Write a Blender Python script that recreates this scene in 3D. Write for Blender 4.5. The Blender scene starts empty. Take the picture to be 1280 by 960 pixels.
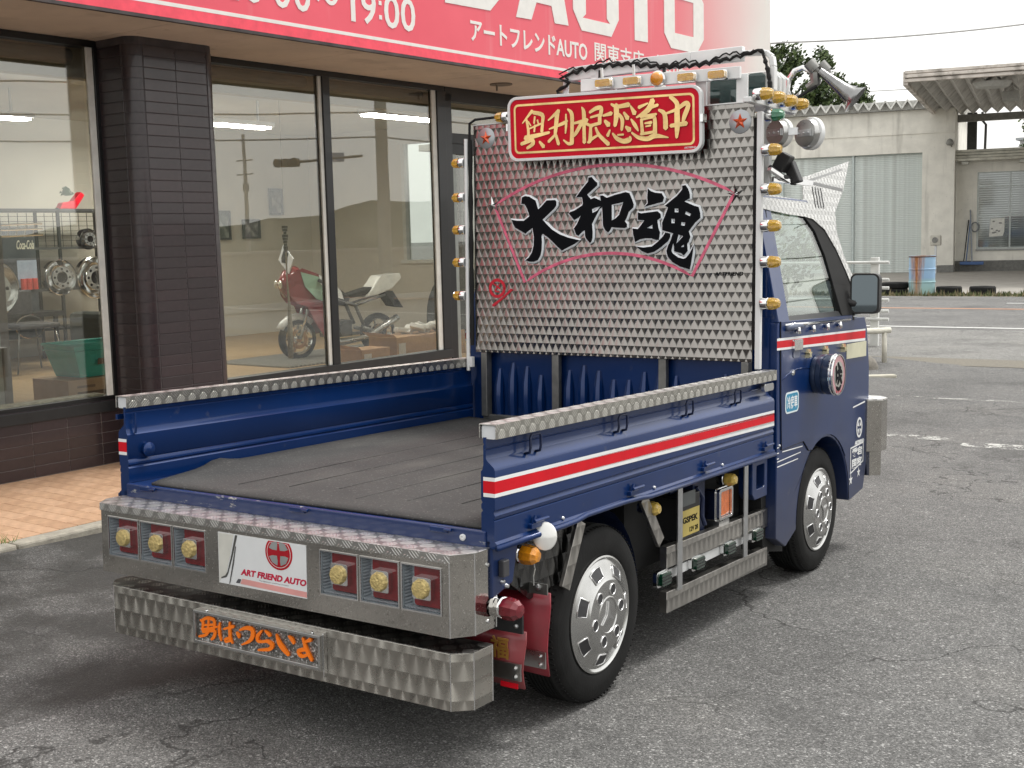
import bpy, math, random
from mathutils import Vector, Matrix
from mathutils.geometry import tessellate_polygon
random.seed(7)
D = bpy.data
SC = bpy.context.scene
COL = SC.collection
PI = math.pi

# ------------------------------------------------------------------ camera
cam = D.cameras.new('camera'); cam_o = D.objects.new('camera', cam); COL.objects.link(cam_o)
RR = Vector((0.833790599, 0.551512200, -0.025050558)); UU = Vector((-0.044489419, 0.112349021, 0.992672347)); FF = Vector((-0.550285316, 0.826566386, -0.118212015))
CAMP = Vector((2.507578829, -2.546929496, 1.396458733))
m = Matrix(((RR.x, UU.x, -FF.x, CAMP.x), (RR.y, UU.y, -FF.y, CAMP.y), (RR.z, UU.z, -FF.z, CAMP.z), (0, 0, 0, 1)))
cam_o.matrix_world = m
cam.sensor_width = 36; cam.lens = 1539.776 / 1280 * 36
cam.clip_start = 0.05; cam.clip_end = 2000
SC.camera = cam_o

# ------------------------------------------------------------------ sky, sun, exposure
w = D.worlds.new('World'); SC.world = w; w.use_nodes = True
nt = w.node_tree; nt.nodes.clear()
SUN_EL = math.radians(62); SUN_AZ = math.radians(35)      # sun ahead of the truck, high, behind cloud
sky = nt.nodes.new('ShaderNodeTexSky'); sky.sky_type = 'NISHITA'; sky.sun_disc = False
sky.sun_elevation = SUN_EL; sky.sun_rotation = SUN_AZ; sky.dust_density = 6; sky.air_density = 1.2; sky.ozone_density = 1
hs = nt.nodes.new('ShaderNodeHueSaturation'); hs.inputs['Saturation'].default_value = 0.12
mx = nt.nodes.new('ShaderNodeMix'); mx.data_type = 'RGBA'; mx.inputs[0].default_value = 0.6
mx.inputs[7].default_value = (11.2, 11.1, 10.7, 1)              # even cloud layer
bg = nt.nodes.new('ShaderNodeBackground'); bg.inputs['Strength'].default_value = 0.11
wo = nt.nodes.new('ShaderNodeOutputWorld')
nt.links.new(sky.outputs[0], hs.inputs['Color']); nt.links.new(hs.outputs[0], mx.inputs[6])
nt.links.new(mx.outputs[2], bg.inputs['Color']); nt.links.new(bg.outputs[0], wo.inputs[0])
sun = D.lights.new('sun', 'SUN'); sun.energy = 1.3; sun.angle = math.radians(12); sun.color = (1, .97, .92)
sun_o = D.objects.new('sun', sun); COL.objects.link(sun_o)
sd = Vector((math.sin(SUN_AZ) * math.cos(SUN_EL), math.cos(SUN_AZ) * math.cos(SUN_EL), math.sin(SUN_EL)))
sun_o.rotation_euler = sd.to_track_quat('Z', 'Y').to_euler()
SC.view_settings.view_transform = 'Standard'; SC.view_settings.look = 'None'
SC.view_settings.exposure = 0.6; SC.view_settings.gamma = 1
SC.cycles.max_bounces = 8; SC.cycles.transparent_max_bounces = 16
SC.cycles.sample_clamp_indirect = 4; SC.cycles.caustics_reflective = False; SC.cycles.caustics_refractive = False

# ------------------------------------------------------------------ mesh helper
SPLIT = {'gate_pin', 'hours_lettering', 'edge_highlight_rod', 'rear_wheel_housing', 'cover_hole', 'hole_rim', 'cable_tie', 'bar_stay', 'bolt', 'frame_screw', 'lamp_grille', 'mount_bar', 'board_clip', 'board_bracket', 'rivet', 'windscreen_pillar',
         'headlamp', 'wheel_arch_liner', 'axle', 'leg', 'bracket', 'mat_seam', 'strap', 'fork', 'headlight', 'cross_arm', 'white_star', 'rounded_end', 'mirror_stalk', 'vent_slot', 'foam_pieces', 'paddock_stand',
         'tyre_stop', 'frame_rail', 'shelf_board', 'ceiling_bulkhead', 'door_frame', 'hinge_pin', 'upright', 'tubes', 'side_wall'}
class MB:
    def __init__(s): s.v = []; s.f = []; s.m = []; s.cur = 0
    def add(s, vs, fs):
        b = len(s.v); s.v += [tuple(v) for v in vs]
        for f in fs: s.f.append([b + i for i in f]); s.m.append(s.cur)
        return s
    def box(s, x0, x1, y0, y1, z0, z1):
        return s.add([(x0,y0,z0),(x1,y0,z0),(x1,y1,z0),(x0,y1,z0),(x0,y0,z1),(x1,y0,z1),(x1,y1,z1),(x0,y1,z1)],
                     [(0,3,2,1),(4,5,6,7),(0,1,5,4),(1,2,6,5),(2,3,7,6),(3,0,4,7)])
    def obox(s, c, sx, sy, sz, R):
        vs = [Vector(c) + R @ Vector((a*sx/2, b*sy/2, d*sz/2)) for a, b, d in ((-1,-1,-1),(1,-1,-1),(1,1,-1),(-1,1,-1),(-1,-1,1),(1,-1,1),(1,1,1),(-1,1,1))]
        return s.add(vs, [(0,3,2,1),(4,5,6,7),(0,1,5,4),(1,2,6,5),(2,3,7,6),(3,0,4,7)])
    def bar(s, p0, p1, w, h, up=(0,0,1)):
        p0 = Vector(p0); p1 = Vector(p1); d = (p1-p0); L = d.length; d.normalize()
        a = d.cross(Vector(up))
        if a.length < 1e-4: a = d.cross(Vector((1,0,0)))
        a.normalize(); b = a.cross(d)
        R = Matrix((a, d, b)).transposed()
        return s.obox((p0+p1)/2, w, L, h, R)
    def prism(s, poly, fn, d0, d1, holes=()):
        # poly: 2D points; fn(u, v, d) -> 3D
        loops = [list(poly)] + [list(h) for h in holes]
        flat = [p for l in loops for p in l]; n = len(flat)
        tri = tessellate_polygon([[Vector((p[0], p[1], 0)) for p in l] for l in loops])
        vs = [fn(p[0], p[1], d0) for p in flat] + [fn(p[0], p[1], d1) for p in flat]
        fs = []
        for t in tri:
            a, b, c = [flat[i] for i in t]
            if (b[0]-a[0])*(c[1]-a[1]) - (b[1]-a[1])*(c[0]-a[0]) < 0: t = (t[0], t[2], t[1])
            fs.append((t[0]+n, t[1]+n, t[2]+n)); fs.append((t[2], t[1], t[0]))
        k = 0
        for li, l in enumerate(loops):
            m_ = len(l)
            ar = sum(l[i][0]*l[(i+1)%m_][1] - l[(i+1)%m_][0]*l[i][1] for i in range(m_))
            ccw = (ar > 0) == (li == 0)
            for i in range(m_):
                a, b = k+i, k+(i+1) % m_
                fs.append((a, b, b+n, a+n) if ccw else (b, a, a+n, b+n))
            k += m_
        return s.add(vs, fs)
    def cyl(s, p0, p1, r0, r1=None, seg=12, caps=True):
        r1 = r0 if r1 is None else r1
        p0 = Vector(p0); p1 = Vector(p1); d = (p1-p0).normalized()
        a = d.cross(Vector((0,0,1)));  a = a if a.length > 1e-3 else d.cross(Vector((1,0,0)))
        a.normalize(); b = d.cross(a)
        vs = []
        for p, r in ((p0, r0), (p1, r1)):
            for i in range(seg):
                t = 2*PI*i/seg; vs.append(p + a*(r*math.cos(t)) + b*(r*math.sin(t)))
        fs = [(i, (i+1) % seg, seg+(i+1) % seg, seg+i) for i in range(seg)]
        if caps: fs += [tuple(range(seg))[::-1], tuple(range(seg, 2*seg))]
        return s.add(vs, fs)
    def tube(s, pts, r, seg=8, caps=True, closed=False):
        pts = [Vector(p) for p in pts]; n = len(pts)
        rs = r if isinstance(r, (list, tuple)) else [r]*n
        prev = None; vs = []
        for i, p in enumerate(pts):
            if closed: d = pts[(i+1) % n] - pts[i-1]
            else: d = pts[min(i+1, n-1)] - pts[max(i-1, 0)]
            d.normalize()
            if prev is None:
                a = d.cross(Vector((0,0,1)));  a = a if a.length > 1e-2 else d.cross(Vector((1,0,0)))
            else: a = prev - d*prev.dot(d)
            a.normalize(); prev = a.copy(); b = d.cross(a)
            for k in range(seg):
                t = 2*PI*k/seg; vs.append(p + a*(rs[i]*math.cos(t)) + b*(rs[i]*math.sin(t)))
        fs = []
        for i in range(n if closed else n-1):
            j = (i+1) % n
            for k in range(seg): fs.append((i*seg+k, i*seg+(k+1) % seg, j*seg+(k+1) % seg, j*seg+k))
        if caps and not closed: fs += [tuple(range(seg))[::-1], tuple(range((n-1)*seg, n*seg))]
        return s.add(vs, fs)
    def lathe(s, prof, c=(0,0,0), axis='x', seg=24, close=False):
        # prof: (r, h) pairs; h runs along the axis
        c = Vector(c); vs = []
        for r, h in prof:
            for i in range(seg):
                t = 2*PI*i/seg; a, b = r*math.cos(t), r*math.sin(t)
                p = {'x': (h, a, b), 'y': (b, h, a), 'z': (a, b, h)}[axis]
                vs.append(c + Vector(p))
        fs = []
        for j in range(len(prof)-1):
            for i in range(seg):
                fs.append((j*seg+i, j*seg+(i+1) % seg, (j+1)*seg+(i+1) % seg, (j+1)*seg+i))
        if prof[0][0] > 1e-6 and close: fs.append(tuple(range(seg))[::-1])
        if prof[-1][0] > 1e-6 and close: fs.append(tuple(range((len(prof)-1)*seg, len(prof)*seg)))
        return s.add(vs, fs)
    def islands(s):
        par = list(range(len(s.v)))
        def fd(a):
            while par[a] != a: par[a] = par[par[a]]; a = par[a]
            return a
        for f in s.f:
            for i in f[1:]:
                a, b = fd(f[0]), fd(i)
                if a != b: par[b] = a
        g = {}
        for f, mm in zip(s.f, s.m): g.setdefault(fd(f[0]), []).append((f, mm))
        out = []
        for fl in g.values():
            q = MB(); mp = {}
            for f, mm in fl:
                for i in f:
                    if i not in mp: mp[i] = len(q.v); q.v.append(s.v[i])
                q.f.append([mp[i] for i in f]); q.m.append(mm)
            out.append(q)
        return out
    def build(s, name, mats, parent=None, smooth=False, bevel=0, bseg=2, label=None, kind=None, loc=None, whole=False):
        if name in SPLIT and not whole:
            r = None
            for q in s.islands():
                o = q.build(name, mats, parent, smooth, bevel, bseg, label, kind, loc, True); r = r or o
            return r
        me = D.meshes.new(name); me.from_pydata(s.v, [], s.f); 
        for mm in (mats if isinstance(mats, (list, tuple)) else [mats]): me.materials.append(mm)
        if max(s.m or [0]) > 0: me.polygons.foreach_set('material_index', s.m)
        me.validate()
        if smooth is True: me.polygons.foreach_set('use_smooth', [True]*len(me.polygons))
        elif smooth:
            me.shade_smooth() if hasattr(me, 'shade_smooth') else None
            me.set_sharp_from_angle(angle=math.radians(smooth))
        me.update()
        o = D.objects.new(name, me); COL.objects.link(o)
        if parent: o.parent = parent
        if bevel:
            b = o.modifiers.new('bevel', 'BEVEL'); b.width = bevel; b.segments = bseg; b.limit_method = 'ANGLE'; b.angle_limit = math.radians(40)
        if label: o['label'] = label
        if kind: o['kind'] = kind
        if loc: o.location = loc
        return o

def inst(o, name=None, parent=None, loc=None, mat=None):
    c = o.copy(); COL.objects.link(c)
    if parent is not None: c.parent = parent
    if loc is not None: c.location = loc
    return c
def thing(name, label, cat, loc=(0,0,0), rz=0, group=None, parent=None):
    o = D.objects.new(name, None); COL.objects.link(o); o.location = loc; o.rotation_euler = (0,0,rz); o.empty_display_size = .1
    o['label'] = label; o['category'] = cat
    if group: o['group'] = group
    return o
def tag(o, label, cat, group=None):
    o['label'] = label; o['category'] = cat
    if group: o['group'] = group
    return o
def children(o): return [c for c in o.children]
def copy_tree(o, parent=None):
    c = o.copy(); COL.objects.link(c); c.parent = parent
    for ch in o.children: copy_tree(ch, c)
    return c
def rrect(x0, x1, z0, z1, r, n=5):
    pts = []
    for cx, cz, a0 in ((x1-r, z1-r, 0), (x0+r, z1-r, 90), (x0+r, z0+r, 180), (x1-r, z0+r, 270)):
        for i in range(n+1):
            a = math.radians(a0 + 90*i/n); pts.append((cx+r*math.cos(a), cz+r*math.sin(a)))
    return pts
def XZ(u, v, d): return (u, d, v)
def YZ(u, v, d): return (d, u, v)
def XY(u, v, d): return (u, v, d)

def text_mb(mb, s, fn, x0, x1, z0, z1, d0, d1, bold=0.0, shear=0.0, space=1.0):
    """lettering fitted into the rectangle x0..x1 / z0..z1, extruded d0..d1 through fn(u, v, d)"""
    cu = D.curves.new('lettering', 'FONT'); cu.body = s; cu.size = 1; cu.offset = bold; cu.shear = shear; cu.resolution_u = 3
    cu.space_character = space; cu.fill_mode = 'FRONT'
    o = D.objects.new('tmp', cu); COL.objects.link(o)
    dg = bpy.context.evaluated_depsgraph_get(); oe = o.evaluated_get(dg); me = oe.to_mesh()
    vs = [tuple(v.co) for v in me.vertices]; fs = [tuple(p.vertices) for p in me.polygons]
    ed = {}
    for f in fs:
        for i in range(len(f)):
            a, b = f[i], f[(i+1) % len(f)]
            ed[(a, b)] = 1
    oe.to_mesh_clear(); D.objects.remove(o); D.curves.remove(cu)
    if not vs: return mb
    ax = min(v[0] for v in vs); bx = max(v[0] for v in vs); ay = min(v[1] for v in vs); by = max(v[1] for v in vs)
    def mp(v): return (x0 + (v[0]-ax)/(bx-ax)*(x1-x0), z0 + (v[1]-ay)/max(by-ay, 1e-6)*(z1-z0))
    p2 = [mp(v) for v in vs]; n = len(p2)
    out = [fn(p[0], p[1], d1) for p in p2] + [fn(p[0], p[1], d0) for p in p2]
    faces = list(fs)
    for (a, b) in ed:
        if (b, a) not in ed: faces.append((b, a, a+n, b+n))
    return mb.add(out, faces)

def stroke_mb(mb, pts, fn, d0, d1, k=0):
    """brush stroke: polyline of (x, z, width), smoothed, rounded ends"""
    P = [Vector((p[0], p[1], p[2])) for p in pts]
    if len(P) > 2:
        q = []
        for i in range(len(P)-1):
            a, b, c, d = P[max(i-1, 0)], P[i], P[i+1], P[min(i+2, len(P)-1)]
            for t in (0, .25, .5, .75):
                q.append(.5*((2*b) + (c-a)*t + (2*a-5*b+4*c-d)*t*t + (3*b-a-3*c+d)*t**3))
        q.append(P[-1]); P = q
    L = []; Rr = []
    for i, p in enumerate(P):
        d = P[min(i+1, len(P)-1)] - P[max(i-1, 0)]; l = math.hypot(d.x, d.y) or 1; nx, ny = -d.y/l, d.x/l
        h = p.z/2
        L.append((p.x+nx*h, p.y+ny*h)); Rr.append((p.x-nx*h, p.y-ny*h))
    d = P[-1]-P[-2]; l = math.hypot(d.x, d.y) or 1; tip = (P[-1].x+d.x/l*P[-1].z*.4, P[-1].y+d.y/l*P[-1].z*.4)
    d = P[0]-P[1]; l = math.hypot(d.x, d.y) or 1; tip0 = (P[0].x+d.x/l*P[0].z*.35, P[0].y+d.y/l*P[0].z*.35)
    # quads strip keeps it robust
    n = len(P); vs = []
    for i in range(n): vs += [fn(L[i][0], L[i][1], d1), fn(Rr[i][0], Rr[i][1], d1)]
    vs += [fn(tip[0], tip[1], d1), fn(tip0[0], tip0[1], d1)]
    m_ = len(vs)
    vs += [fn(a[0], a[1], d0) for pr in zip(L, Rr) for a in pr] + [fn(tip[0], tip[1], d0), fn(tip0[0], tip0[1], d0)]
    fs = [(2*i, 2*i+1, 2*i+3, 2*i+2) for i in range(n-1)] + [(2*n-2, 2*n-1, 2*n), (1, 0, 2*n+1)]
    per = [2*n+1] + [2*i+1 for i in range(n)] + [2*n] + [2*i for i in range(n-1, -1, -1)]
    for i in range(len(per)):
        a, b = per[i], per[(i+1) % len(per)]; fs.append((a, b, b+m_, a+m_))
    return mb.add(vs, fs)

def star_poly(cx, cz, R, r, n=5, rot=90):
    return [(cx + (R if i % 2 == 0 else r)*math.cos(math.radians(rot+180*i/n)), cz + (R if i % 2 == 0 else r)*math.sin(math.radians(rot+180*i/n))) for i in range(2*n)]

# ------------------------------------------------------------------ materials
def nmat(name):
    m_ = D.materials.new(name); m_.use_nodes = True; t = m_.node_tree
    return m_, t, t.nodes['Principled BSDF']
def N(t, typ, **kw):
    n = t.nodes.new(typ)
    for k, v in kw.items():
        if k.startswith('i_'): n.inputs[int(k[2:]) if k[2:].isdigit() else k[2:]].default_value = v
        else: setattr(n, k, v)
    return n
def mathn(t, op, a, b=None, c=None, clamp=False):
    n = t.nodes.new('ShaderNodeMath'); n.operation = op; n.use_clamp = clamp
    for i, x in enumerate((a, b, c)):
        if x is None: continue
        if isinstance(x, (int, float)): n.inputs[i].default_value = x
        else: t.links.new(x, n.inputs[i])
    return n.outputs[0]
def coords(t, scale=1.0):
    tc = t.nodes.new('ShaderNodeTexCoord'); mp = t.nodes.new('ShaderNodeMapping')
    if isinstance(scale, (int, float)): scale = (scale,)*3
    mp.inputs['Scale'].default_value = scale; t.links.new(tc.outputs['Object'], mp.inputs[0]); return mp.outputs[0]
def noise(t, scale, detail=4, vec=None, rough=.55):
    n = t.nodes.new('ShaderNodeTexNoise'); n.inputs['Scale'].default_value = scale; n.inputs['Detail'].default_value = detail; n.inputs['Roughness'].default_value = rough
    t.links.new(vec if vec is not None else coords(t), n.inputs['Vector']); return n.outputs['Fac']
def ramp(t, fac, stops):
    r = t.nodes.new('ShaderNodeValToRGB'); e = r.color_ramp.elements
    while len(e) > 1: e.remove(e[-1])
    e[0].position = stops[0][0]; e[0].color = (*stops[0][1], 1) if len(stops[0][1]) == 3 else stops[0][1]
    for p, c in stops[1:]:
        x = e.new(p); x.color = (*c, 1)
    t.links.new(fac, r.inputs[0]); return r.outputs[0]
def mixc(t, fac, a, b, mode='MIX'):
    n = t.nodes.new('ShaderNodeMix'); n.data_type = 'RGBA'; n.blend_type = mode
    for i, x in ((0, fac), (6, a), (7, b)):
        if hasattr(x, 'node'): t.links.new(x, n.inputs[i])
        elif isinstance(x, (tuple, list)): n.inputs[i].default_value = (*x[:3], 1)
        else: n.inputs[i].default_value = x
    return n.outputs[2]
def bump(t, p, h, dist, strength=1):
    b = t.nodes.new('ShaderNodeBump'); b.inputs['Distance'].default_value = dist; b.inputs['Strength'].default_value = strength
    t.links.new(h, b.inputs['Height']); t.links.new(b.outputs[0], p.inputs['Normal']); return b
def M(name, col, rough=.5, metal=0, var=.12, vs=12, coat=0, bmp=0, bs=60, rvar=.15, spec=None, emit=None, es=1, trans=0, ior=None, dirt=0):
    m_, t, p = nmat(name)
    p.inputs['Roughness'].default_value = rough; p.inputs['Metallic'].default_value = metal
    p.inputs['Base Color'].default_value = (*col, 1)
    if var:
        n1 = noise(t, vs, 5); lo = tuple(c*(1-var) for c in col); hi = tuple(min(1, c*(1+var)) for c in col)
        c = ramp(t, n1, [(.3, lo), (.7, hi)])
        if dirt:
            n2 = noise(t, 3.1, 6); c = mixc(t, mathn(t, 'MULTIPLY', ramp_fac(t, n2, .5, .75), dirt), c, (.09, .075, .055))
        t.links.new(c, p.inputs['Base Color'])
    if rvar:
        t.links.new(mathn(t, 'MULTIPLY_ADD', noise(t, 9, 6), rvar*2*max(rough, .1), rough - rvar*max(rough, .1)), p.inputs['Roughness'])
    if spec is not None: p.inputs['Specular IOR Level'].default_value = spec
    if coat: p.inputs['Coat Weight'].default_value = coat; p.inputs['Coat Roughness'].default_value = .04
    if bmp: bump(t, p, noise(t, bs, 4), bmp)
    if emit: p.inputs['Emission Color'].default_value = (*emit, 1); p.inputs['Emission Strength'].default_value = es
    if trans: p.inputs['Transmission Weight'].default_value = trans
    if ior: p.inputs['IOR'].default_value = ior
    return m_
def ramp_fac(t, f, a, b):
    n = t.nodes.new('ShaderNodeMapRange'); n.inputs[1].default_value = a; n.inputs[2].default_value = b; n.clamp = True
    t.links.new(f, n.inputs[0]); return n.outputs[0]

def swirl_steel(name, s, h, plane='xz', tilt=.22, col=(.52, .50, .47), rough=.27, soft=(.55, .36)):
    """engine-turned stainless: staggered grinding swirls, each leaning the surface normal round its own centre"""
    m_, t, p = nmat(name)
    p.inputs['Metallic'].default_value = 1
    c = ramp(t, noise(t, 5, 6), [(.3, tuple(x*.88 for x in col)), (.7, tuple(x*1.08 for x in col))])
    t.links.new(c, p.inputs['Base Color'])
    tc = t.nodes.new('ShaderNodeTexCoord'); sp = t.nodes.new('ShaderNodeSeparateXYZ'); t.links.new(tc.outputs['Object'], sp.inputs[0])
    U = sp.outputs[{'x': 0, 'y': 1}[plane[0]]]; V = sp.outputs[2] if plane[1] == 'z' else sp.outputs[1]
    v = mathn(t, 'DIVIDE', V, h); k = mathn(t, 'CEIL', v); dv = mathn(t, 'SUBTRACT', v, k)            # -1..0
    off = mathn(t, 'MULTIPLY', mathn(t, 'PINGPONG', k, 1), .5)
    u = mathn(t, 'ADD', mathn(t, 'DIVIDE', U, s), off); du = mathn(t, 'SUBTRACT', u, mathn(t, 'ROUND', u))
    dx = mathn(t, 'MULTIPLY', du, s); dz = mathn(t, 'MULTIPLY', dv, h)
    ln = mathn(t, 'SQRT', mathn(t, 'ADD', mathn(t, 'ADD', mathn(t, 'MULTIPLY', dx, dx), mathn(t, 'MULTIPLY', dz, dz)), 1e-7))
    ang = mathn(t, 'ARCTAN2', mathn(t, 'ABSOLUTE', dx), mathn(t, 'MULTIPLY', dz, -1))              # 0 = straight down
    light = mathn(t, 'POWER', mathn(t, 'MAXIMUM', mathn(t, 'COSINE', mathn(t, 'MULTIPLY', ang, soft[0])), 0), soft[1]) if soft[1] > 1 else ramp_fac(t, ang, soft[0], soft[1])                                                               # inside the wedge -> 1
    wn = N(t, 'ShaderNodeTexWhiteNoise', noise_dimensions='2D'); cw = N(t, 'ShaderNodeCombineXYZ'); t.links.new(mathn(t, 'ROUND', u), cw.inputs[0]); t.links.new(k, cw.inputs[1]); t.links.new(cw.outputs[0], wn.inputs['Vector'])
    jit = mathn(t, 'ADD', mathn(t, 'MULTIPLY', mathn(t, 'SUBTRACT', noise(t, 40, 2), .5), .3), mathn(t, 'ADD', mathn(t, 'MULTIPLY', mathn(t, 'SUBTRACT', wn.outputs['Value'], .5), .35), mathn(t, 'MULTIPLY', mathn(t, 'SUBTRACT', noise(t, 2.2, 3), .5), 1.5)))
    up = mathn(t, 'MULTIPLY', mathn(t, 'ADD', mathn(t, 'MULTIPLY_ADD', light, 1.7, -.75), jit), tilt)
    side = mathn(t, 'MULTIPLY', mathn(t, 'DIVIDE', dx, ln), tilt*.55)
    ge = t.nodes.new('ShaderNodeNewGeometry'); cb = t.nodes.new('ShaderNodeCombineXYZ')
    t.links.new(side, cb.inputs[0 if plane[0] == 'x' else 1]); t.links.new(up, cb.inputs[2 if plane[1] == 'z' else 1])
    va = t.nodes.new('ShaderNodeVectorMath'); va.operation = 'ADD'; t.links.new(ge.outputs['Normal'], va.inputs[0]); t.links.new(cb.outputs[0], va.inputs[1])
    vn = t.nodes.new('ShaderNodeVectorMath'); vn.operation = 'NORMALIZE'; t.links.new(va.outputs[0], vn.inputs[0])
    t.links.new(vn.outputs[0], p.inputs['Normal'])
    t.links.new(mathn(t, 'MULTIPLY_ADD', noise(t, 30, 5), .16, rough-.08), p.inputs['Roughness'])
    return m_

def tread_plate(name, plane='xy', a=.03, col=(.72, .71, .68), rough=.3, dist=.0016, glint_or_wear=.92):
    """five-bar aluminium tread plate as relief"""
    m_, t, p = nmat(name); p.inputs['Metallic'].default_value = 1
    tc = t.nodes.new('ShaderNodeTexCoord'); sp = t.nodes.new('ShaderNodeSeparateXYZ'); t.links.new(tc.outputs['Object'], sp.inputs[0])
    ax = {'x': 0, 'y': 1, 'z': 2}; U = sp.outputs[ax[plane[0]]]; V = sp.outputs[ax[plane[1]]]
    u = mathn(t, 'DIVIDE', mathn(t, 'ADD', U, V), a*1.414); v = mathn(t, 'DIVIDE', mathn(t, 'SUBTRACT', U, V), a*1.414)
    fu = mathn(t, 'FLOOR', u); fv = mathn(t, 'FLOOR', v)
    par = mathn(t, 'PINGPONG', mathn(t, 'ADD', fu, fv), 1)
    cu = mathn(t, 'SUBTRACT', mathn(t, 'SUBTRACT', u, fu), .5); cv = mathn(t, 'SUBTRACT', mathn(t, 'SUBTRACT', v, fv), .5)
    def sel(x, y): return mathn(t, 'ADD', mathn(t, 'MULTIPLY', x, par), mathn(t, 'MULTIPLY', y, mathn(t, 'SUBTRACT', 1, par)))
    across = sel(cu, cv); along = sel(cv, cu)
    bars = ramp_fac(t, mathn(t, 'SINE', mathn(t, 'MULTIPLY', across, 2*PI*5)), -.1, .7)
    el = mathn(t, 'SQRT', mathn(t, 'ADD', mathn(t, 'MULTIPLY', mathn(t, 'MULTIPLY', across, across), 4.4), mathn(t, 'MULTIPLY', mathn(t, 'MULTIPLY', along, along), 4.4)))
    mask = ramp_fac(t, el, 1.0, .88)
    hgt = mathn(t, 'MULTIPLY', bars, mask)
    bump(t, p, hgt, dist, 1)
    c = mixc(t, mathn(t, 'MAXIMUM', mathn(t, 'MULTIPLY', mask, mathn(t, 'MULTIPLY', par, glint_or_wear)), mathn(t, 'MULTIPLY', hgt, .55)), tuple(x*.48 for x in col), col)  # every second patch coloured brighter for its reflection; bar tops polished by wear
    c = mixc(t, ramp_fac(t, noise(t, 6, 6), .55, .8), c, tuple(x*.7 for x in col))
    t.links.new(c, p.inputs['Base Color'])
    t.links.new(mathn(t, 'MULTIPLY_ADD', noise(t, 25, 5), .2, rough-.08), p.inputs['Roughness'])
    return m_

def glass(name, tint=(.86, .92, .90), refl=.10, rough=.0, tr=.9):
    m_, t, p = nmat(name); t.nodes.remove(p)
    o = t.nodes['Material Output']
    tr_ = N(t, 'ShaderNodeBsdfTransparent'); tr_.inputs[0].default_value = (*[x*tr for x in tint], 1)
    gl = N(t, 'ShaderNodeBsdfGlossy'); gl.inputs['Roughness'].default_value = rough; gl.inputs[0].default_value = (.95, .95, .93, 1)
    ge = N(t, 'ShaderNodeNewGeometry'); dt = N(t, 'ShaderNodeVectorMath', operation='DOT_PRODUCT'); t.links.new(ge.outputs['Incoming'], dt.inputs[0]); t.links.new(ge.outputs['Normal'], dt.inputs[1])
    sch = mathn(t, 'POWER', mathn(t, 'SUBTRACT', 1, mathn(t, 'ABSOLUTE', dt.outputs['Value'])), 5)
    f = mathn(t, 'ADD', mathn(t, 'MULTIPLY', sch, .9), refl, clamp=True)
    mx_ = N(t, 'ShaderNodeMixShader'); t.links.new(f, mx_.inputs[0]); t.links.new(tr_.outputs[0], mx_.inputs[1]); t.links.new(gl.outputs[0], mx_.inputs[2])
    if rough == 0:
        b = N(t, 'ShaderNodeBump'); b.inputs['Distance'].default_value = .002; b.inputs['Strength'].default_value = .12
        t.links.new(noise(t, 1.2, 2), b.inputs['Height']); t.links.new(b.outputs[0], gl.inputs['Normal'])
    t.links.new(mx_.outputs[0], o.inputs[0]); return m_

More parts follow.
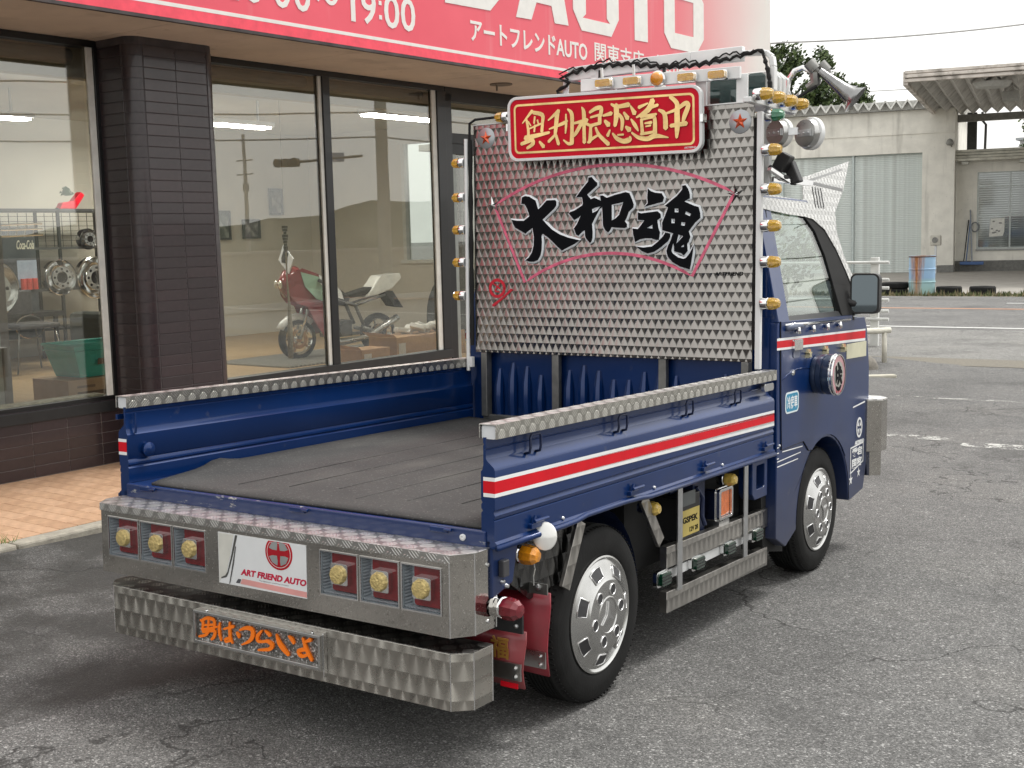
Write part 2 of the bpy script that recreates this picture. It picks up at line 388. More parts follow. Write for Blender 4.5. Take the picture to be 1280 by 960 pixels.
def asphalt(name, base=.085, tone=(1, .99, .965), cracks=True, dark_area=True):
    m_, t, p = nmat(name); v = coords(t)
    vo = N(t, 'ShaderNodeTexVoronoi', i_Scale=230.0); t.links.new(v, vo.inputs['Vector'])
    vo2 = N(t, 'ShaderNodeTexVoronoi', i_Scale=75.0); t.links.new(v, vo2.inputs['Vector'])
    def g(x, k=1): return tuple(x*c*k for c in tone)
    sep = N(t, 'ShaderNodeSeparateColor'); t.links.new(vo.outputs['Color'], sep.inputs[0])
    c = ramp(t, sep.outputs[0], [(0, g(base*.42)), (.45, g(base*.85)), (.8, g(base*1.25)), (.94, g(base*1.8)), (1, g(base*2.9))])
    sep2 = N(t, 'ShaderNodeSeparateColor'); t.links.new(vo2.outputs['Color'], sep2.inputs[0])
    c = mixc(t, mathn(t, 'MULTIPLY', ramp_fac(t, sep2.outputs[0], .93, .96), ramp_fac(t, vo2.outputs['Distance'], .45, .3)), c, g(base*2.6))
    c = mixc(t, .75, c, ramp(t, noise(t, 1.1, 7, v), [(.3, (.72, .72, .72)), (.5, (1, 1, 1)), (.72, (1.22, 1.2, 1.17))]), 'MULTIPLY')
    c = mixc(t, .6, c, ramp(t, noise(t, 14, 5, v), [(.3, (.75, .75, .75)), (.7, (1.2, 1.2, 1.2))]), 'MULTIPLY')
    hgt = mathn(t, 'MULTIPLY', vo.outputs['Distance'], -1)
    c = mixc(t, mathn(t, 'MULTIPLY', ramp_fac(t, noise(t, .9, 6, v, .65), .54, .70), .55), c, g(base*.38))
    c = mixc(t, mathn(t, 'MULTIPLY', ramp_fac(t, noise(t, 4.5, 5, v), .70, .76), .5), c, g(base*.3))
    rough = .85
    if dark_area:
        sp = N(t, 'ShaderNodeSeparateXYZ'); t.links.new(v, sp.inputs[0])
        # darker, smoother area along the shop side: right-hand edge runs from (-.6,-.4) to (.6,1.4)
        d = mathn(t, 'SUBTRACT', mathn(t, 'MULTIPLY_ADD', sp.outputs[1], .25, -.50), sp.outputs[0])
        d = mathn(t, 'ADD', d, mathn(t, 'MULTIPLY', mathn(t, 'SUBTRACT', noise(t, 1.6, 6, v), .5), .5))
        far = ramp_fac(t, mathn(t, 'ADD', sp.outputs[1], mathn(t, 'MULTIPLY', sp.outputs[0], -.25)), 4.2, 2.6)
        dark_mask = mathn(t, 'MULTIPLY', ramp_fac(t, d, 0, .10), far)
        patchy = ramp_fac(t, mathn(t, 'ADD', noise(t, 2.3, 5, v), mathn(t, 'MULTIPLY', sp.outputs[0], -.03)), .50, .62)
        dark_mask = mathn(t, 'MULTIPLY', dark_mask, mathn(t, 'MULTIPLY_ADD', patchy, -.55, 1))
        c = mixc(t, mathn(t, 'MULTIPLY', dark_mask, .78), c, (.018, .0175, .016))
        t.links.new(mathn(t, 'MULTIPLY_ADD', dark_mask, -.28, .86), p.inputs['Roughness'])
    else: p.inputs['Roughness'].default_value = .85
    if cracks:
        wv = N(t, 'ShaderNodeVectorMath', operation='ADD'); nz = N(t, 'ShaderNodeTexNoise', i_Scale=2.2, i_Detail=6.0); t.links.new(v, nz.inputs['Vector'])
        sc = N(t, 'ShaderNodeVectorMath', operation='SCALE', i_Scale=.75); t.links.new(nz.outputs['Color'], sc.inputs[0]); t.links.new(v, wv.inputs[0]); t.links.new(sc.outputs[0], wv.inputs[1])
        cr = None
        for scl, wd, lo in ((.75, .007, .45), (2.4, .009, .55)):
            ve = N(t, 'ShaderNodeTexVoronoi', feature='DISTANCE_TO_EDGE', i_Scale=scl); t.links.new(wv.outputs[0], ve.inputs['Vector'])
            k = mathn(t, 'MULTIPLY', ramp_fac(t, ve.outputs['Distance'], wd, wd*.25), ramp_fac(t, noise(t, .55 if scl < 1 else .9, 3, v), lo, lo+.07))
            cr = k if cr is None else mathn(t, 'MAXIMUM', cr, k)
        c = mixc(t, mathn(t, 'MULTIPLY', cr, .7), c, (.02, .019, .018))
        hgt = mathn(t, 'SUBTRACT', hgt, mathn(t, 'MULTIPLY', cr, 1.5))
    t.links.new(c, p.inputs['Base Color']); bump(t, p, hgt, .0035, .8)
    return m_

def paint_line(name, col, wear=.5):
    m_, t, p = nmat(name); p.inputs['Roughness'].default_value = .7
    v = coords(t); o = t.nodes['Material Output']
    t.links.new(ramp(t, noise(t, 30, 5, v), [(.3, tuple(c*.75 for c in col)), (.7, col)]), p.inputs['Base Color'])
    tr_ = N(t, 'ShaderNodeBsdfTransparent'); mx_ = N(t, 'ShaderNodeMixShader')
    f = ramp_fac(t, mathn(t, 'ADD', mathn(t, 'MULTIPLY', noise(t, 70, 3, v), .5), mathn(t, 'MULTIPLY', noise(t, 6, 4, v), .5)), wear-.03, wear+.03)
    t.links.new(f, mx_.inputs[0]); t.links.new(tr_.outputs[0], mx_.inputs[1]); t.links.new(p.outputs[0], mx_.inputs[2]); t.links.new(mx_.outputs[0], o.inputs[0])
    return m_

def streaked(name, col, stain=(.12, .10, .08), amt=.4, rough=.8, bmp=.004, horiz=None):
    """painted or rendered wall with rain streaks"""
    m_, t, p = nmat(name); p.inputs['Roughness'].default_value = rough
    a = noise(t, 1, 6, coords(t, (3, 3, .35))); b = noise(t, 2.2, 7, coords(t)); c2 = noise(t, 11, 5, coords(t))
    c = ramp(t, b, [(.3, tuple(x*.86 for x in col)), (.7, tuple(min(1, x*1.06) for x in col))])
    c = mixc(t, mathn(t, 'MULTIPLY', ramp_fac(t, a, .55, .8), amt), c, stain)
    c = mixc(t, mathn(t, 'MULTIPLY', ramp_fac(t, c2, .66, .72), amt*.8), c, stain)
    t.links.new(c, p.inputs['Base Color']); bump(t, p, c2, bmp)
    return m_

def car_paint(name, col, flake=True):
    m_, t, p = nmat(name)
    p.inputs['Roughness'].default_value = .32; p.inputs['Metallic'].default_value = .25
    c = ramp(t, noise(t, 2.2, 5), [(.3, tuple(x*.85 for x in col)), (.7, tuple(x*1.12 for x in col))])
    c = mixc(t, mathn(t, 'MULTIPLY', ramp_fac(t, noise(t, 16, 8), .66, .78), .35), c, (.12, .12, .13))
    sz = N(t, 'ShaderNodeSeparateXYZ'); t.links.new(coords(t), sz.inputs[0])
    dust = mathn(t, 'MULTIPLY', ramp_fac(t, mathn(t, 'ADD', sz.outputs[2], mathn(t, 'MULTIPLY', noise(t, 9, 6), .3)), .78, .38), .5)
    c = mixc(t, dust, c, (.075, .068, .058))
    t.links.new(mathn(t, 'MULTIPLY_ADD', dust, .5, .32), p.inputs['Roughness'])
    t.links.new(c, p.inputs['Base Color'])
    p.inputs['Coat Weight'].default_value = .5; p.inputs['Specular IOR Level'].default_value = .3
    t.links.new(mathn(t, 'MULTIPLY_ADD', ramp_fac(t, noise(t, 5, 7), .4, .75), .16, .04), p.inputs['Coat Roughness'])
    b = N(t, 'ShaderNodeBump'); b.inputs['Distance'].default_value = .003; b.inputs['Strength'].default_value = .25
    t.links.new(noise(t, 3.5, 2), b.inputs['Height']); t.links.new(b.outputs[0], p.inputs['Coat Normal']); t.links.new(b.outputs[0], p.inputs['Normal'])
    return m_

blue = car_paint('blue_paint', (.002, .026, .125))
dkblue = M('dark_blue_underbody', (.004, .012, .05), .5, 0, .3, 8, bmp=.002)
black = M('black_paint', (.012, .012, .013), .45, 0, .2)
blackm = M('matt_black', (.008, .008, .008), .85, 0, .2)
rubber = M('tyre_rubber', (.010, .010, .010), .72, 0, .35, 14, bmp=.0008, bs=120, spec=.25)
white = M('white_paint', (.80, .81, .81), .35, 0, .06, 8)
whitepl = M('white_plastic', (.66, .68, .70), .4, 0, .08)
chrome = M('chrome', (.78, .78, .78), .10, 1, .06, 20)
alu = M('aluminium', (.62, .63, .64), .33, 1, .1, 30, bmp=.0005)
steel = M('brushed_steel', (.5, .5, .49), .28, 1, .12, 14, bmp=.0006, bs=90)
galv = M('grey_bracket_steel', (.22, .22, .21), .45, .8, .25, 14, bmp=.0006)
def mirror_steel(name):
    m_, t, p = nmat(name); p.inputs['Metallic'].default_value = 1
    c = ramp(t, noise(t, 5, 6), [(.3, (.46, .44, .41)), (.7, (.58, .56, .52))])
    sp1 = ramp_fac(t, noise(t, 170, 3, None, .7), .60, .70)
    c = mixc(t, mathn(t, 'MULTIPLY', sp1, .5), c, (.92, .90, .86))  # specks in the colour stand for sparkle of the reflected asphalt
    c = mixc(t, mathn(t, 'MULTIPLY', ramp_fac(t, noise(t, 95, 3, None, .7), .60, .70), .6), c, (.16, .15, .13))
    t.links.new(c, p.inputs['Base Color'])
    t.links.new(mathn(t, 'MULTIPLY_ADD', sp1, .3, .035), p.inputs['Roughness'])
    bump(t, p, mathn(t, 'ADD', mathn(t, 'MULTIPLY', noise(t, 110, 2), .10), noise(t, 4, 2)), .0035, .6); return m_
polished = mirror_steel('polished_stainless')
swirl_big = swirl_steel('swirl_stainless_bumper', .046, .052, 'xz', .15, (.47,.45,.41), .28, (1.3, 5))
swirl_side = swirl_steel('swirl_stainless_side', .040, .052, 'yz', .20, (.42,.405,.38), .32, (1.25, 3))
swirl_head = swirl_steel('swirl_stainless_headboard', .0315, .037, 'xz', .23, (.32, .306, .288), .25, (.70, .24))
tread_top = tread_plate('tread_plate_top', 'xy', .047, (.97, .96, .94), .36, .0009)
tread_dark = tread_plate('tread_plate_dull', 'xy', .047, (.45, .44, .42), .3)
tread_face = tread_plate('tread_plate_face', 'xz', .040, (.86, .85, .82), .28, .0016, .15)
tread_side = tread_plate('tread_plate_side', 'yz', .035, (.92, .90, .83), .3, .0016, .15)
tread_white = tread_plate('tread_plate_white', 'yz', .03, (.95, .95, .93), .42, .0016, .5)
red = M('red_stripe', (.60, .004, .014), .45, 0, .08, spec=.25)
redsign = M('red_sign_face', (.66, .001, .020), .42, 0, .05, spec=.25)
gold = M('gold_foil', (.66, .47, .21), .16, 1, .25, 9, bmp=.004, bs=5)
amber = M('amber_lens', (.95, .50, .03), .15, 0, .2, 120, coat=1, bmp=.003, bs=260, trans=.45)
ambd = M('amber_lens_deep', (.72, .27, .01), .2, 0, .2, 90, coat=1, bmp=.002, bs=200)
orange_l = M('orange_winker_lens', (.9, .17, .01), .12, 0, .25, 60, coat=1, bmp=.003, bs=120)
green_l = M('green_lens', (.005, .17, .075), .18, 0, .15, 60, coat=1)
dgreen_l = M('dark_green_lens', (.004, .035, .018), .12, 0, .2, 60, coat=1)
redlens = M('dark_red_reflector', (.15, .003, .007), .16, 0, .25, 40, coat=1)
maroon = M('maroon_lens', (.16, .012, .02), .25, 0, .15, 30, coat=.6)
flapred = M('red_mudflap', (.26, .018, .032), .38, 0, .22, 9, coat=.2, dirt=.5)
orange_t = M('orange_lettering', (.95, .20, .005), .38, 0, .06)
ink = M('black_lettering', (.002, .003, .005), .6, 0, .1, spec=.12)
pink = M('pink_line', (.74, .14, .24), .45, 0, .35, 26)
redink = M('red_lettering', (.60, .01, .03), .45, 0, .15, 40)
starred = M('orange_star', (.85, .10, .01), .15, .3, .1, coat=1)
bedmat = None
def make_bedmat():
    m_, t, p = nmat('black_rubber_bed_mat'); p.inputs['Roughness'].default_value = .8
    v = coords(t); c = ramp(t, noise(t, 3, 6, v), [(.3, (.036, .035, .035)), (.7, (.058, .056, .054))])
    c = mixc(t, ramp_fac(t, noise(t, 120, 3, v), .60, .68), c, (.12, .117, .112))
    c = mixc(t, mathn(t, 'MULTIPLY', ramp_fac(t, noise(t, 5, 7, coords(t, (1, .3, 1))), .55, .78), .45), c, (.13, .124, .112))
    c = mixc(t, mathn(t, 'MULTIPLY', ramp_fac(t, noise(t, 1.7, 6, v), .5, .7), .5), c, (.035, .034, .033))
    t.links.new(c, p.inputs['Base Color']); bump(t, p, noise(t, 220, 3, v), .0015); return m_
bedmat = make_bedmat()
cream = M('cream_panel', (.62, .60, .44), .45, 0, .1)

KANJI=[([(-0.3962,1.6215),(-0.3807,1.6269),(-0.3587,1.6233),(-0.326,1.6052),(-0.3207,1.589),(-0.3143,1.5682),(-0.299,1.5791),(-0.2717,1.6045),(-0.2287,1.6048),(-0.2224,1.5969),(-0.2235,1.5811),(-0.2343,1.5679),(-0.2912,1.5241),(-0.2724,1.5054),(-0.2456,1.4819),(-0.2082,1.4607),(-0.1657,1.4462),(-0.1106,1.4338),(-0.1395,1.4164),(-0.1766,1.4012),(-0.1979,1.391),(-0.2298,1.4179),(-0.262,1.4459),(-0.2916,1.4638),(-0.2971,1.4557),(-0.2957,1.4282),(-0.2975,1.3962),(-0.3032,1.3733),(-0.317,1.3527),(-0.3389,1.346),(-0.361,1.3472),(-0.3831,1.3534),(-0.3636,1.3648),(-0.3469,1.3877),(-0.3384,1.4152),(-0.337,1.452),(-0.3433,1.4898),(-0.3599,1.4801),(-0.3793,1.4667),(-0.4319,1.4934),(-0.4402,1.5052),(-0.4512,1.5287),(-0.4205,1.5232),(-0.3871,1.5222),(-0.3594,1.5399),(-0.362,1.5537),(-0.3756,1.5817),(-0.3838,1.5921),(-0.4004,1.5941)],[]),([(-0.0674,1.6902),(-0.0521,1.6921),(-0.0369,1.6757),(-0.0261,1.6678),(-0.0253,1.6565),(-0.037,1.6477),(-0.0732,1.621),(-0.0632,1.6094),(-0.0567,1.6016),(-0.0393,1.6066),(-0.0198,1.5984),(-0.009,1.5931),(-0.0133,1.6149),(-0.0003,1.6144),(0.019,1.6044),(0.0553,1.6141),(0.1061,1.6243),(0.1238,1.6188),(0.1355,1.5944),(0.1439,1.5721),(0.1418,1.5611),(0.1209,1.5434),(0.1104,1.5178),(0.1028,1.5069),(0.1125,1.4956),(0.1125,1.4826),(0.102,1.4791),(0.0553,1.4822),(0.0425,1.4843),(0.0317,1.4678),(0.024,1.4624),(0.0124,1.472),(0.0016,1.4891),(0.0004,1.506),(-0.0013,1.5397),(-0.003,1.5678),(-0.0134,1.5607),(-0.0351,1.5258),(-0.0504,1.4999),(-0.0474,1.4659),(-0.0484,1.4432),(-0.0528,1.4282),(-0.0607,1.4208),(-0.079,1.4401),(-0.0843,1.4516),(-0.0855,1.4743),(-0.0943,1.4707),(-0.1165,1.4522),(-0.1276,1.4582),(-0.1386,1.4832),(-0.123,1.5018),(-0.1052,1.5354),(-0.114,1.5281),(-0.1362,1.5173),(-0.1628,1.5466),(-0.1561,1.5521),(-0.1361,1.5572),(-0.0984,1.5767),(-0.094,1.586),(-0.0983,1.6107),(-0.127,1.6126),(-0.1004,1.6428),(-0.0696,1.6735)],[[(0.0425,1.5756),(0.0723,1.5801),(0.0956,1.5848),(0.0872,1.5629),(0.0766,1.5336),(0.0596,1.5193),(0.0425,1.5123)],[(-0.0503,1.5601),(-0.0372,1.5653),(-0.0112,1.57),(-0.0264,1.5536),(-0.0481,1.5449)]]),([(0.207,1.6344),(0.2206,1.623),(0.24,1.6158),(0.2689,1.6125),(0.2795,1.595),(0.2738,1.5781),(0.2498,1.5738),(0.1916,1.5616),(0.2072,1.5762),(0.2051,1.6021)],[]),([(0.1622,1.5409),(0.1769,1.5361),(0.2499,1.5424),(0.2644,1.5312),(0.2654,1.5162),(0.25,1.5067),(0.2549,1.4756),(0.2622,1.4582),(0.2575,1.4281),(0.2454,1.4283),(0.2284,1.433),(0.226,1.4352),(0.1967,1.4358),(0.1722,1.4319),(0.15,1.4214),(0.1416,1.4522),(0.1386,1.4763),(0.1623,1.4735),(0.1746,1.4862),(0.1917,1.5075),(0.1622,1.5105)],[[(0.204,1.4768),(0.2283,1.4892),(0.2283,1.4741)]]),([(0.155,1.4039),(0.187,1.399),(0.2261,1.4027),(0.2503,1.4196),(0.2743,1.4407),(0.2862,1.4576),(0.3078,1.4528),(0.3078,1.44),(0.2984,1.423),(0.2648,1.3977),(0.2359,1.3809),(0.2066,1.3748),(0.1821,1.3838)],[]),([(0.359,1.6386),(0.3731,1.6401),(0.3848,1.6248),(0.392,1.6034),(0.392,1.5886),(0.3687,1.5768),(0.4109,1.5584),(0.4295,1.5535),(0.4366,1.5301),(0.4381,1.5111),(0.4159,1.4928),(0.3881,1.4596),(0.3953,1.4382),(0.3883,1.4192),(0.3814,1.4108),(0.3839,1.3831),(0.3675,1.3641),(0.3556,1.3741),(0.3248,1.3818),(0.3247,1.4011),(0.3174,1.4226),(0.3197,1.4526),(0.3054,1.4572),(0.2718,1.4666),(0.2717,1.4967),(0.2836,1.5221),(0.2978,1.5559),(0.2835,1.5628),(0.312,1.5831),(0.3356,1.5992),(0.3591,1.6237)],[[(0.3264,1.5506),(0.3429,1.5501),(0.343,1.5352),(0.3264,1.5357)],[(0.376,1.5384),(0.398,1.5271),(0.3925,1.518),(0.3713,1.5279)],[(0.3123,1.5105),(0.3275,1.5101),(0.3266,1.493),(0.3124,1.4934)],[(0.356,1.4965),(0.3729,1.4939),(0.3702,1.4812),(0.3551,1.4838)],[(0.3434,1.4478),(0.3647,1.4409),(0.3341,1.4116)],[(0.3673,1.4089),(0.3673,1.3982),(0.3546,1.3985)]]),([(0.3173,1.4484),(0.3103,1.4271),(0.2984,1.4058),(0.2913,1.3844),(0.2962,1.3628),(0.3178,1.3389),(0.3512,1.3215),(0.3937,1.3096),(0.3991,1.336),(0.4064,1.3785),(0.4099,1.4039),(0.3933,1.3744),(0.377,1.3554),(0.3652,1.3513),(0.3415,1.358),(0.3177,1.3746),(0.3128,1.3841),(0.3222,1.4226),(0.3268,1.4481)],[])]
ORANGE=[[(-0.2433,0.2895,0.0044),(-0.23,0.2835,0.0063)],[(-0.2342,0.2909,0.0057),(-0.2089,0.3012,0.0082),(-0.1844,0.2986,0.0082)],[(-0.2321,0.288,0.0069),(-0.2326,0.2751,0.0069),(-0.2354,0.2633,0.0057)],[(-0.1844,0.2986,0.0082),(-0.1828,0.286,0.0075),(-0.1856,0.2728,0.0063)],[(-0.2326,0.2751,0.0044),(-0.1851,0.2841,0.005)],[(-0.2378,0.2614,0.0063),(-0.2105,0.2673,0.0063),(-0.1719,0.2798,0.0044)],[(-0.2068,0.2983,0.005),(-0.2105,0.2657,0.0057)],[(-0.2336,0.2549,0.0063),(-0.2017,0.2632,0.0069),(-0.1815,0.2645,0.0075),(-0.1867,0.247,0.0082),(-0.1983,0.2371,0.005)],[(-0.2061,0.2648,0.0069),(-0.2203,0.248,0.0069),(-0.2502,0.2384,0.005)],[(-0.1593,0.2945,0.0038),(-0.1632,0.2764,0.0075),(-0.1618,0.2574,0.0069),(-0.1559,0.2409,0.0044)],[(-0.1433,0.2779,0.0044),(-0.1033,0.2915,0.0075)],[(-0.1181,0.3024,0.0044),(-0.1192,0.277,0.0082),(-0.1179,0.255,0.0075),(-0.1089,0.24,0.0031)],[(-0.1179,0.255,0.0063),(-0.1379,0.2486,0.0057),(-0.136,0.2409,0.0057),(-0.1161,0.2474,0.005)],[(-0.0909,0.2767,0.0044),(-0.0835,0.2685,0.0094),(-0.0811,0.2616,0.0044)],[(-0.0776,0.2851,0.0044),(-0.0514,0.2956,0.0082),(-0.028,0.2946,0.0107),(-0.0257,0.2762,0.0107),(-0.0401,0.2582,0.0075),(-0.0707,0.2431,0.0031)],[(0.0249,0.2998,0.005),(0.0432,0.2888,0.0094)],[(0.0122,0.2978,0.0044),(-0.0053,0.2795,0.0082),(-0.0058,0.2654,0.0075),(0.011,0.265,0.0057),(0.0321,0.27,0.0075),(0.0505,0.2622,0.0107),(0.0396,0.2481,0.0082),(-0.0048,0.2384,0.0044)],[(0.0683,0.296,0.0038),(0.0778,0.2744,0.0107),(0.0937,0.2586,0.0119),(0.1135,0.2436,0.0069)],[(0.1154,0.2989,0.0038),(0.1273,0.2917,0.0094),(0.1351,0.2808,0.0063)],[(0.1699,0.3017,0.0057),(0.1754,0.2874,0.0082),(0.1828,0.2705,0.0094),(0.2017,0.2435,0.0075)],[(0.1795,0.2927,0.0044),(0.1996,0.302,0.0094)],[(0.1828,0.272,0.0082),(0.1525,0.2624,0.0082),(0.1621,0.2488,0.0075),(0.1843,0.2556,0.0063)]]
GOLD=[[(-0.3108,1.9753,0.0099),(-0.3611,1.9274,0.0033)],[(-0.3401,1.9397,0.0079),(-0.3322,1.891,0.0086),(-0.3366,1.8637,0.0099)],[(-0.3067,1.9681,0.0099),(-0.2616,1.9545,0.0119),(-0.2619,1.9204,0.0093),(-0.2662,1.8865,0.0099)],[(-0.3319,1.9322,0.0046),(-0.3196,1.9142,0.004)],[(-0.2986,1.9504,0.0059),(-0.303,1.9233,0.0059)],[(-0.2864,1.9358,0.0053),(-0.2804,1.9149,0.0046)],[(-0.3322,1.9013,0.0046),(-0.2701,1.9193,0.0059)],[(-0.2989,1.9162,0.0053),(-0.3032,1.889,0.0059)],[(-0.3491,1.8645,0.0152),(-0.2295,1.8807,0.0073)],[(-0.3703,1.8416,0.0099),(-0.3201,1.8557,0.0119)],[(-0.32,1.8626,0.0132),(-0.3098,1.8413,0.0119),(-0.3412,1.8225,0.0079)],[(-0.2788,1.8463,0.0066),(-0.2585,1.8244,0.0119)],[(-0.1804,1.9654,0.0119),(-0.2332,1.9303,0.004)],[(-0.2294,1.8943,0.004),(-0.1606,1.9133,0.0099),(-0.1406,1.922,0.0066)],[(-0.1885,1.9558,0.0145),(-0.197,1.8955,0.0119),(-0.2012,1.8686,0.0086)],[(-0.2012,1.8686,0.0079),(-0.2338,1.8434,0.0086)],[(-0.1971,1.8683,0.0086),(-0.1852,1.8302,0.0099)],[(-0.1465,1.9493,0.0046),(-0.1467,1.9089,0.0079),(-0.1508,1.8721,0.0046)],[(-0.1384,1.9689,0.0046),(-0.1186,1.9472,0.0119),(-0.1189,1.8834,0.0112),(-0.1211,1.8364,0.0132)],[(-0.161,1.8457,0.0046),(-0.1371,1.8289,0.0086),(-0.1171,1.8328,0.0119)],[(-0.0712,1.9721,0.0033),(-0.0614,1.9497,0.0119),(-0.0616,1.8862,0.0106),(-0.0618,1.8293,0.0112)],[(-0.1089,1.9096,0.0066),(-0.0459,1.9185,0.0112)],[(-0.0694,1.9135,0.0112),(-0.1011,1.8688,0.0106),(-0.121,1.8532,0.004)],[(-0.0537,1.9057,0.0086),(-0.0226,1.8902,0.0066)],[(-0.0341,1.9476,0.0079),(-0.003,1.9618,0.0112),(0.0201,1.96,0.0119),(0.0162,1.9306,0.0112)],[(-0.0303,1.9274,0.0059),(0.0162,1.9355,0.0073)],[(0.0124,1.9309,0.0112),(0.0123,1.901,0.0112)],[(-0.0342,1.8943,0.0086),(0.0162,1.9024,0.0086)],[(-0.0304,1.8907,0.0086),(-0.0344,1.8376,0.0119),(-0.0462,1.8283,0.0053)],[(-0.0344,1.8376,0.0093),(0.0045,1.8551,0.0059)],[(-0.0071,1.8858,0.0066),(0.0084,1.8549,0.0099),(0.0506,1.8157,0.0119)],[(0.0668,1.9729,0.0066),(0.0934,1.9609,0.0099),(0.1461,1.965,0.0132)],[(0.0896,1.9678,0.0152),(0.0896,1.9252,0.0152),(0.082,1.8863,0.0099)],[(0.0285,1.9297,0.0059),(0.0668,1.9367,0.0119)],[(0.101,1.9309,0.0079),(0.1161,1.9068,0.0112),(0.1123,1.8677,0.0079)],[(0.1236,1.9357,0.0066),(0.1405,1.9116,0.0132)],[(0.0362,1.9093,0.0086),(0.0534,1.8915,0.0145)],[(0.0476,1.849,0.0099),(0.0591,1.8713,0.0053)],[(0.0705,1.8574,0.0053),(0.0896,1.8364,0.0112),(0.1198,1.8229,0.0126),(0.1462,1.8278,0.0145),(0.1499,1.839,0.0066)],[(0.0934,1.8493,0.0046),(0.1198,1.8492,0.0059)],[(0.1311,1.8796,0.0066),(0.148,1.8653,0.0152)],[(0.1536,1.9595,0.0046),(0.1722,1.9288,0.0139)],[(0.1555,1.9072,0.0046),(0.1723,1.8832,0.0112),(0.1872,1.8594,0.0046)],[(0.1574,1.8549,0.0053),(0.1872,1.8334,0.0099),(0.2279,1.8259,0.0126),(0.2609,1.8351,0.0126),(0.319,1.8249,0.0033)],[(0.1908,1.9501,0.0099),(0.2313,1.9631,0.0046)],[(0.2532,1.9742,0.0145),(0.2314,1.9373,0.0152),(0.1797,1.912,0.0046)],[(0.2313,1.9437,0.0099),(0.2751,1.9532,0.0079)],[(0.1982,1.9139,0.0079),(0.268,1.9184,0.0066)],[(0.2019,1.9039,0.0079),(0.2057,1.8484,0.0106)],[(0.2056,1.902,0.0059),(0.2461,1.9071,0.0066),(0.2607,1.9028,0.0106),(0.2609,1.8448,0.0126)],[(0.2167,1.8866,0.0046),(0.2461,1.8878,0.0086)],[(0.2205,1.874,0.004),(0.2425,1.8767,0.0053)],[(0.1983,1.8457,0.0079),(0.2609,1.8512,0.0073)],[(0.2788,1.9337,0.0066),(0.3043,1.9157,0.0126),(0.3081,1.8609,0.0139)],[(0.297,1.9146,0.0046),(0.3545,1.9295,0.0086),(0.3935,1.9503,0.0119),(0.4059,1.9398,0.0126),(0.3902,1.9029,0.0126),(0.3832,1.8812,0.0079)],[(0.3292,1.9809,0.0099),(0.3579,1.9531,0.0126),(0.3581,1.9149,0.0152),(0.3583,1.867,0.0152),(0.355,1.8226,0.0079)],[(0.3297,1.869,0.0099),(0.3974,1.8739,0.0126)]]
REDMON=[[(-0.4959,1.2333,0.0131),(-0.5011,1.2153,0.0131),(-0.515,1.2021,0.0131),(-0.5339,1.1971,0.0131),(-0.5528,1.2019,0.0131),(-0.5665,1.215,0.0131),(-0.5714,1.2331,0.0131),(-0.566,1.2512,0.0131),(-0.552,1.2644,0.0131),(-0.5331,1.2692,0.0131),(-0.5143,1.2643,0.0131),(-0.5008,1.2512,0.0131),(-0.4959,1.2333,0.0131)],[(-0.5545,1.2539,0.0044),(-0.5203,1.2321,0.0079)],[(-0.5201,1.2517,0.0039),(-0.5442,1.2233,0.0066),(-0.5231,1.2168,0.0035)],[(-0.4574,1.2279,0.0109),(-0.5049,1.1908,0.0096),(-0.5556,1.1576,0.0131)]]
# ================================================================== THE TRUCK
# truck axes: x to its right, y forward, z up; the lot falls gently towards the road, and the truck stands on it
truck = thing('small_flatbed_truck', 'dark blue decorated flatbed truck with stainless headboard, red stripes and amber lamps', 'truck')
TW = Matrix(((0.99999992, 0, 0.00040217), (-0.000011968, 0.99955714, 0.02975771), (-0.00040199, -0.02975771, 0.99955706))).to_4x4()
truck.matrix_world = TW
T = truck

# ---- bed
mb = MB(); mb.box(-.700, .700, .012, 1.90, .612, .640); mb.box(-.52, -.40, .05, 3.0, .40, .612); mb.box(.40, .52, .05, 3.0, .40, .612)
mb.build('bed_floor', blue, T)
mb = MB(); mb.box(-.70, .708, -.006, .012, .594, .641)
m_, t_, p_ = nmat('worn_blue_sill'); p_.inputs['Roughness'].default_value = .4; sc0 = noise(t_, 26, 6, coords(t_, (.6, 1, 2)), .7)
t_.links.new(mixc(t_, ramp_fac(t_, mathn(t_, 'MULTIPLY', sc0, mathn(t_, 'ADD', noise(t_, 2.6, 3), .5)), .60, .66), (.003, .022, .11), (.42, .42, .40)), p_.inputs['Base Color']); p_.inputs['Coat Weight'].default_value = .4
mb.build('bed_rear_sill', m_, T, bevel=.004)
for x in (-.60, .05, .56):
    mb = MB(); mb.box(x-.03, x+.03, -.013, -.006, .624, .638); mb.cyl((x+.02, -.014, .634), (x+.045, -.014, .634), .005, seg=8)
    mb.build('tailgate_latch', blue, T, bevel=.002)
mb = MB(); mb.lathe([(.009, 0), (.009, -.004), (.004, -.005), (.004, -.003)], (.637, -.006, .618), 'y', 14, True); mb.build('white_washer', white, T)
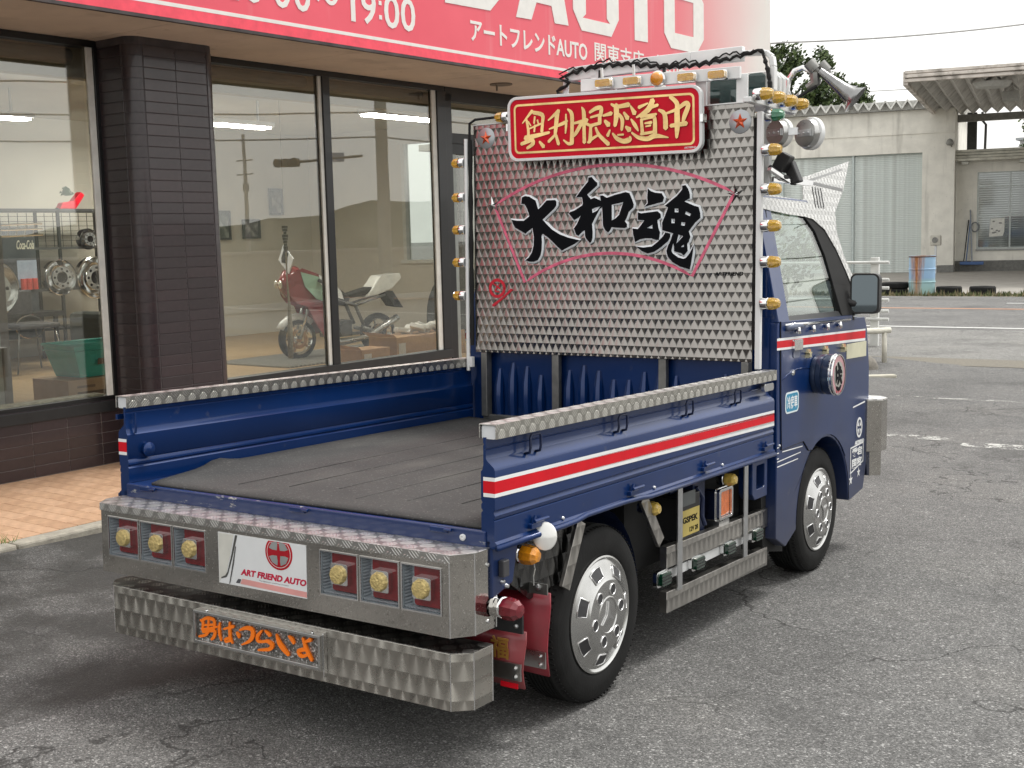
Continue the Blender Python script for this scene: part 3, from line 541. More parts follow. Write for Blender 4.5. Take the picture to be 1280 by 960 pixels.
# rubber mat with a curled left edge
mb = MB(); nx, ny = 26, 40
vs = []; fs = []
for j in range(ny+1):
    for i in range(nx+1):
        u, v = i/nx, j/ny; y = .012 + 1.87*v
        xl = -.60 - .090*min(1, v*5.2) + .004*math.sin(v*9)
        x = xl + (.692-xl)*u; z = .652
        if u < .10: z += .016*math.exp(-((v-.19)/.035)**2)*(1-u/.10) + .006*(1-u/.10)*min(1, v*5)
        z += .0012*math.sin(x*5+y*3)
        if 0 < v < .02 or j == 0: z -= .004
        vs.append((x, y, z))
for j in range(ny):
    for i in range(nx):
        a = j*(nx+1)+i; fs.append((a, a+1, a+nx+2, a+nx+1))
mb.add(vs, fs); o = mb.build('bed_mat', bedmat, T, smooth=True)
so = o.modifiers.new('thick', 'SOLIDIFY'); so.thickness = .007; so.offset = -1
mb = MB()
for k in range(7):
    x = -.32 + k*.16; mb.tube([(x+.01*math.sin(k), .12+.05*(k % 3), .6535), (x, 1.0, .6535), (x, 1.85, .6535)], .0011, 5)
mb.build('mat_seam', bedmat, T, kind=None)

# ---- side gates
def gate_profile(sg):
    # (x, z) outline of the pressed panel, sg=+1 right, -1 left ; x measured outwards
    P = [(.728, .594), (.740, .598), (.741, .608), (.733, .614), (.733, .668), (.729, .671), (.733, .674), (.735, .682), (.731, .690), (.731, .694), (.735, .698),
         (.736, .800), (.733, .808), (.711, .826), (.708, .832), (.708, .852), (.7055, .855), (.708, .858), (.708, .886),
         (.700, .886), (.700, .872), (.703, .868), (.700, .864), (.700, .815), (.697, .802), (.692, .796), (.692, .722), (.696, .716), (.692, .710), (.692, .700), (.697, .694), (.692, .688), (.692, .641), (.700, .635), (.700, .594)]
    return [(sg*x, z) for x, z in P]
def gate(sg):
    mb = MB(); mb.prism(gate_profile(sg), lambda u, v, d: (u, d, v), .0, 1.918)
    g = mb.build('side_gate', blue, T, smooth=35)
    # tread plate capping
    mb = MB(); U = [(.689, .884), (.689, .921), (.742, .921), (.742, .883), (.740, .883), (.740, .919), (.691, .919), (.691, .884)]
    mb.prism([(sg*x, z) for x, z in U], lambda u, v, d: (u, d, v), -.002, 1.925)
    # own material per face: top and side relief
    o = mb.build('top_capping', [tread_side, tread_top], g, bevel=0)
    for p in o.data.polygons:
        if abs(p.normal.z) > .7: p.material_index = 1
    mb = MB(); mb.prism(rrect(.693, .737, .882, .917, .006), lambda u, v, d: (sg*u, d, v), .004, .05); mb.build('end_plug', whitepl, g)
    # stripes: 1.2 mm film wrapped round the rear end
    for nm, mt, z0, z1 in (('white_stripe', white, .773, .783), ('red_stripe', red, .741, .773), ('white_stripe', white, .731, .741)):
        mb = MB()
        if sg > 0:
            mb.add([(.7364, -.0012, z0), (.7364, -.0012, z1), (.7364, 1.917, z1-.018), (.7364, 1.917, z0-.026)], [(3, 2, 1, 0)][0:1])
            mb.add([(.7364, -.0012, z0), (.7364, -.0012, z1), (.700, -.0012, z1), (.700, -.0012, z0)], [(0, 1, 2, 3)])
        else:
            mb.add([(-.7364, -.0012, z0), (-.7364, -.0012, z1), (-.7364, 1.917, z1), (-.7364, 1.917, z0)], [(0, 1, 2, 3)])
            mb.add([(-.7364, -.0012, z0), (-.7364, -.0012, z1), (-.697, -.0012, z1), (-.697, -.0012, z0)], [(3, 2, 1, 0)])
        mb.build(nm, mt, g)
    for y in (.20, .695, 1.165, 1.57):
        mb = MB(); mb.tube([(sg*.716, y-.026, .822), (sg*.731, y-.026, .826), (sg*.734, y-.026, .840), (sg*.734, y-.026, .866), (sg*.734, y-.020, .874), (sg*.734, y+.020, .874), (sg*.734, y+.026, .866), (sg*.734, y+.026, .840), (sg*.731, y+.026, .826), (sg*.716, y+.026, .822)], .0038, 7)
        mb.build('rope_hook', dkblue if sg > 0 else blue, g, smooth=True)
    for y in (.19, .755, 1.285, 1.83):
        mb = MB(); mb.box(sg*.738-.008, sg*.738+.008, y-.03, y+.022, .620, .634); mb.cyl((sg*.748, y-.02, .640), (sg*.748, y+.05, .640), .0055, seg=8)
        mb.prism([(y-.022, .634), (y+.004, .634), (y-.009, .656)], lambda u, v, d: (d, u, v), sg*.738, sg*.746)
        mb.build('hinge', blue, g, bevel=.0015)
        mb = MB(); mb.lathe([(.0, .006), (.005, .004), (.006, 0)], (sg*.7335 if sg > 0 else -.7335, y+.15, .618), 'x', 8)
        mb.build('bolt', alu, g)
    # lip along the bottom edge
    mb = MB(); mb.tube([(sg*.741, .0, .598), (sg*.741, .32, .598), (sg*.741, .40, .600), (sg*.741, .46, .607), (sg*.741, .70, .607), (sg*.741, .80, .603), (sg*.741, .86, .597), (sg*.741, 1.918, .594)], .0085, 8); mb.build('bottom_lip', blue, g, smooth=True)
    return g
gr = gate(1); gl_ = gate(-1)
mb = MB(); mb.prism(rrect(1.80, 1.895, .846, .874, .012), lambda u, v, d: (d, u, v), .728, .742); mb.box(.714, .73, 1.87, 1.90, .85, .87); mb.build('gate_latch', alu, gr, bevel=.002)
mb = MB(); mb.lathe([(0, 0), (.020, 0), (.024, .006), (.024, .014), (.014, .020), (0, .021)], (-.693, .075, .742), 'x', 14); mb.build('rubber_stop', blue, gl_, smooth=40)
mb = MB(); mb.tube([(-.69, .03, .80), (-.685, .03, .83), (-.685, .03, .865)], .004, 6); mb.box(-.742, -.733, -.004, .03, .845, .862); mb.build('gate_pin', blue, gl_)

# ---- rear corner posts
for sg in (1, -1):
    mb = MB(); mb.prism([(.0, .62), (.0, .46), (.10, .485), (.135, .62)], lambda u, v, d: (d, u, v), sg*.66, sg*.724)
    q = mb.build('corner_post', blue, T, bevel=.006)
    if sg > 0:
        mb = MB(); mb.box(.7245, .742, .028, .056, .515, .560); mb.build('side_marker', M('smoked_plastic', (.05, .05, .055), .3, 0, .1), q, bevel=.003)
        for z in (.50, .484):
            mb = MB(); mb.lathe([(0, .009), (.005, .008), (.007, 0)], (.7245, .045+(.5-z)*1.2, z), 'x', 8); mb.build('bolt', alu, q)

# ---- headboard
hb = MB(); hb.box(-.653, .653, 1.888, 1.896, .950, 1.941); hb = hb.build('headboard_panel', swirl_head, T, bevel=.0015)
mb = MB(); mb.box(-.655, .655, 1.886, 1.898, 1.9412, 1.946); mb.build('top_edge', white, hb)
for x, w_ in ((-.608, .030), (-.246, .034), (.263, .034), (.625, .030)):
    mb = MB(); mb.box(x-w_/2, x+w_/2, 1.885 if abs(x) > .5 else 1.898, 1.925, .666, .949 if abs(x) > .5 else .958); mb.build('frame_post', galv, T, bevel=.002)
mb = MB(); mb.box(-.624, .64, 1.900, 1.928, .648, .672); mb.build('frame_rail', galv, T, bevel=.002)
# poles each side with wiring behind
mb = MB(); mb.cyl((-.680, 1.868, .868), (-.680, 1.868, 1.885), .0085, seg=10); mb.box(-.672, -.655, 1.862, 1.880, .885, .93); mb.build('lamp_pole', white, T, smooth=40)
mb = MB(); mb.box(.676, .698, 1.858, 1.880, .925, 1.90); mb.build('lamp_pole', white, T, bevel=.003)
mb = MB(); mb.tube([(-.662, 1.875, .98+.09*i + .0) for i in range(11)], [.008+.003*(i % 2) for i in range(11)], 6); mb.tube([(-.662, 1.87, 1.88), (-.66, 1.87, 1.95), (-.63, 1.87, 1.965), (-.40, 1.88, 1.972)], .006, 6)
mb.build('wiring_loom', blackm, T)
mb = MB(); mb.tube([(.664, 1.88, 1.0+.08*i) for i in range(12)], [.007+.003*(i % 2) for i in range(12)], 6); mb.build('wiring_loom', blackm, T)
# star badges
for x, z in ((-.585, 1.884), (.597, 1.871)):
    mb = MB(); mb.lathe([(0, -.003), (.042, -.003), (.0455, -.001), (.0455, 0)], (x, 1.888, z), 'y', 28); d_ = mb.build('star_badge', M('frosted_disc', (.42, .44, .46), .3, .6, .05), hb, smooth=40)
    mb = MB(); P = star_poly(x, z, .032, .0135)
    vs = [(x, 1.871, z)] + [(p[0], 1.884, p[1]) for p in P]; mb.add(vs, [(0, i+1, (i+1) % 10+1) for i in range(10)]); mb.build('star', starred, hb)
for x, z in ((-.552, 1.594), (.582, 1.597)):
    mb = MB(); P = star_poly(x, z, .040, .010, 5, 100); mb.add([(x, 1.876, z)] + [(p[0], 1.886, p[1]) for p in P], [(0, i+1, (i+1) % 10+1) for i in range(10)]); mb.build('silver_star', chrome, hb)
# fan outline
def arc3(a, b, c, n=24):
    ax, ay = a; bx, by = b; cx, cy = c
    d = 2*(ax*(by-cy)+bx*(cy-ay)+cx*(ay-by)); ux = ((ax*ax+ay*ay)*(by-cy)+(bx*bx+by*by)*(cy-ay)+(cx*cx+cy*cy)*(ay-by))/d
    uy = ((ax*ax+ay*ay)*(cx-bx)+(bx*bx+by*by)*(ax-cx)+(cx*cx+cy*cy)*(bx-ax))/d; r = math.hypot(ax-ux, ay-uy)
    t0 = math.atan2(ay-uy, ax-ux); t1 = math.atan2(cy-uy, cx-ux)
    return [(ux+r*math.cos(t0+(t1-t0)*i/n), uy+r*math.sin(t0+(t1-t0)*i/n)) for i in range(n+1)]
fan = arc3((-.544, 1.592), (.030, 1.738), (.576, 1.602)) + arc3((.399, 1.283), (.005, 1.378), (-.389, 1.259))
mb = MB(); n = len(fan)
for i in range(n):
    a = Vector((fan[i][0], fan[i][1])); b = Vector((fan[(i+1) % n][0], fan[(i+1) % n][1])); pa = Vector(fan[i-1]); nb = Vector(fan[(i+2) % n])
    def off(p, q, r):
        d = (r-p).normalized(); nn = Vector((-d.y, d.x)); return nn
    na = off(pa, a, b); nb_ = off(a, b, nb); h = .0062
    mb.add([(a.x+na.x*h, 1.8868, a.y+na.y*h), (a.x-na.x*h, 1.8868, a.y-na.y*h), (b.x-nb_.x*h, 1.8868, b.y-nb_.y*h), (b.x+nb_.x*h, 1.8868, b.y+nb_.y*h)], [(0, 1, 2, 3)])
mb.build('fan_outline', pink, hb)
# painted characters, traced strokes with a white edge
mb = MB(); we = MB()
for i, (o_, hs_) in enumerate(KANJI):
    mb.prism(o_, lambda u, v, d: (u, -d, v), -1.887, -(1.8788 - i*.0003), hs_)
    for l in [o_] + list(hs_):
        we.tube([(p[0], 1.8872, p[1]) for p in l], .0085, 6, closed=True)
mb.build('black_lettering', ink, hb); we.build('lettering_edge', M('white_edge_paint', (.80, .84, .88), .5, 0, .05), hb)
mb = MB()
for i, s_ in enumerate(REDMON): stroke_mb(mb, s_, lambda u, v, d: (u, d, v), 1.8878, 1.8865 - i*.0003)
mb.build('red_emblem', redink, hb)
mb = MB(); text_mb(mb, 'ARTFRIEND', XZ, .495, .615, 1.284, 1.299, 1.8878, 1.8868, .02, .2); mb.build('small_lettering', ink, hb)

# ---- red name board
def SB(u, v, d):      # u 0..1, v 0..1 on the board
    x = -.435+.897*u; zt = 2.039 - .021*u; zb = 1.771 - .011*u; return (x, 1.842 - d - .010*v, zb + (zt-zb)*v)
sx, sz = .897, .268
def SBm(x, z, d): return SB((x+.435)/.897, None, d) if z is None else SB((x+.435)/.897, (z-(1.771-.011*(x+.435)/.897))/((2.039-.021*(x+.435)/.897)-(1.771-.011*(x+.435)/.897)), d)
def board_ring(r, ins): return [((a)/sx, (b)/sz) for a, b in rrect(ins, sx-ins, ins, sz-ins, r)]
mb = MB(); mb.prism(board_ring(.045, 0), SB, -.02, .004, [board_ring(.035, .012)]); nb = mb.build('name_board', white, T, bevel=.0015)
mb = MB(); mb.prism(board_ring(.035, .0125), SB, -.018, .000); mb.build('board_face', redsign, nb)
mb = MB(); mb.prism(board_ring(.022, .031), SB, .0002, .0016, [board_ring(.015, .040)]); mb.build('gold_line', gold, nb)
mb = MB()
for i, s_ in enumerate(GOLD): stroke_mb(mb, [(q[0], q[1], q[2]*1.5) for q in s_], SBm, .0002, .0022 + i*.00006)
mb.build('gold_lettering', gold, nb)
mb = MB(); mb.box(-.442, -.434, 1.83, 1.86, 1.90, 1.93); mb.box(.458, .470, 1.825, 1.86, 1.875, 1.905); mb.build('board_clip', chrome, nb)
mb = MB(); mb.box(-.30, -.27, 1.86, 1.888, 1.80, 1.93); mb.box(.27, .30, 1.86, 1.888, 1.80, 1.93); mb.build('board_bracket', black, nb)
mb = MB(); text_mb(mb, 'ARTFRIEND', lambda u, v, d: SBm(u, v, d), .385, .435, 1.778, 1.785, .0002, .001, .02); mb.build('maker_mark', white, nb)

# ---- marker lamps
def marker_lamp(p, ax, parent=None, lens=amber, k=1.0, nm='marker_lamp'):
    ax = Vector(ax).normalized(); q = ax.to_track_quat('X', 'Z')
    mb = MB(); mb.lathe([(0, 0), (.021, 0), (.023, .004), (.023, .026), (.019, .030), (.019, .034)], axis='x', seg=18)
    b = mb.build(nm, chrome, parent or T, smooth=40, loc=p); b.rotation_mode = 'QUATERNION'; b.rotation_quaternion = q; b.scale = (k, k, k)
    mb = MB(); seg = 16; prof = [(.024, .032), (.0245, .042), (.022, .062), (.014, .073), (0, .075)]
    for r, h in prof: pass
    vs = []
    for r, h in prof:
        for i in range(seg):
            rr = r*(1.0 if i % 2 else .90); a = 2*PI*i/seg; vs.append((h, rr*math.cos(a), rr*math.sin(a)))
    mb.add(vs, [(j*seg+i, j*seg+(i+1) % seg, (j+1)*seg+(i+1) % seg, (j+1)*seg+i) for j in range(len(prof)-1) for i in range(seg)])
    mb.build('lens', lens, b); return b
for z in (1.756, 1.609, 1.472, 1.336, 1.178): marker_lamp((.698, 1.868, z), (1, 0, 0))
for z in (1.782, 1.632, 1.490, 1.347, 1.200): marker_lamp((-.688, 1.868, z), (-1, 0, .0), k=.9)
for i in range(4): marker_lamp((.690, 1.800 + .122*i, 1.955), (1, 0, 0), k=1.0)
mb = MB(); mb.box(.662, .692, 1.76, 2.23, 1.925, 1.945); mb.build('lamp_rail', white, T, bevel=.003)
marker_lamp((.692, 1.905, 1.888), (1, 0, 0), lens=green_l)
marker_lamp((-.455, 1.868, 1.965), (-1, 0, 0), k=.9)
# lamp bar above the board
mb = MB(); mb.add([(-.10, 1.872, 2.040), (.60, 1.872, 2.032), (.60, 1.872, 2.078), (-.10, 1.872, 2.090), (-.10, 1.890, 2.040), (.60, 1.890, 2.032), (.60, 1.890, 2.078), (-.10, 1.890, 2.090)], [(0,1,2,3),(7,6,5,4),(3,2,6,7),(0,4,5,1),(1,5,6,2),(0,3,7,4)])
lb = mb.build('lamp_bar', white, T, bevel=.002)
for x, z in ((.020, 2.062), (.148, 2.059), (.388, 2.052), (.516, 2.050)):
    mb = MB(); mb.prism(rrect(x-.040, x+.040, z-.019, z+.019, .012), XZ, 1.855, 1.872); a_ = mb.build('flat_lamp', chrome, T, bevel=.002)
    mb = MB(); mb.prism(rrect(x-.034, x+.034, z-.0145, z+.0145, .008), XZ, 1.838, 1.8545); mb.build('lens', amber, a_, bevel=.005)
mb = MB(); mb.lathe([(0, 0), (.030, 0), (.033, -.01), (.033, -.016), (.027, -.02)], (.260, 1.872, 2.058), 'y', 20); a_ = mb.build('round_lamp', chrome, T, smooth=40)
mb = MB(); mb.lathe([(.027, -.018), (.026, -.030), (.018, -.040), (0, -.043)], (.260, 1.872, 2.058), 'y', 20); mb.build('lens', ambd, a_, smooth=True)
mb = MB()
for x in (.03, .43, .60): mb.box(x-.022, x+.022, 1.892, 1.905, 1.94, 2.05)
for x in (.185, .33): mb.bar((x-.2+.02, 1.868, 2.075), (x-.2+.02, 1.862, 2.125), .008, .01)
mb.build('bar_stay', white, T)
# roof carrier band
band = [(-.215, 2.132), (-.08, 2.136), (.12, 2.140), (.35, 2.141), (.57, 2.141), (.66, 2.137), (.686, 2.118), (.692, 2.08), (.692, 1.99)]
mb = MB()
for (a, b) in zip(band[:-1], band[1:]): mb.bar((a[0], 1.98, a[1]), (b[0], 1.98, b[1]), .030, .056 if b[0] < .6 else .02, up=(0, 0, 1) if abs(b[0]-a[0]) > abs(b[1]-a[1]) else (1, 0, 0))
mb.tube([(-.215, 1.98, 2.135), (-.232, 1.98, 2.11), (-.236, 1.98, 2.06), (-.236, 1.98, 1.96)], .014, 8); mb.box(-.105, -.070, 1.965, 1.990, 1.95, 2.12)
for x in (-.23, .672): mb.box(x-.012, x+.012, 1.97, 1.995, 1.60, 2.0)
mb.build('roof_carrier', white, T, bevel=.003)
mb = MB(); pts = []; r_ = []
for i in range(90):
    t = i/89
    if t < .12: p = (-.235 + .03*math.sin(i), 1.955, 2.02 + .1*t/.12)
    elif t < .8: u = (t-.12)/.68; p = (-.215 + .87*u, 1.955, 2.132 + .018*math.sin(u*7) + .006*math.sin(i*2.1))
    else: u = (t-.8)/.2; p = (.655 + .034*math.sin(u*1.57), 1.955, 2.142 - .16*u)
    pts.append((p[0], p[1], p[2]+random.uniform(-.0025, .0025))); r_.append(random.uniform(.005, .010))
mb.tube(pts, r_, 7); mb.tube([(a_, b_-.004, c_+.012+.008*math.sin(i_*.5)) for i_, (a_, b_, c_) in enumerate(pts[8:70])], .0035, 5); mb.build('wiring_loom', blackm, T)
mb = MB()
for x in (-.06, .235): mb.box(x-.006, x+.006, 1.960, 1.968, 2.075, 2.135)
mb.build('cable_tie', black, T)
# lamp box with dark panes behind the headboard
mb = MB(); mb.box(.36, .655, 2.02, 2.22, 1.945, 2.075); box_ = mb.build('roof_lamp_box', M('box_side_white', (.62, .62, .60), .35, .2, .08), T, bevel=.012)
for x0, x1 in ((.415, .545), (.572, .645)):
    mb = MB(); mb.prism(rrect(x0, x1, 1.952, 2.068, .018), XZ, 2.012, 2.019); mb.build('dark_pane', M('dark_teal_pane', (.02, .055, .05), .06, .2, .1, coat=1), box_)
mb = MB()
for k in range(5): mb.tube([(.664+.005*k, 2.03+.03*k, 1.95), (.666+.005*k, 2.03+.03*k, 2.05), (.650, 2.03+.03*k, 2.08)], .006, 6)
mb.build('rounded_end', white, box_)
# twin round lamps facing forward, seen from behind
for x, y, r in ((.715, 1.965, .050), (.800, 2.055, .057)):
    mb = MB(); mb.lathe([(0, -.012), (r*.92, -.012), (r, 0), (r, .03), (r*.7, .055), (0, .06)], axis='y', seg=28)
    s_ = mb.build('spot_lamp', steel, T, smooth=40, loc=(x, y, 1.828)); s_.rotation_euler = (0, 0, math.radians(-22))
    mb = MB(); mb.lathe([(r*.99, .012), (r*1.10, .016), (r*1.10, .034), (r*.99, .036)], axis='y', seg=28); mb.build('white_rim', white, s_, smooth=40)
    mb = MB(); mb.box(-.035, .035, -.019, -.013, -.013, .013)
    for q in (-.024, 0, .024): mb.lathe([(0, -.024), (.004, -.022), (.005, -.018)], (q, 0, 0), 'y', 8)
    mb.build('strap', alu, s_)
mb = MB(); mb.box(.700, .80, 1.955, 1.962, 1.815, 1.842); mb.build('lamp_bracket', alu, T)
# air horns on a curved bracket
mb = MB(); mb.tube([(.650, 2.28, 1.985), (.628, 2.29, 2.03), (.630, 2.30, 2.075), (.655, 2.30, 2.108), (.690, 2.30, 2.118), (.722, 2.30, 2.100), (.742, 2.30, 2.066), (.765, 2.30, 2.055)], .011, 8); mb.tube([(.65, 2.28, 1.985), (.688, 2.28, 2.02), (.67, 2.28, 1.97)], .008, 6)
mb.build('horn_bracket', chrome, T, smooth=True)
hz = D.objects.new('air_horn', None); COL.objects.link(hz); hz.parent = T; hz.empty_display_size = .05
mb = MB()
for k, (dx, dz) in enumerate(((0, 0), (.036, -.006))):
    a = Vector((.735+dx, 2.27+.03*k, 2.112+dz)); d = Vector((.78, .28, -.60)).normalized()
    mb.cyl(a-d*.012+Vector((0, 0, .012)), a+d*.022, .024, .024, 14); mb.cyl(a+d*.022, a+d*.036, .016, .012, 12)
mb.tube([(.745, 2.28, 2.09), (.75, 2.28, 2.05), (.72, 2.28, 2.03)], .02, 7)
mb.build('diaphragm_housing', galv, hz, smooth=40)
mb = MB()
for k, L_ in enumerate((.185, .13)):
    a = Vector((.768+.012*k, 2.28+.05*k, 2.095-.004*k)); d = Vector((.74, .18, -.65)).normalized(); q = (1, .6)[k]
    mb.tube([a, a+d*.05, a+d*L_*.6, a+d*L_*.85, a+d*L_*.95, a+d*L_], [.015*q, .019*q, .027*q, .037*q, .050*q, .062*q], 18, caps=False)
mb.build('trumpet', M('horn_grey', (.26, .26, .26), .25, 1, .2, 20), hz, smooth=True)
mb = MB(); mb.tube([(.665, 2.2, 1.965), (.72, 2.25, 2.01), (.76, 2.27, 2.035)], .007, 6); mb.build('air_hose', blackm, T)
# clutter under the carrier
mb = MB(); mb.obox((.72, 2.02, 1.72), .05, .06, .07, Matrix.Rotation(.5, 3, 'Y')); mb.obox((.745, 2.06, 1.68), .04, .05, .09, Matrix.Rotation(-.4, 3, 'Y')); mb.tube([(.69, 1.95, 1.70), (.73, 2.0, 1.66), (.76, 2.1, 1.65)], .012, 7)
mb.build('lamp_mount', black, T, bevel=.008)
mb = MB(); mb.bar((.69, 1.99, 1.655), (.80, 2.12, 1.64), .02, .02); mb.bar((.70, 1.93, 1.69), (.74, 2.03, 1.645), .02, .012); mb.build('mount_bar', chrome, T)

# ---- cab
def xs(z): return .722 - .1957*(z-1.10) if z > 1.10 else .735
AR = [(2.505 + .325*math.cos(math.radians(a)), .265 + .325*math.sin(math.radians(a))) for a in range(8, 173, 11)]
side = [(1.955, 1.10), (1.955, .25), (2.06, .20), (2.178, .25)] + AR[::-1] + [(2.835, .262), (2.87, .262), (3.04, .285), (3.09, .42), (3.105, .62), (3.10, .85), (3.06, 1.03), (3.02, 1.085)]
mb = MB()
mb.prism(side, lambda u, v, d: (d, u, v), -.733, .733)
cab = mb.build('cab_body', blue, T, smooth=30, bevel=.012)
mb = MB(); mb.box(-.56, .56, 1.98, 3.0, .22, .56); mb.build('floor_pan', blackm, cab)
mb = MB(); AR2 = [(2.505 + .33*math.cos(math.radians(a)), .27 + .33*math.sin(math.radians(a))) for a in range(0, 181, 10)]
for sg in (-1, 1):
    mb.add([(sg*.735, y, z) for y, z in AR2] + [(sg*.55, y, z) for y, z in AR2], [(i, i+1, i+20, i+19) for i in range(18)])
mb.build('wheel_arch_liner', blackm, cab)
# pressed ribs of the cab's rear wall
mb = MB(); mb.box(-.70, .70, 1.944, 1.955, .62, 1.12)
for k in range(17):
    x = -.56 + k*.072
    mb.tube([(x, 1.940, .66), (x, 1.934, .74), (x, 1.936, .80 + .03*math.sin(k*1.3)), (x, 1.946, .875 + .03*math.sin(k*1.3))], [.021, .023, .021, .012], 8)
mb.build('rear_wall', blue, cab, smooth=40)
# door skin with shut lines
door = [(1.975, 1.105), (1.975, 1.07), (1.985, .80), (1.998, .60), (2.24, .605), (2.30, .56), (2.345, .555)]
arc_d = [(2.505 + .335*math.cos(math.radians(a)), .265 + .335*math.sin(math.radians(a))) for a in range(118, 30, -10)]
door = door + arc_d + [(2.80, .60), (2.82, .80), (2.83, 1.10)]
for sg in (1, -1):
    mb = MB(); mb.prism(door, lambda u, v, d: (d, u, v), sg*.7335, sg*.738) if sg > 0 else mb.prism(door, lambda u, v, d: (d, u, v), sg*.738, sg*.7335)
    d_ = mb.build('door', blue, T, bevel=.002, bseg=2)
    for k in range(len(door)): pass
    mb = MB(); mb.tube([(sg*.7352, y, z) for y, z in door[:7]], .0024, 6); mb.build('shut_line', blackm, d_)
    for nm, mt, a, b, ra, rb in (('white_stripe', white, 1.031, 1.041, 1.0225, 1.031), ('red_stripe', red, 1.004, 1.031, .988, 1.0225), ('white_stripe', white, .995, 1.004, .976, .988)):
        mb = MB(); X = sg*.7392
        vs = [(X, 1.93, a), (X, 1.93, b), (X, 3.015, rb), (X, 3.015, ra)]; mb.add(vs, [(0, 1, 2, 3) if sg < 0 else (3, 2, 1, 0)])
        mb.add([(sg*.7345, 1.956, a), (sg*.7345, 1.956, b), (sg*.7345, 1.97, b), (sg*.7345, 1.97, a)], [(0, 1, 2, 3)])
        mb.build(nm, mt, d_)
    mb = MB(); mb.prism([(2.755, .908), (3.03, .905), (3.03, .974), (2.755, .974)], lambda u, v, d: (d, u, v), min(sg*.736, sg*.7400), max(sg*.736, sg*.7400)); mb.build('cream_panel', cream, d_)
    mb = MB(); mb.prism(rrect(2.09, 2.185, .985, 1.028, .008), lambda u, v, d: (d, u, v), min(sg*.738, sg*.750), max(sg*.738, sg*.750)); mb.build('door_handle', chrome, d_, bevel=.003)
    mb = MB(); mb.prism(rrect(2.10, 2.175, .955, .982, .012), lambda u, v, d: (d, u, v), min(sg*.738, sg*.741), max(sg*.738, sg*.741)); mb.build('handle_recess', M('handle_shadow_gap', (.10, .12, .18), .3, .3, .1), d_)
    mb = MB(); mb.lathe([(0, sg*.008), (.010, sg*.007), (.012, 0)], (sg*.738, 2.105, .897), 'x', 12); mb.build('door_lock', chrome, d_)
    # swage line
    mb = MB(); mb.tube([(sg*.736, 1.99, .875), (sg*.7365, 2.06, .895), (sg*.7365, 2.15, .908), (sg*.7365, 2.32, .903)], .0035, 6); mb.build('swage_line', blue, d_, smooth=True)
    mb = MB(); mb.tube([(sg*.736, 2.02, 1.088), (sg*.738, 2.25, 1.086), (sg*.736, 2.80, 1.080)], .007, 8); mb.build('waist_moulding', chrome, d_, smooth=True)
dr = None
for o_ in T.children:
    if o_.name.startswith('door') and o_.data and max(v.co.x for v in o_.data.vertices) > .7: dr = o_
# star studs, drum lamp, stickers on the right side
for y, z in ((2.255, .963), (2.46, .964), (2.69, .960)):
    mb = MB(); mb.prism(star_poly(y, z, .020, .009, 5, 90), lambda u, v, d: (d, u, v), .738, .757); mb.build('star_stud', M('pale_gold', (.75, .68, .42), .25, .7, .05), dr)
for y in (2.13, 2.30, 2.47, 2.63):
    mb = MB(); mb.tube([(.738, y, 1.062), (.750, y, 1.068), (.756, y, 1.050)], [.009, .012, .006], 8); mb.build('chrome_stud', chrome, dr, smooth=True)
mb = MB(); mb.tube([(.742, 2.02, 1.076), (.745, 2.10, 1.079), (.744, 2.19, 1.079)], [.011, .013, .008], 8); mb.build('grab_moulding', M('blue_grey_plastic', (.08, .10, .16), .35), dr, smooth=True)
mb = MB(); mb.lathe([(.070, 0), (.080, .003), (.082, .012), (.080, .018), (.080, .024), (.083, .027), (.083, .045), (.078, .048), (.078, .051), (.084, .054), (.084, .078)], (.737, 2.37, .872), 'x', 40); dl = mb.build('drum_lamp', car_paint('drum_blue', (.02, .035, .075)), T, smooth=35)
mb = MB(); mb.lathe([(.084, .078), (.0865, .080), (.0865, .084), (.084, .086), (.084, .092), (.0865, .094), (.085, .100), (.080, .100)], (.737, 2.37, .872), 'x', 40); mb.build('chrome_ring', chrome, dl, smooth=35)
mb = MB(); mb.lathe([(0, .0975), (.080, .0975), (.080, .095)], (.737, 2.37, .872), 'x', 40); mb.build('lamp_face', M('pink_film', (.62, .33, .36), .3, .2, .15, coat=.6), dl)
mb = MB(); mb.lathe([(0, .0985), (.056, .0985), (.056, .0975)], (.737, 2.37, .872), 'x', 32); mb.build('inner_disc', M('silver_film', (.50, .50, .46), .3, .5, .15), dl)
def DF(u, v, d): return (d, 2.37+u, .872+v)
mb = MB()
for i, s_ in enumerate([[(-.035, .035, .016), (-.030, .0, .020), (-.034, -.03, .010)], [(-.012, .048, .014), (.012, .020, .022), (.036, .008, .012)], [(-.02, .01, .012), (.02, .028, .014)], [(.0, .012, .014), (.004, -.012, .018), (-.012, -.036, .014)], [(.012, -.008, .016), (.034, -.036, .014)], [(-.02, -.014, .012), (.03, -.006, .012)], [(-.026, -.050, .010), (0, -.060, .014), (.026, -.046, .008)]]):
    stroke_mb(mb, s_, DF, .8357, .8367 + i*.0002)
mb.build('brush_emblem', ink, dl)
mb = MB(); text_mb(mb, '★ ★ ★', DF, -.03, .03, -.074, -.062, .8347, .8354, .0); mb.build('red_marks', redink, dl)
# 冷房車 sticker
SK = lambda u, v, d: (d, u, v)
mb = MB(); mb.prism(rrect(2.025, 2.172, .737, .822, .022), SK, .7382, .7392); sk = mb.build('sticker', M('sticker_white', (.72, .80, .82), .4, 0, .04), T)
mb = MB(); mb.prism(rrect(2.034, 2.163, .744, .815, .016), SK, .7393, .7397); mb.build('sticker_field', M('sticker_blue', (.03, .25, .42), .4, 0, .05), sk)
mb = MB(); text_mb(mb, '冷房車', SK, 2.042, 2.155, .754, .806, .7397, .7402, .02); mb.build('sticker_lettering', white, sk)
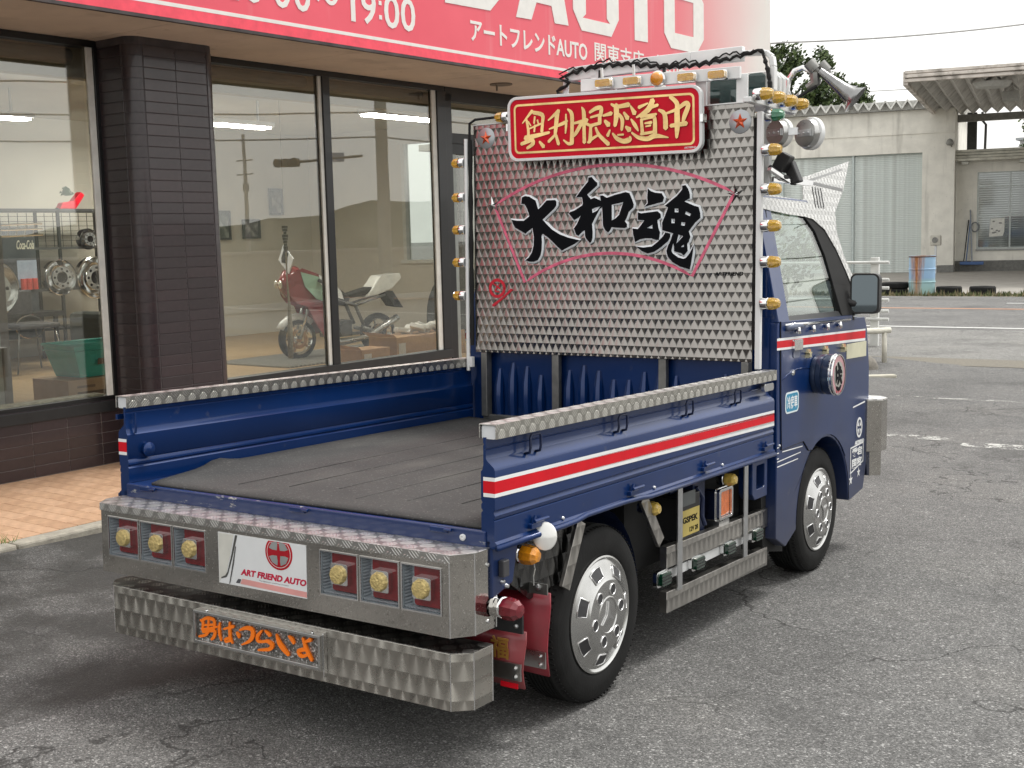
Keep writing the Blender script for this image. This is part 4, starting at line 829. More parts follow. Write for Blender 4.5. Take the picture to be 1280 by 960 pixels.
# pin stripes
for a, b, z, zz in ((1.955, 1.975, .612, .612), (1.955, 1.975, .590, .590), (1.955, 1.975, .568, .568), (2.01, 2.235, .590, .585), (1.957, 2.215, .556, .563), (1.957, 2.185, .536, .540)):
    mb = MB(); X = .7346 if zz < .6 else .7346; mb.add([(X, a, z-.0022), (X, b, zz-.0022), (X, b, zz+.0022), (X, a, z+.0022)], [(0, 1, 2, 3)]); mb.build('pin_stripe', white, cab)
mb = MB(); mb.add([(.7346, 2.87, .678), (.7346, 3.04, .688), (.7346, 3.04, .696), (.7346, 2.87, .684)], [(0, 1, 2, 3)]); mb.build('pin_stripe', white, cab)
# badge, name strip, boxed sticker, two small stars on the front corner
CX = .7345
mb = MB(); ci = [(2.965+.042*math.cos(i*PI/16), .580+.047*math.sin(i*PI/16)) for i in range(32)]; ci2 = [(2.965+.031*math.cos(i*PI/16), .580+.036*math.sin(i*PI/16)) for i in range(32)]
mb.prism(ci, SK, CX, CX+.0008, [ci2])
for a in range(4):
    t = math.radians(45+90*a); mb.prism([(2.965+.006*math.cos(t), .58+.006*math.sin(t)), (2.965+.026*math.cos(t-.5), .58+.030*math.sin(t-.5)), (2.965+.028*math.cos(t+.45), .58+.032*math.sin(t+.45))], SK, CX, CX+.0008)
mb.build('round_emblem', white, cab)
mb = MB(); text_mb(mb, 'ARTFRIEND', SK, 2.905, 3.035, .505, .522, CX, CX+.0008, .05); mb.build('name_lettering', white, cab)
mb = MB(); mb.prism([(2.845, .505-.005), (3.03, .508), (3.03, .415), (2.845, .378)], SK, CX, CX+.0006, [[(2.852, .494), (2.852, .386), (3.023, .420), (3.023, .501)]])
text_mb(mb, '愛宕', SK, 2.868, 3.010, .452, .492, CX, CX+.0008, .03); text_mb(mb, '国家', SK, 2.868, 3.010, .400, .444, CX, CX+.0008, .03)
mb.build('boxed_lettering', white, cab)
mb = MB(); mb.prism(star_poly(2.855, .352, .026, .010), SK, CX, CX+.0008); mb.prism(star_poly(2.965, .372, .024, .009), SK, CX, CX+.0008); mb.build('white_star', white, cab)

# greenhouse
def inc(y, z, d=0): return (xs(z)+d, y, z)
def side_part(poly, d0, d1, name, mt, parent=None, sgs=(1, -1), **kw):
    out = []
    for sg in sgs:
        mb = MB()
        if sg > 0: mb.prism(poly, lambda u, v, d: (xs(v)+d, u, v), d0, d1)
        else: mb.prism(poly, lambda u, v, d: (-(xs(v)-d), u, v), -d1, -d0)
        out.append(mb.build(name, mt, parent or T, **kw))
    return out
tint_g = glass('cab_glass', (.92, .98, .955), .11)
side_part([(1.957, 1.10), (2.072, 1.10), (2.112, 1.54), (2.112, 1.60), (1.975, 1.60)], -.03, .0, 'rear_pillar', blue, bevel=.004)
side_part([(2.00, 1.12), (2.008, 1.12), (2.060, 1.57), (2.052, 1.57)], .0005, .0015, 'pillar_gap', blackm, sgs=(1,))
side_part([(2.075, 1.122), (2.112, 1.535), (2.465, 1.528), (2.575, 1.466), (2.648, 1.36), (2.686, 1.24), (2.690, 1.122)], -.010, -.006, 'door_window', tint_g)
side_part([(2.465, 1.535), (2.55, 1.528), (2.70, 1.482), (2.81, 1.392), (2.895, 1.288), (2.93, 1.225), (2.97, 1.10), (2.70, 1.10), (2.690, 1.24), (2.650, 1.36), (2.577, 1.466)], -.03, .001, 'window_visor', blackm, bevel=.003)
side_part([(2.07, 1.098), (2.69, 1.098), (2.69, 1.122), (2.07, 1.122)], -.008, .002, 'window_seal', black)
mb = MB()
for sg in (1,):
    band_ = [(1.965,1.548),(2.077,1.540),(2.289,1.530),(2.472,1.526),(2.565,1.519),(2.694,1.477),(2.804,1.387),(2.890,1.283),(2.926,1.225),(2.965,1.10),(3.01,1.10),(2.995,1.20),(2.970,1.262),(2.885,1.372),(2.846,1.469),(2.872,1.559),(3.038,1.664),(3.194,1.807),(2.536,1.695),(2.494,1.60),(2.456,1.592),(2.234,1.602),(1.965,1.606)]
side_part(band_[:], .0015, .005, 'side_visor_plate', tread_white, bevel=.001)
side_part([(2.540, 1.686), (3.030, 1.672), (3.026, 1.658), (2.540, 1.674)], .0055, .0062, 'visor_slot', M('slot_grey', (.20, .20, .20), .5), sgs=(1,))
side_part([(2.60, 1.690), (3.06, 1.765), (3.07, 1.758), (2.62, 1.684)], .0055, .006, 'visor_fold', M('fold_grey', (.30, .30, .30), .4, .4), sgs=(1,))
for k in range(4): side_part([(2.62+.035*k, 1.57), (2.63+.035*k, 1.57), (2.63+.035*k, 1.66), (2.62+.035*k, 1.66)], .0055, .0062, 'vent_slot', black, sgs=(1,))
# roof
mb = MB(); vs = []; nx = 14; ys = [1.955, 1.985, 2.15, 2.35, 2.52, 2.60]
for j, y in enumerate(ys):
    e = {0: -.02, 1: 0, 5: -.05}.get(j, 0)
    for i in range(nx+1):
        x = -.632 + 1.264*i/nx; vs.append((x, y, 1.596 + e*.6 + .066*(1-(x/.632)**2)*(1+e)))
mb.add(vs, [(j*(nx+1)+i, j*(nx+1)+i+1, (j+1)*(nx+1)+i+1, (j+1)*(nx+1)+i) for j in range(len(ys)-1) for i in range(nx)])
rf = mb.build('roof', blue, T, smooth=True); so = rf.modifiers.new('t', 'SOLIDIFY'); so.thickness = .02
mb = MB(); mb.add([(-.70, 3.02, 1.09), (.70, 3.02, 1.09), (.62, 2.60, 1.575), (-.62, 2.60, 1.575)], [(0, 1, 2, 3)]); mb.build('windscreen', tint_g, T)
mb = MB(); mb.bar((-.680, 3.0, 1.10), (-.595, 2.60, 1.58), .04, .03); mb.bar((.680, 3.0, 1.10), (.595, 2.60, 1.58), .04, .03); mb.build('windscreen_pillar', black, T)
# upper rear wall with a window, hidden behind the headboard from behind
mb = MB(); mb.prism([(-.715, 1.10), (.715, 1.10), (.63, 1.60), (-.63, 1.60)], XZ, 1.957, 1.967, [[(-.5, 1.18), (-.47, 1.50), (.47, 1.50), (.5, 1.18)]]); mb.build('upper_rear_wall', blue, T)
mb = MB(); mb.box(-.51, .51, 1.960, 1.964, 1.17, 1.51); mb.build('rear_window', tint_g, T)
# inside
seatm = M('seat_vinyl', (.05, .05, .055), .6, 0, .15)
mb = MB(); mb.box(-.62, .62, 2.68, 2.98, .98, 1.115); mb.box(-.60, -.2, 2.62, 2.72, 1.08, 1.14); mb.build('dashboard', seatm, T, bevel=.03)
for x in (-.33, .33):
    mb = MB(); mb.box(x-.22, x+.22, 2.0, 2.42, .98, 1.09); mb.obox((x, 2.05, 1.16), .42, .07, .26, Matrix.Rotation(-.1, 3, 'X')); mb.build('seat', seatm, T, bevel=.03)
mb = MB(); mb.tube([(.33+.19*math.cos(i*PI/12), 2.58-.06*math.sin(i*PI/12)*0+.10*math.sin(i*PI/12), 1.15+.16*math.sin(i*PI/12)) for i in range(24)], .011, 6, closed=True); mb.bar((.33, 2.6, 1.13), (.33, 2.75, 1.05), .03, .03); mb.bar((.15, 2.58, 1.15), (.51, 2.58, 1.15), .02, .02); mb.build('steering_wheel', black, T, smooth=True)
# wing mirrors
mgl = M('mirror_glass', (.13, .155, .17), .02, 1, 0, rvar=0)
for sg in (1, -1):
    mb = MB(); fnm = lambda u, v, d: (sg*u, d + (.20*(u-.785)), v)
    mb.prism(rrect(.722, .845, 1.105, 1.284, .026), fnm, 2.852, 2.890) if sg > 0 else mb.prism([(a, b) for a, b in rrect(.722, .845, 1.105, 1.284, .026)], fnm, 2.890, 2.852)
    mr = mb.build('wing_mirror', black, T, bevel=.008)
    mb = MB(); mb.add([fnm(a, b, 2.8512) for a, b in rrect(.730, .837, 1.113, 1.276, .02)], [tuple(range(24))[::-1] if sg > 0 else tuple(range(24))]); mb.build('mirror_face', mgl, mr)
    mb = MB(); mb.tube([(sg*.70, 2.83, 1.16), (sg*.735, 2.85, 1.15), (sg*.75, 2.875, 1.16)], .018, 8); mb.tube([(sg*.705, 2.84, 1.07), (sg*.728, 2.86, 1.09)], .016, 8); mb.build('mirror_stalk', black, mr, smooth=True)
# front bumper, lamps
mb = MB(); P = [(-.74, 3.06), (.74, 3.06), (.795, 3.10), (.795, 3.19), (.745, 3.245), (-.745, 3.245), (-.795, 3.19), (-.795, 3.10)]
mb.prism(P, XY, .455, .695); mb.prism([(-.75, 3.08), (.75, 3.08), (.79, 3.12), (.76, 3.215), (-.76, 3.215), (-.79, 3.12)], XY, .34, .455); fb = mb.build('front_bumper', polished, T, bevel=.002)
mb = MB(); mb.prism([(p[0]*1.002, p[1]) for p in P], XY, .6955, .700); mb.build('bumper_top', tread_top, fb)
mb = MB()
for x in (-.5, .5): mb.prism(rrect(x-.12, x+.12, .76, .90, .03), lambda u, v, d: (u, -d, v), -3.10, -3.125)
mb.build('headlamp', M('headlamp_glass', (.6, .62, .62), .08, .3, .05), T, bevel=.01)

# ---- under the bed
mb = MB()
mb.box(-.62, .60, .95, 1.90, .30, .592); mb.box(-.55, .52, .25, .95, .30, .45)
mb.build('underbody', blackm, T)
mb = MB(); A3 = [(.615 + .31*math.cos(math.radians(a)), .262 + .33*math.sin(math.radians(a))) for a in range(0, 181, 12)]
for sg in (-1, 1): mb.add([(sg*.665, y, min(z, .592)) for y, z in A3] + [(sg*.52, y, min(z, .592)) for y, z in A3], [(i, i+1, i+17, i+16) for i in range(15)])
mb.box(.518, .52, .24, .88, .25, .59)
mb.build('rear_wheel_housing', dkblue, T, smooth=40)
mb = MB(); mb.cyl((-.6, .608, .272), (.6, .608, .272), .03, seg=10); mb.cyl((-.6, 2.515, .272), (.6, 2.515, .272), .03, seg=10); mb.build('axle', blackm, T)
# blue bracket box with square opening near the cab
mb = MB(); mb.prism([(1.765, .590), (1.765, .455), (1.79, .430), (1.915, .43), (1.915, .590)], SK, .655, .712, [rrect(1.805, 1.885, .470, .560, .008)]); mb.build('fuel_filler_box', blue, T, bevel=.003)
mb = MB(); mb.prism([(1.90, .45), (2.12, .40), (2.14, .16), (1.93, .20)], SK, .60, .69); mb.build('front_mudguard', blackm, T)
# battery
mb = MB(); mb.box(.52, .690, 1.17, 1.345, .385, .535); bt = mb.build('battery', black, T, bevel=.004)
mb = MB(); mb.box(.690, .693, 1.195, 1.300, .500, .548); mb.build('battery_terminal_cover', M('grey_plastic', (.09, .10, .10), .4), bt)
mb = MB(); mb.box(.6905, .6925, 1.185, 1.335, .395, .485); lab = mb.build('battery_label', M('gold_label', (.60, .48, .14), .35, .4, .15), bt)
mb = MB(); text_mb(mb, 'GSPEK', SK, 1.200, 1.320, .440, .462, .6928, .6934, .03); text_mb(mb, '12V 28', SK, 1.255, 1.322, .405, .422, .6928, .6934, .02); mb.build('label_lettering', ink, lab)
mb = MB(); mb.tube([(.66, 1.38, .54), (.675, 1.40, .50), (.67, 1.40, .44), (.68, 1.41, .40)], .008, 7); mb.tube([(.64, 1.20, .545), (.66, 1.30, .56), (.62, 1.40, .55)], .007, 7); mb.box(.60, .655, 1.36, 1.46, .37, .59); mb.build('cable_bracket', dkblue, T)
# side guard: two swirl-finished rails on uprights, lamps between
for z0, z1, d in ((.316, .388, 0), (.162, .234, 0)):
    mb = MB(); mb.add([(.700, 1.066, z0), (.700, 1.952, z0-.018), (.700, 1.952, z1-.016), (.700, 1.066, z1), (.672, 1.066, z0), (.672, 1.952, z0-.018), (.672, 1.952, z1-.016), (.672, 1.066, z1)],
                      [(0,1,2,3),(7,6,5,4),(3,2,6,7),(0,4,5,1),(1,5,6,2),(0,3,7,4)])
    r_ = mb.build('side_guard_rail', swirl_side, T, bevel=.0015)
for y in (1.152, 1.718):
    mb = MB(); mb.box(.7015, .708, y-.017, y+.017, .225, .592); mb.build('guard_upright', alu, T, bevel=.001)
mb = MB(); mb.box(.676, .684, 1.05, 1.90, .268, .300); mb.build('lamp_strip', white, T)
for y in (1.035, 1.30, 1.570, 1.835):
    mb = MB(); mb.prism(rrect(y-.042, y+.042, .262, .316, .012), SK, .6845, .700); g_ = mb.build('side_lamp', chrome, T, bevel=.003)
    mb = MB(); mb.prism(rrect(y-.035, y+.035, .268, .310, .010), SK, .7005, .716); mb.build('lens', dgreen_l, g_, bevel=.008)
    mb = MB()
    for k in (-1, 0, 1): mb.bar((.717, y-.033, .289+.011*k), (.717, y+.033, .289+.011*k), .0035, .0035)
    mb.build('lamp_grille', black, g_)
# side winker
mb = MB(); mb.prism(rrect(1.505, 1.640, .392, .512, .012), SK, .60, .675); wk = mb.build('side_winker', chrome, T, bevel=.004)
mb = MB(); mb.prism(rrect(1.530, 1.622, .408, .498, .008), SK, .6755, .681); mb.build('lens', orange_l, wk, bevel=.003); mb = MB(); mb.prism(rrect(1.512, 1.636, .396, .510, .012), SK, .6755, .690, [rrect(1.528, 1.624, .406, .500, .008)]); mb.build('bezel', chrome, wk, bevel=.002)
mb = MB(); mb.box(.64, .69, 1.51, 1.60, .350, .392); mb.build('winker_stay', steel, wk)
for y, z in ((.955, .538), (1.575, .542)):
    marker_lamp((.655, y, z), (1, 0, .0), lens=M('pale_amber_lens', (.58, .40, .08), .2, 0, .2, 60, coat=1))
marker_lamp((.665, .185, .545), (1, 0, -.05), lens=ambd, k=1.15)
mb = MB(); mb.tube([(.725, .20, .52), (.726, .205, .50), (.724, .20, .48), (.725, .20, .455)], .0022, 5); mb.build('chain', chrome, T)
# swirl-finished stays each side of the wheel
mb = MB(); mb.bar((.705, .878, .588), (.705, 1.005, .418), .044, .012, up=(1, 0, 0)); mb.build('arch_stay', swirl_side, T, bevel=.001)
mb = MB(); mb.bar((.715, .470, .584), (.715, .378, .405), .046, .012, up=(1, 0, 0)); mb.build('arch_stay', swirl_side, T, bevel=.001)
mb = MB(); mb.prism([(.13, .585), (.475, .585), (.385, .42), (.225, .405), (.13, .47)], lambda u, v, d: (d, u, v), .690, .694); mb.build('dark_swirl_plate', swirl_steel('swirl_dark', .05, .05, 'yz', .22, (.10, .10, .10), .22), T)
# round white under-mirror
mb = MB(); mb.lathe([(0, -.012), (.030, -.011), (.041, -.006), (.043, 0), (.036, .010), (0, .014)], axis='y', seg=24)
o = mb.build('round_mirror', M('mirror_back_white', (.86, .86, .83), .12, .2, .02, coat=1), T, smooth=40, loc=(.752, .215, .592)); o.rotation_euler = (math.radians(-8), 0, math.radians(28)); o.scale = (.78, .78, .92)
mb = MB(); mb.tube([(.73, .22, .575), (.70, .23, .565), (.66, .23, .57)], .004, 6); mb.build('mirror_arm', chrome, T)
# mud flaps
def flap(x0, x1, y, z0, z1, nm='mudflap', plate=True):
    mb = MB(); vs = []; n = 6
    for j in range(n+1):
        for i in range(4):
            vs.append((x0+(x1-x0)*i/3, y+.01*math.sin(j*.9+i), z0+(z1-z0)*j/n))
    mb.add(vs, [(j*4+i, j*4+i+1, j*4+i+5, j*4+i+4) for j in range(n) for i in range(3)])
    f_ = mb.build(nm, flapred, T, smooth=True); so = f_.modifiers.new('t', 'SOLIDIFY'); so.thickness = .005
    mb = MB(); mb.box(x0+.004, x1-.002, y-.016, y-.010, z0+.026, z0+.072); wgt = mb.build('weight_plate', steel, f_)
    mb = MB()
    for xx in (x1-.018,):
        for zz in (z0+.037, z0+.061): mb.lathe([(0, -.006), (.005, -.004), (.006, 0)], (xx, y-.016, zz), 'y', 8)
    mb.build('bolt', chrome, f_)
    return f_
f1 = flap(.44, .757, .10, .196, .352)
mb = MB(); mb.box(.44, .760, .086, .094, .352, .402); mb.build('flap_clamp', black, f1); mb = MB(); mb.lathe([(0, -.006), (.006, -.004), (.007, 0)], (.742, .086, .372), 'y', 8); mb.build('bolt', alu, f1)
mb = MB(); mb.add([(.50, .082, .222), (.56, .082, .222), (.56, .082, .24), (.50, .082, .24)], []) ; 
mb = MB(); text_mb(mb, '福', XZ, .655, .715, .275, .335, .088, .086, .02); mb.build('faded_lettering', M('dull_gold', (.34, .17, .03), .5), f1)
mb = MB(); mb.box(.69, .745, .084, .088, .200, .214); mb.build('red_reflector', red, f1)
f2 = flap(.42, .748, .238, .190, .425)
mb = MB(); mb.box(.42, .752, .224, .230, .425, .455); mb.build('flap_clamp', galv, f2)
mb = MB()
for x in (.56, .64, .725): mb.lathe([(0, -.010), (.008, -.008), (.009, 0)], (x, .224, .445), 'y', 8)
mb.build('bolt', alu, f2)
f3 = flap(-.757, -.44, .10, .196, .352)
# maroon marker lamp under the corner post
marker_lamp((.700, .045, .432), (1, -.15, 0), lens=maroon, k=1.25)

# ---- wheels
def wheel(y, sg, nm='wheel'):
    e = D.objects.new(nm, None); COL.objects.link(e); e.parent = T; e.location = (sg*.628, y, .272); e.empty_display_size = .1
    if sg < 0: e.rotation_euler = (0, 0, PI)
    return e
tp = [(.150, -.070), (.185, -.077), (.215, -.078), (.245, -.074), (.262, -.064), (.270, -.045)]
prof = tp[:]
for k in range(-3, 4):
    c_ = k*.0135
    prof += [(.2725, c_-.0045), (.2725, c_+.0045), (.267, c_+.005), (.267, c_+.0085)] if k < 3 else [(.2725, c_-.0045), (.2725, c_+.0045)]
prof += [(.270, .047), (.262, .064), (.252, .071), (.247, .0735), (.245, .0745), (.222, .0775), (.217, .0785), (.200, .078), (.190, .0765), (.186, .075), (.178, .070)]
mb = MB(); mb.lathe(prof, axis='x', seg=64)
for k in range(90):
    a = 2*PI*k/90; s_ = 1 if k % 2 else -1
    for cx_ in (.056, -.056):
        mb.obox((cx_, .2662*math.cos(a), .2662*math.sin(a)), .020, .0045, .0030, Matrix.Rotation(a-PI/2, 3, 'X'))
tyre_me = None
cov = [(.176, .066), (.180, .070), (.179, .078), (.174, .080), (.170, .076), (.166, .074), (.160, .077), (.150, .082), (.112, .098), (.108, .102), (.104, .1025), (.060, .1025), (.056, .1045), (.053, .1045), (.051, .1015), (0, .1015)]
slots = [math.radians(a) for a in (5, 56, 108, 159, 211, 262, 314)]
def coverpt(r, a, lift=0):
    # height of the dish at radius r
    for (r0, h0), (r1, h1) in zip(cov[:-1], cov[1:]):
        if r1 <= r <= r0 and r0 > r1: h = h0 + (h1-h0)*(r0-r)/(r0-r1); break
    else: h = .1015
    return (h+lift, r*math.cos(a), r*math.sin(a))
def build_wheel_parts(e):
    mb.build('tyre', rubber, e, smooth=35)
    m2 = MB(); m2.lathe(cov, axis='x', seg=64); c_ = m2.build('wheel_cover', chrome_w, e, smooth=25)
    m3 = MB(); ring = MB()
    for a in slots:
        ps = []
        for (r, da) in ((.153, -.19), (.154, -.06), (.154, .06), (.153, .19), (.121, .20), (.120, .06), (.120, -.06), (.121, -.20)): ps.append((r, a+da))
        top = [coverpt(r, t, .0012) for r, t in ps]; m3.add(top, [tuple(range(8))])
        ring.tube([coverpt(r, t, .0012) for r, t in ps], .0028, 6, closed=True)
    for k in range(6):
        a = math.radians(10+60*k); ps = [(coverpt(.082, a, .0008)[0], .080*math.cos(a)+.0175*math.cos(q*PI/8), .080*math.sin(a)+.0175*math.sin(q*PI/8)) for q in range(16)]
        m3.add(ps, [tuple(range(16))]); ring.tube(ps, .0026, 6, closed=True)
    m3.build('cover_hole', wheel_dark, e); ring.build('hole_rim', chrome, e, smooth=True)
    m4 = MB(); 
    P3 = []
    for k in range(3):
        t = math.radians(90+120*k); P3 += [(.044*math.cos(t), .044*math.sin(t)), (.009*math.cos(t+PI/3), .007*math.sin(t+PI/3))]
    m4.prism(P3, SK, .1022, .106); m4.build('star_emblem', chrome, e)
chrome_w = M('wheel_chrome', (.55, .55, .54), .24, 1, .08, 12, rvar=.5)
wheel_dark = M('wheel_dark', (.06, .06, .063), .4, .4)
w0 = wheel(.608, 1); build_wheel_parts(w0)
for y, sg, rot in ((2.515, 1, .9), (.608, -1, .3), (2.515, -1, .5)):
    e = copy_tree(w0, T); e.location = (sg*.628, y, .272); e.rotation_euler = (rot if sg > 0 else 0, 0, 0 if sg > 0 else PI)

# ---- upper rear bumper
UB = [(-.681, -.122), (.676, -.122), (.716, -.067), (.716, .030), (-.720, .030), (-.720, -.067)]
z0, z1 = .381, .596
ub = MB(); 
# sides, back, underside
n = len(UB)
for i in range(1, n):
    a, b = UB[i], UB[(i+1) % n]; ub.add([(a[0], a[1], z0), (b[0], b[1], z0), (b[0], b[1], z1), (a[0], a[1], z1)], [(0, 1, 2, 3)])
ub.add([(p[0], p[1], z0) for p in UB], [tuple(range(n))[::-1]])
boxes = [(-.645, -.508), (-.496, -.358), (-.347, -.213), (.240, .371), (.383, .512), (.524, .650)]
BZ0, BZ1 = .438, .558
xsg = sorted([UB[0][0], UB[1][0]] + [x for b in boxes for x in b]); FY = -.122
ub.add([(xsg[0], FY, z0), (xsg[-1], FY, z0), (xsg[-1], FY, BZ0), (xsg[0], FY, BZ0)], [(0, 1, 2, 3)]); ub.add([(xsg[0], FY, BZ1), (xsg[-1], FY, BZ1), (xsg[-1], FY, z1), (xsg[0], FY, z1)], [(0, 1, 2, 3)])
for a, b in zip(xsg[:-1], xsg[1:]):
    if (a, b) not in boxes: ub.add([(a, FY, BZ0), (b, FY, BZ0), (b, FY, BZ1), (a, FY, BZ1)], [(0, 1, 2, 3)])
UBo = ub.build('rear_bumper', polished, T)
mb = MB(); P = [(-.684, -.1245), (.678, -.1245), (.719, -.068), (.719, .030), (-.723, .030), (-.723, -.068)]
mb.prism(P, XY, .5962, .5985); tpn = mb.build('tread_top', tread_top, UBo, bevel=.0008)
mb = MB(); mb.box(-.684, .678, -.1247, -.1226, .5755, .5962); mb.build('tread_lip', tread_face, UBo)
mb = MB()
for p_ in UB[1:4]+UB[4:]: mb.cyl((p_[0], p_[1], z0), (p_[0], p_[1], z1), .0022, seg=6)
mb.build('edge_highlight_rod', chrome, UBo)  # added rods standing for the bright highlight along the corner edges
mb = MB()
for z in (.555, .405): mb.lathe([(0, .005), (.005, .004), (.006, 0)], (.716, -.01, z), 'x', 8)
mb.build('rivet', alu, UBo)
lining = M('ribbed_chrome', (.44, .49, .53), .28, .25, .05)
for (a, b) in boxes:
    mb = MB(); d = .034
    mb.add([(a, FY, BZ0), (b, FY, BZ0), (b, FY, BZ1), (a, FY, BZ1), (a+.004, FY+d, BZ0+.004), (b-.004, FY+d, BZ0+.004), (b-.004, FY+d, BZ1-.004), (a+.004, FY+d, BZ1-.004)], [(0, 4, 5, 1), (1, 5, 6, 2), (2, 6, 7, 3), (3, 7, 4, 0), (4, 7, 6, 5)])
    for k in range(13):
        z = BZ0+.006+k*(BZ1-BZ0-.012)/12; mb.cyl((a+.0025, FY+.003, z), (a+.0045, FY+d, z), .0038, seg=6, caps=False); mb.cyl((b-.0025, FY+.003, z), (b-.0045, FY+d, z), .0038, seg=6, caps=False)
    for k in range(13):
        x = a+.006+k*(b-a-.012)/12; mb.cyl((x, FY+.003, BZ0+.0025), (x, FY+d, BZ0+.0045), .0038, seg=6, caps=False)
    q = mb.build('lamp_housing', lining, T)
    fr = MB(); fr.prism([(a-.003, BZ0-.003), (b+.003, BZ0-.003), (b+.003, BZ1+.003), (a-.003, BZ1+.003)], XZ, FY-.003, FY-.0005, [[(a+.001, BZ0+.001), (a+.001, BZ1-.001), (b-.001, BZ1-.001), (b-.001, BZ0+.001)]]); fr.build('bezel', chrome, q)
    cx_ = (a+b)/2; cz_ = (BZ0+BZ1)/2
    mb = MB(); mb.prism(rrect(a+.027, b-.003, cz_-.050, cz_+.057, .008), XZ, FY+.016, FY+.033); mb.build('red_reflector', redlens, q, bevel=.004)
    mb = MB(); mb.prism(rrect(cx_-.030, cx_+.030, cz_-.028, cz_+.030, .006), XZ, FY-.001, FY+.016); mb.build('chrome_block', chrome, q, bevel=.006)
    mb = MB(); r = .0265; mb.add([(cx_-.002, FY-.013, cz_)] + [(cx_-.002+r*.93*math.cos(i*PI/5), FY-.011, cz_+r*.93*math.sin(i*PI/5)) for i in range(10)] + [(cx_-.002+r*1.05*math.cos(i*PI/5), FY-.001, cz_+r*1.05*math.sin(i*PI/5)) for i in range(10)],
        [(0, (i+1) % 10+1, i+1) for i in range(10)] + [(i+1, (i+1) % 10+1, (i+1) % 10+11, i+11) for i in range(10)]); mb.build('brass_lens', M('brass_lens', (.60, .47, .20), .3, .5, .3, 90, bmp=.004, bs=150), q, bevel=.002)
# name plate
def PL(u, v, d): return (u, FY-d, v)
mb = MB(); mb.box(-.157, .188, FY-.002, FY-.0003, .415, .565); pl_ = mb.build('name_plate', M('gloss_white_plate', (.74, .76, .77), .15, 0, .04, coat=1), T)
mb = MB(); mb.prism([(-.155, .417), (-.155, .563), (-.092, .563), (-.112, .49), (-.128, .44), (-.148, .43)], PL, .0022, .0026); mb.build('plate_picture', M('plate_cream', (.60, .60, .55), .3), pl_)
mb = MB(); mb.prism([(-.086, .563), (-.077, .563), (-.098, .50), (-.118, .447), (-.126, .435), (-.147, .428), (-.147, .432), (-.130, .440), (-.121, .452), (-.103, .505)], PL, .0027, .0030)
mb.prism([(-.115, .417), (-.112, .417), (-.095, .475), (-.083, .53), (-.086, .53)], PL, .0031, .0034); mb.build('picture_line', M('line_grey', (.07, .07, .065), .4), pl_)
mb = MB(); mb.prism([(-.070, .4225), (.188, .418), (.188, .434), (-.062, .4385)], PL, .0022, .0026); mb.build('pink_band', M('plate_pink', (.70, .33, .31), .3), pl_)
mb = MB(); mb.prism([(-.088, .4235), (-.072, .4235), (-.066, .436), (-.078, .436)], PL, .0027, .003); mb.build('dark_mark', M('mark_grey', (.08, .08, .09), .4), pl_)
ec = (.085, .531); RR_ = .052
def arcp(r, a0, a1, n=24): return [(ec[0]+r*math.cos(math.radians(a0+(a1-a0)*i/n)), ec[1]+r*.93*math.sin(math.radians(a0+(a1-a0)*i/n))) for i in range(n+1)]
clip = lambda P: [(x, min(z, .5645)) for x, z in P]
mb = MB(); mb.prism(clip(arcp(RR_, 139, 401, 40)), PL, .0022, .0027); mb.build('emblem_ring', M('emblem_red', (.42, .01, .02), .25), pl_)
mb = MB(); mb.prism(clip(arcp(.0455, 137, 403, 40)), PL, .0028, .0030); mb.build('emblem_white_ring', M('emblem_pale', (.75, .6, .6), .25), pl_)
mb = MB(); mb.prism(clip(arcp(.0435, 137, 403, 40)), PL, .0031, .0033); mb.build('emblem_field', M('emblem_deep_red', (.36, .006, .015), .25), pl_)
mb = MB()
for k, (a0, a1) in enumerate(((98, 160), (22, 84), (200, 262), (282, 345))):
    t0, t1 = math.radians(a0), math.radians(a1); c0 = math.radians((a0+a1)/2)
    P = [(ec[0]+.010*math.cos(c0), ec[1]+.010*math.sin(c0)), (ec[0]+.026*math.cos(t0), ec[1]+.024*math.sin(t0)), (ec[0]+.039*math.cos(t0), min(.5640, ec[1]+.036*math.sin(t0))), (ec[0]+.040*math.cos(c0), min(.5642, ec[1]+.037*math.sin(c0))), (ec[0]+.039*math.cos(t1), min(.5640, ec[1]+.036*math.sin(t1))), (ec[0]+.026*math.cos(t1), ec[1]+.024*math.sin(t1))]
    mb.prism(P, PL, .0034, .0038)
mb.build('emblem_blade', M('emblem_silver', (.48, .50, .50), .2, .6, .1), pl_)
crim = M('crimson_lettering', (.50, .01, .05), .3)
def shl(k): return lambda u, v, d: (u, FY-d, v)
mb = MB(); text_mb(mb, 'ART FRIEND AUTO', PL, -.068, .187, .449, .468, .0022, .0027, .045, .22); mb.build('plate_lettering', crim, pl_)
mb = MB(); text_mb(mb, 'The Japanese customize creation', PL, .005, .120, .4395, .4445, .0022, .0024, .0); mb.build('plate_small_lettering', M('small_grey', (.25, .25, .27), .5), pl_)

# ---- lower rear bumper
LB = [(-.655, -.106), (.664, -.106), (.709, -.065), (.709, .02), (-.700, .02), (-.700, -.065)]
mb = MB(); mb.prism(LB, XY, .181, .334); lb_ = mb.build('lower_rear_bumper', swirl_big, T, bevel=.0015)
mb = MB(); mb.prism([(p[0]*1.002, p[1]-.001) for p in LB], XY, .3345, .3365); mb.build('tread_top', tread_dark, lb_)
mb = MB()
for p_ in LB: mb.cyl((p_[0], p_[1], .182), (p_[0], p_[1], .334), .0018, seg=6)
mb.build('edge_highlight_rod', chrome, lb_)  # same added rods, as corner highlights of the lower bumper
mb = MB(); x0, x1, a, b = -.266, .238, .221, .3195
mb.prism([(x0, a), (x1, a), (x1, b), (x0, b)], XZ, -.132, -.106, [[(x0+.009, a+.009), (x0+.009, b-.009), (x1-.009, b-.009), (x1-.009, a+.009)]]); sh = mb.build('slogan_frame', steel, T, bevel=.0012)
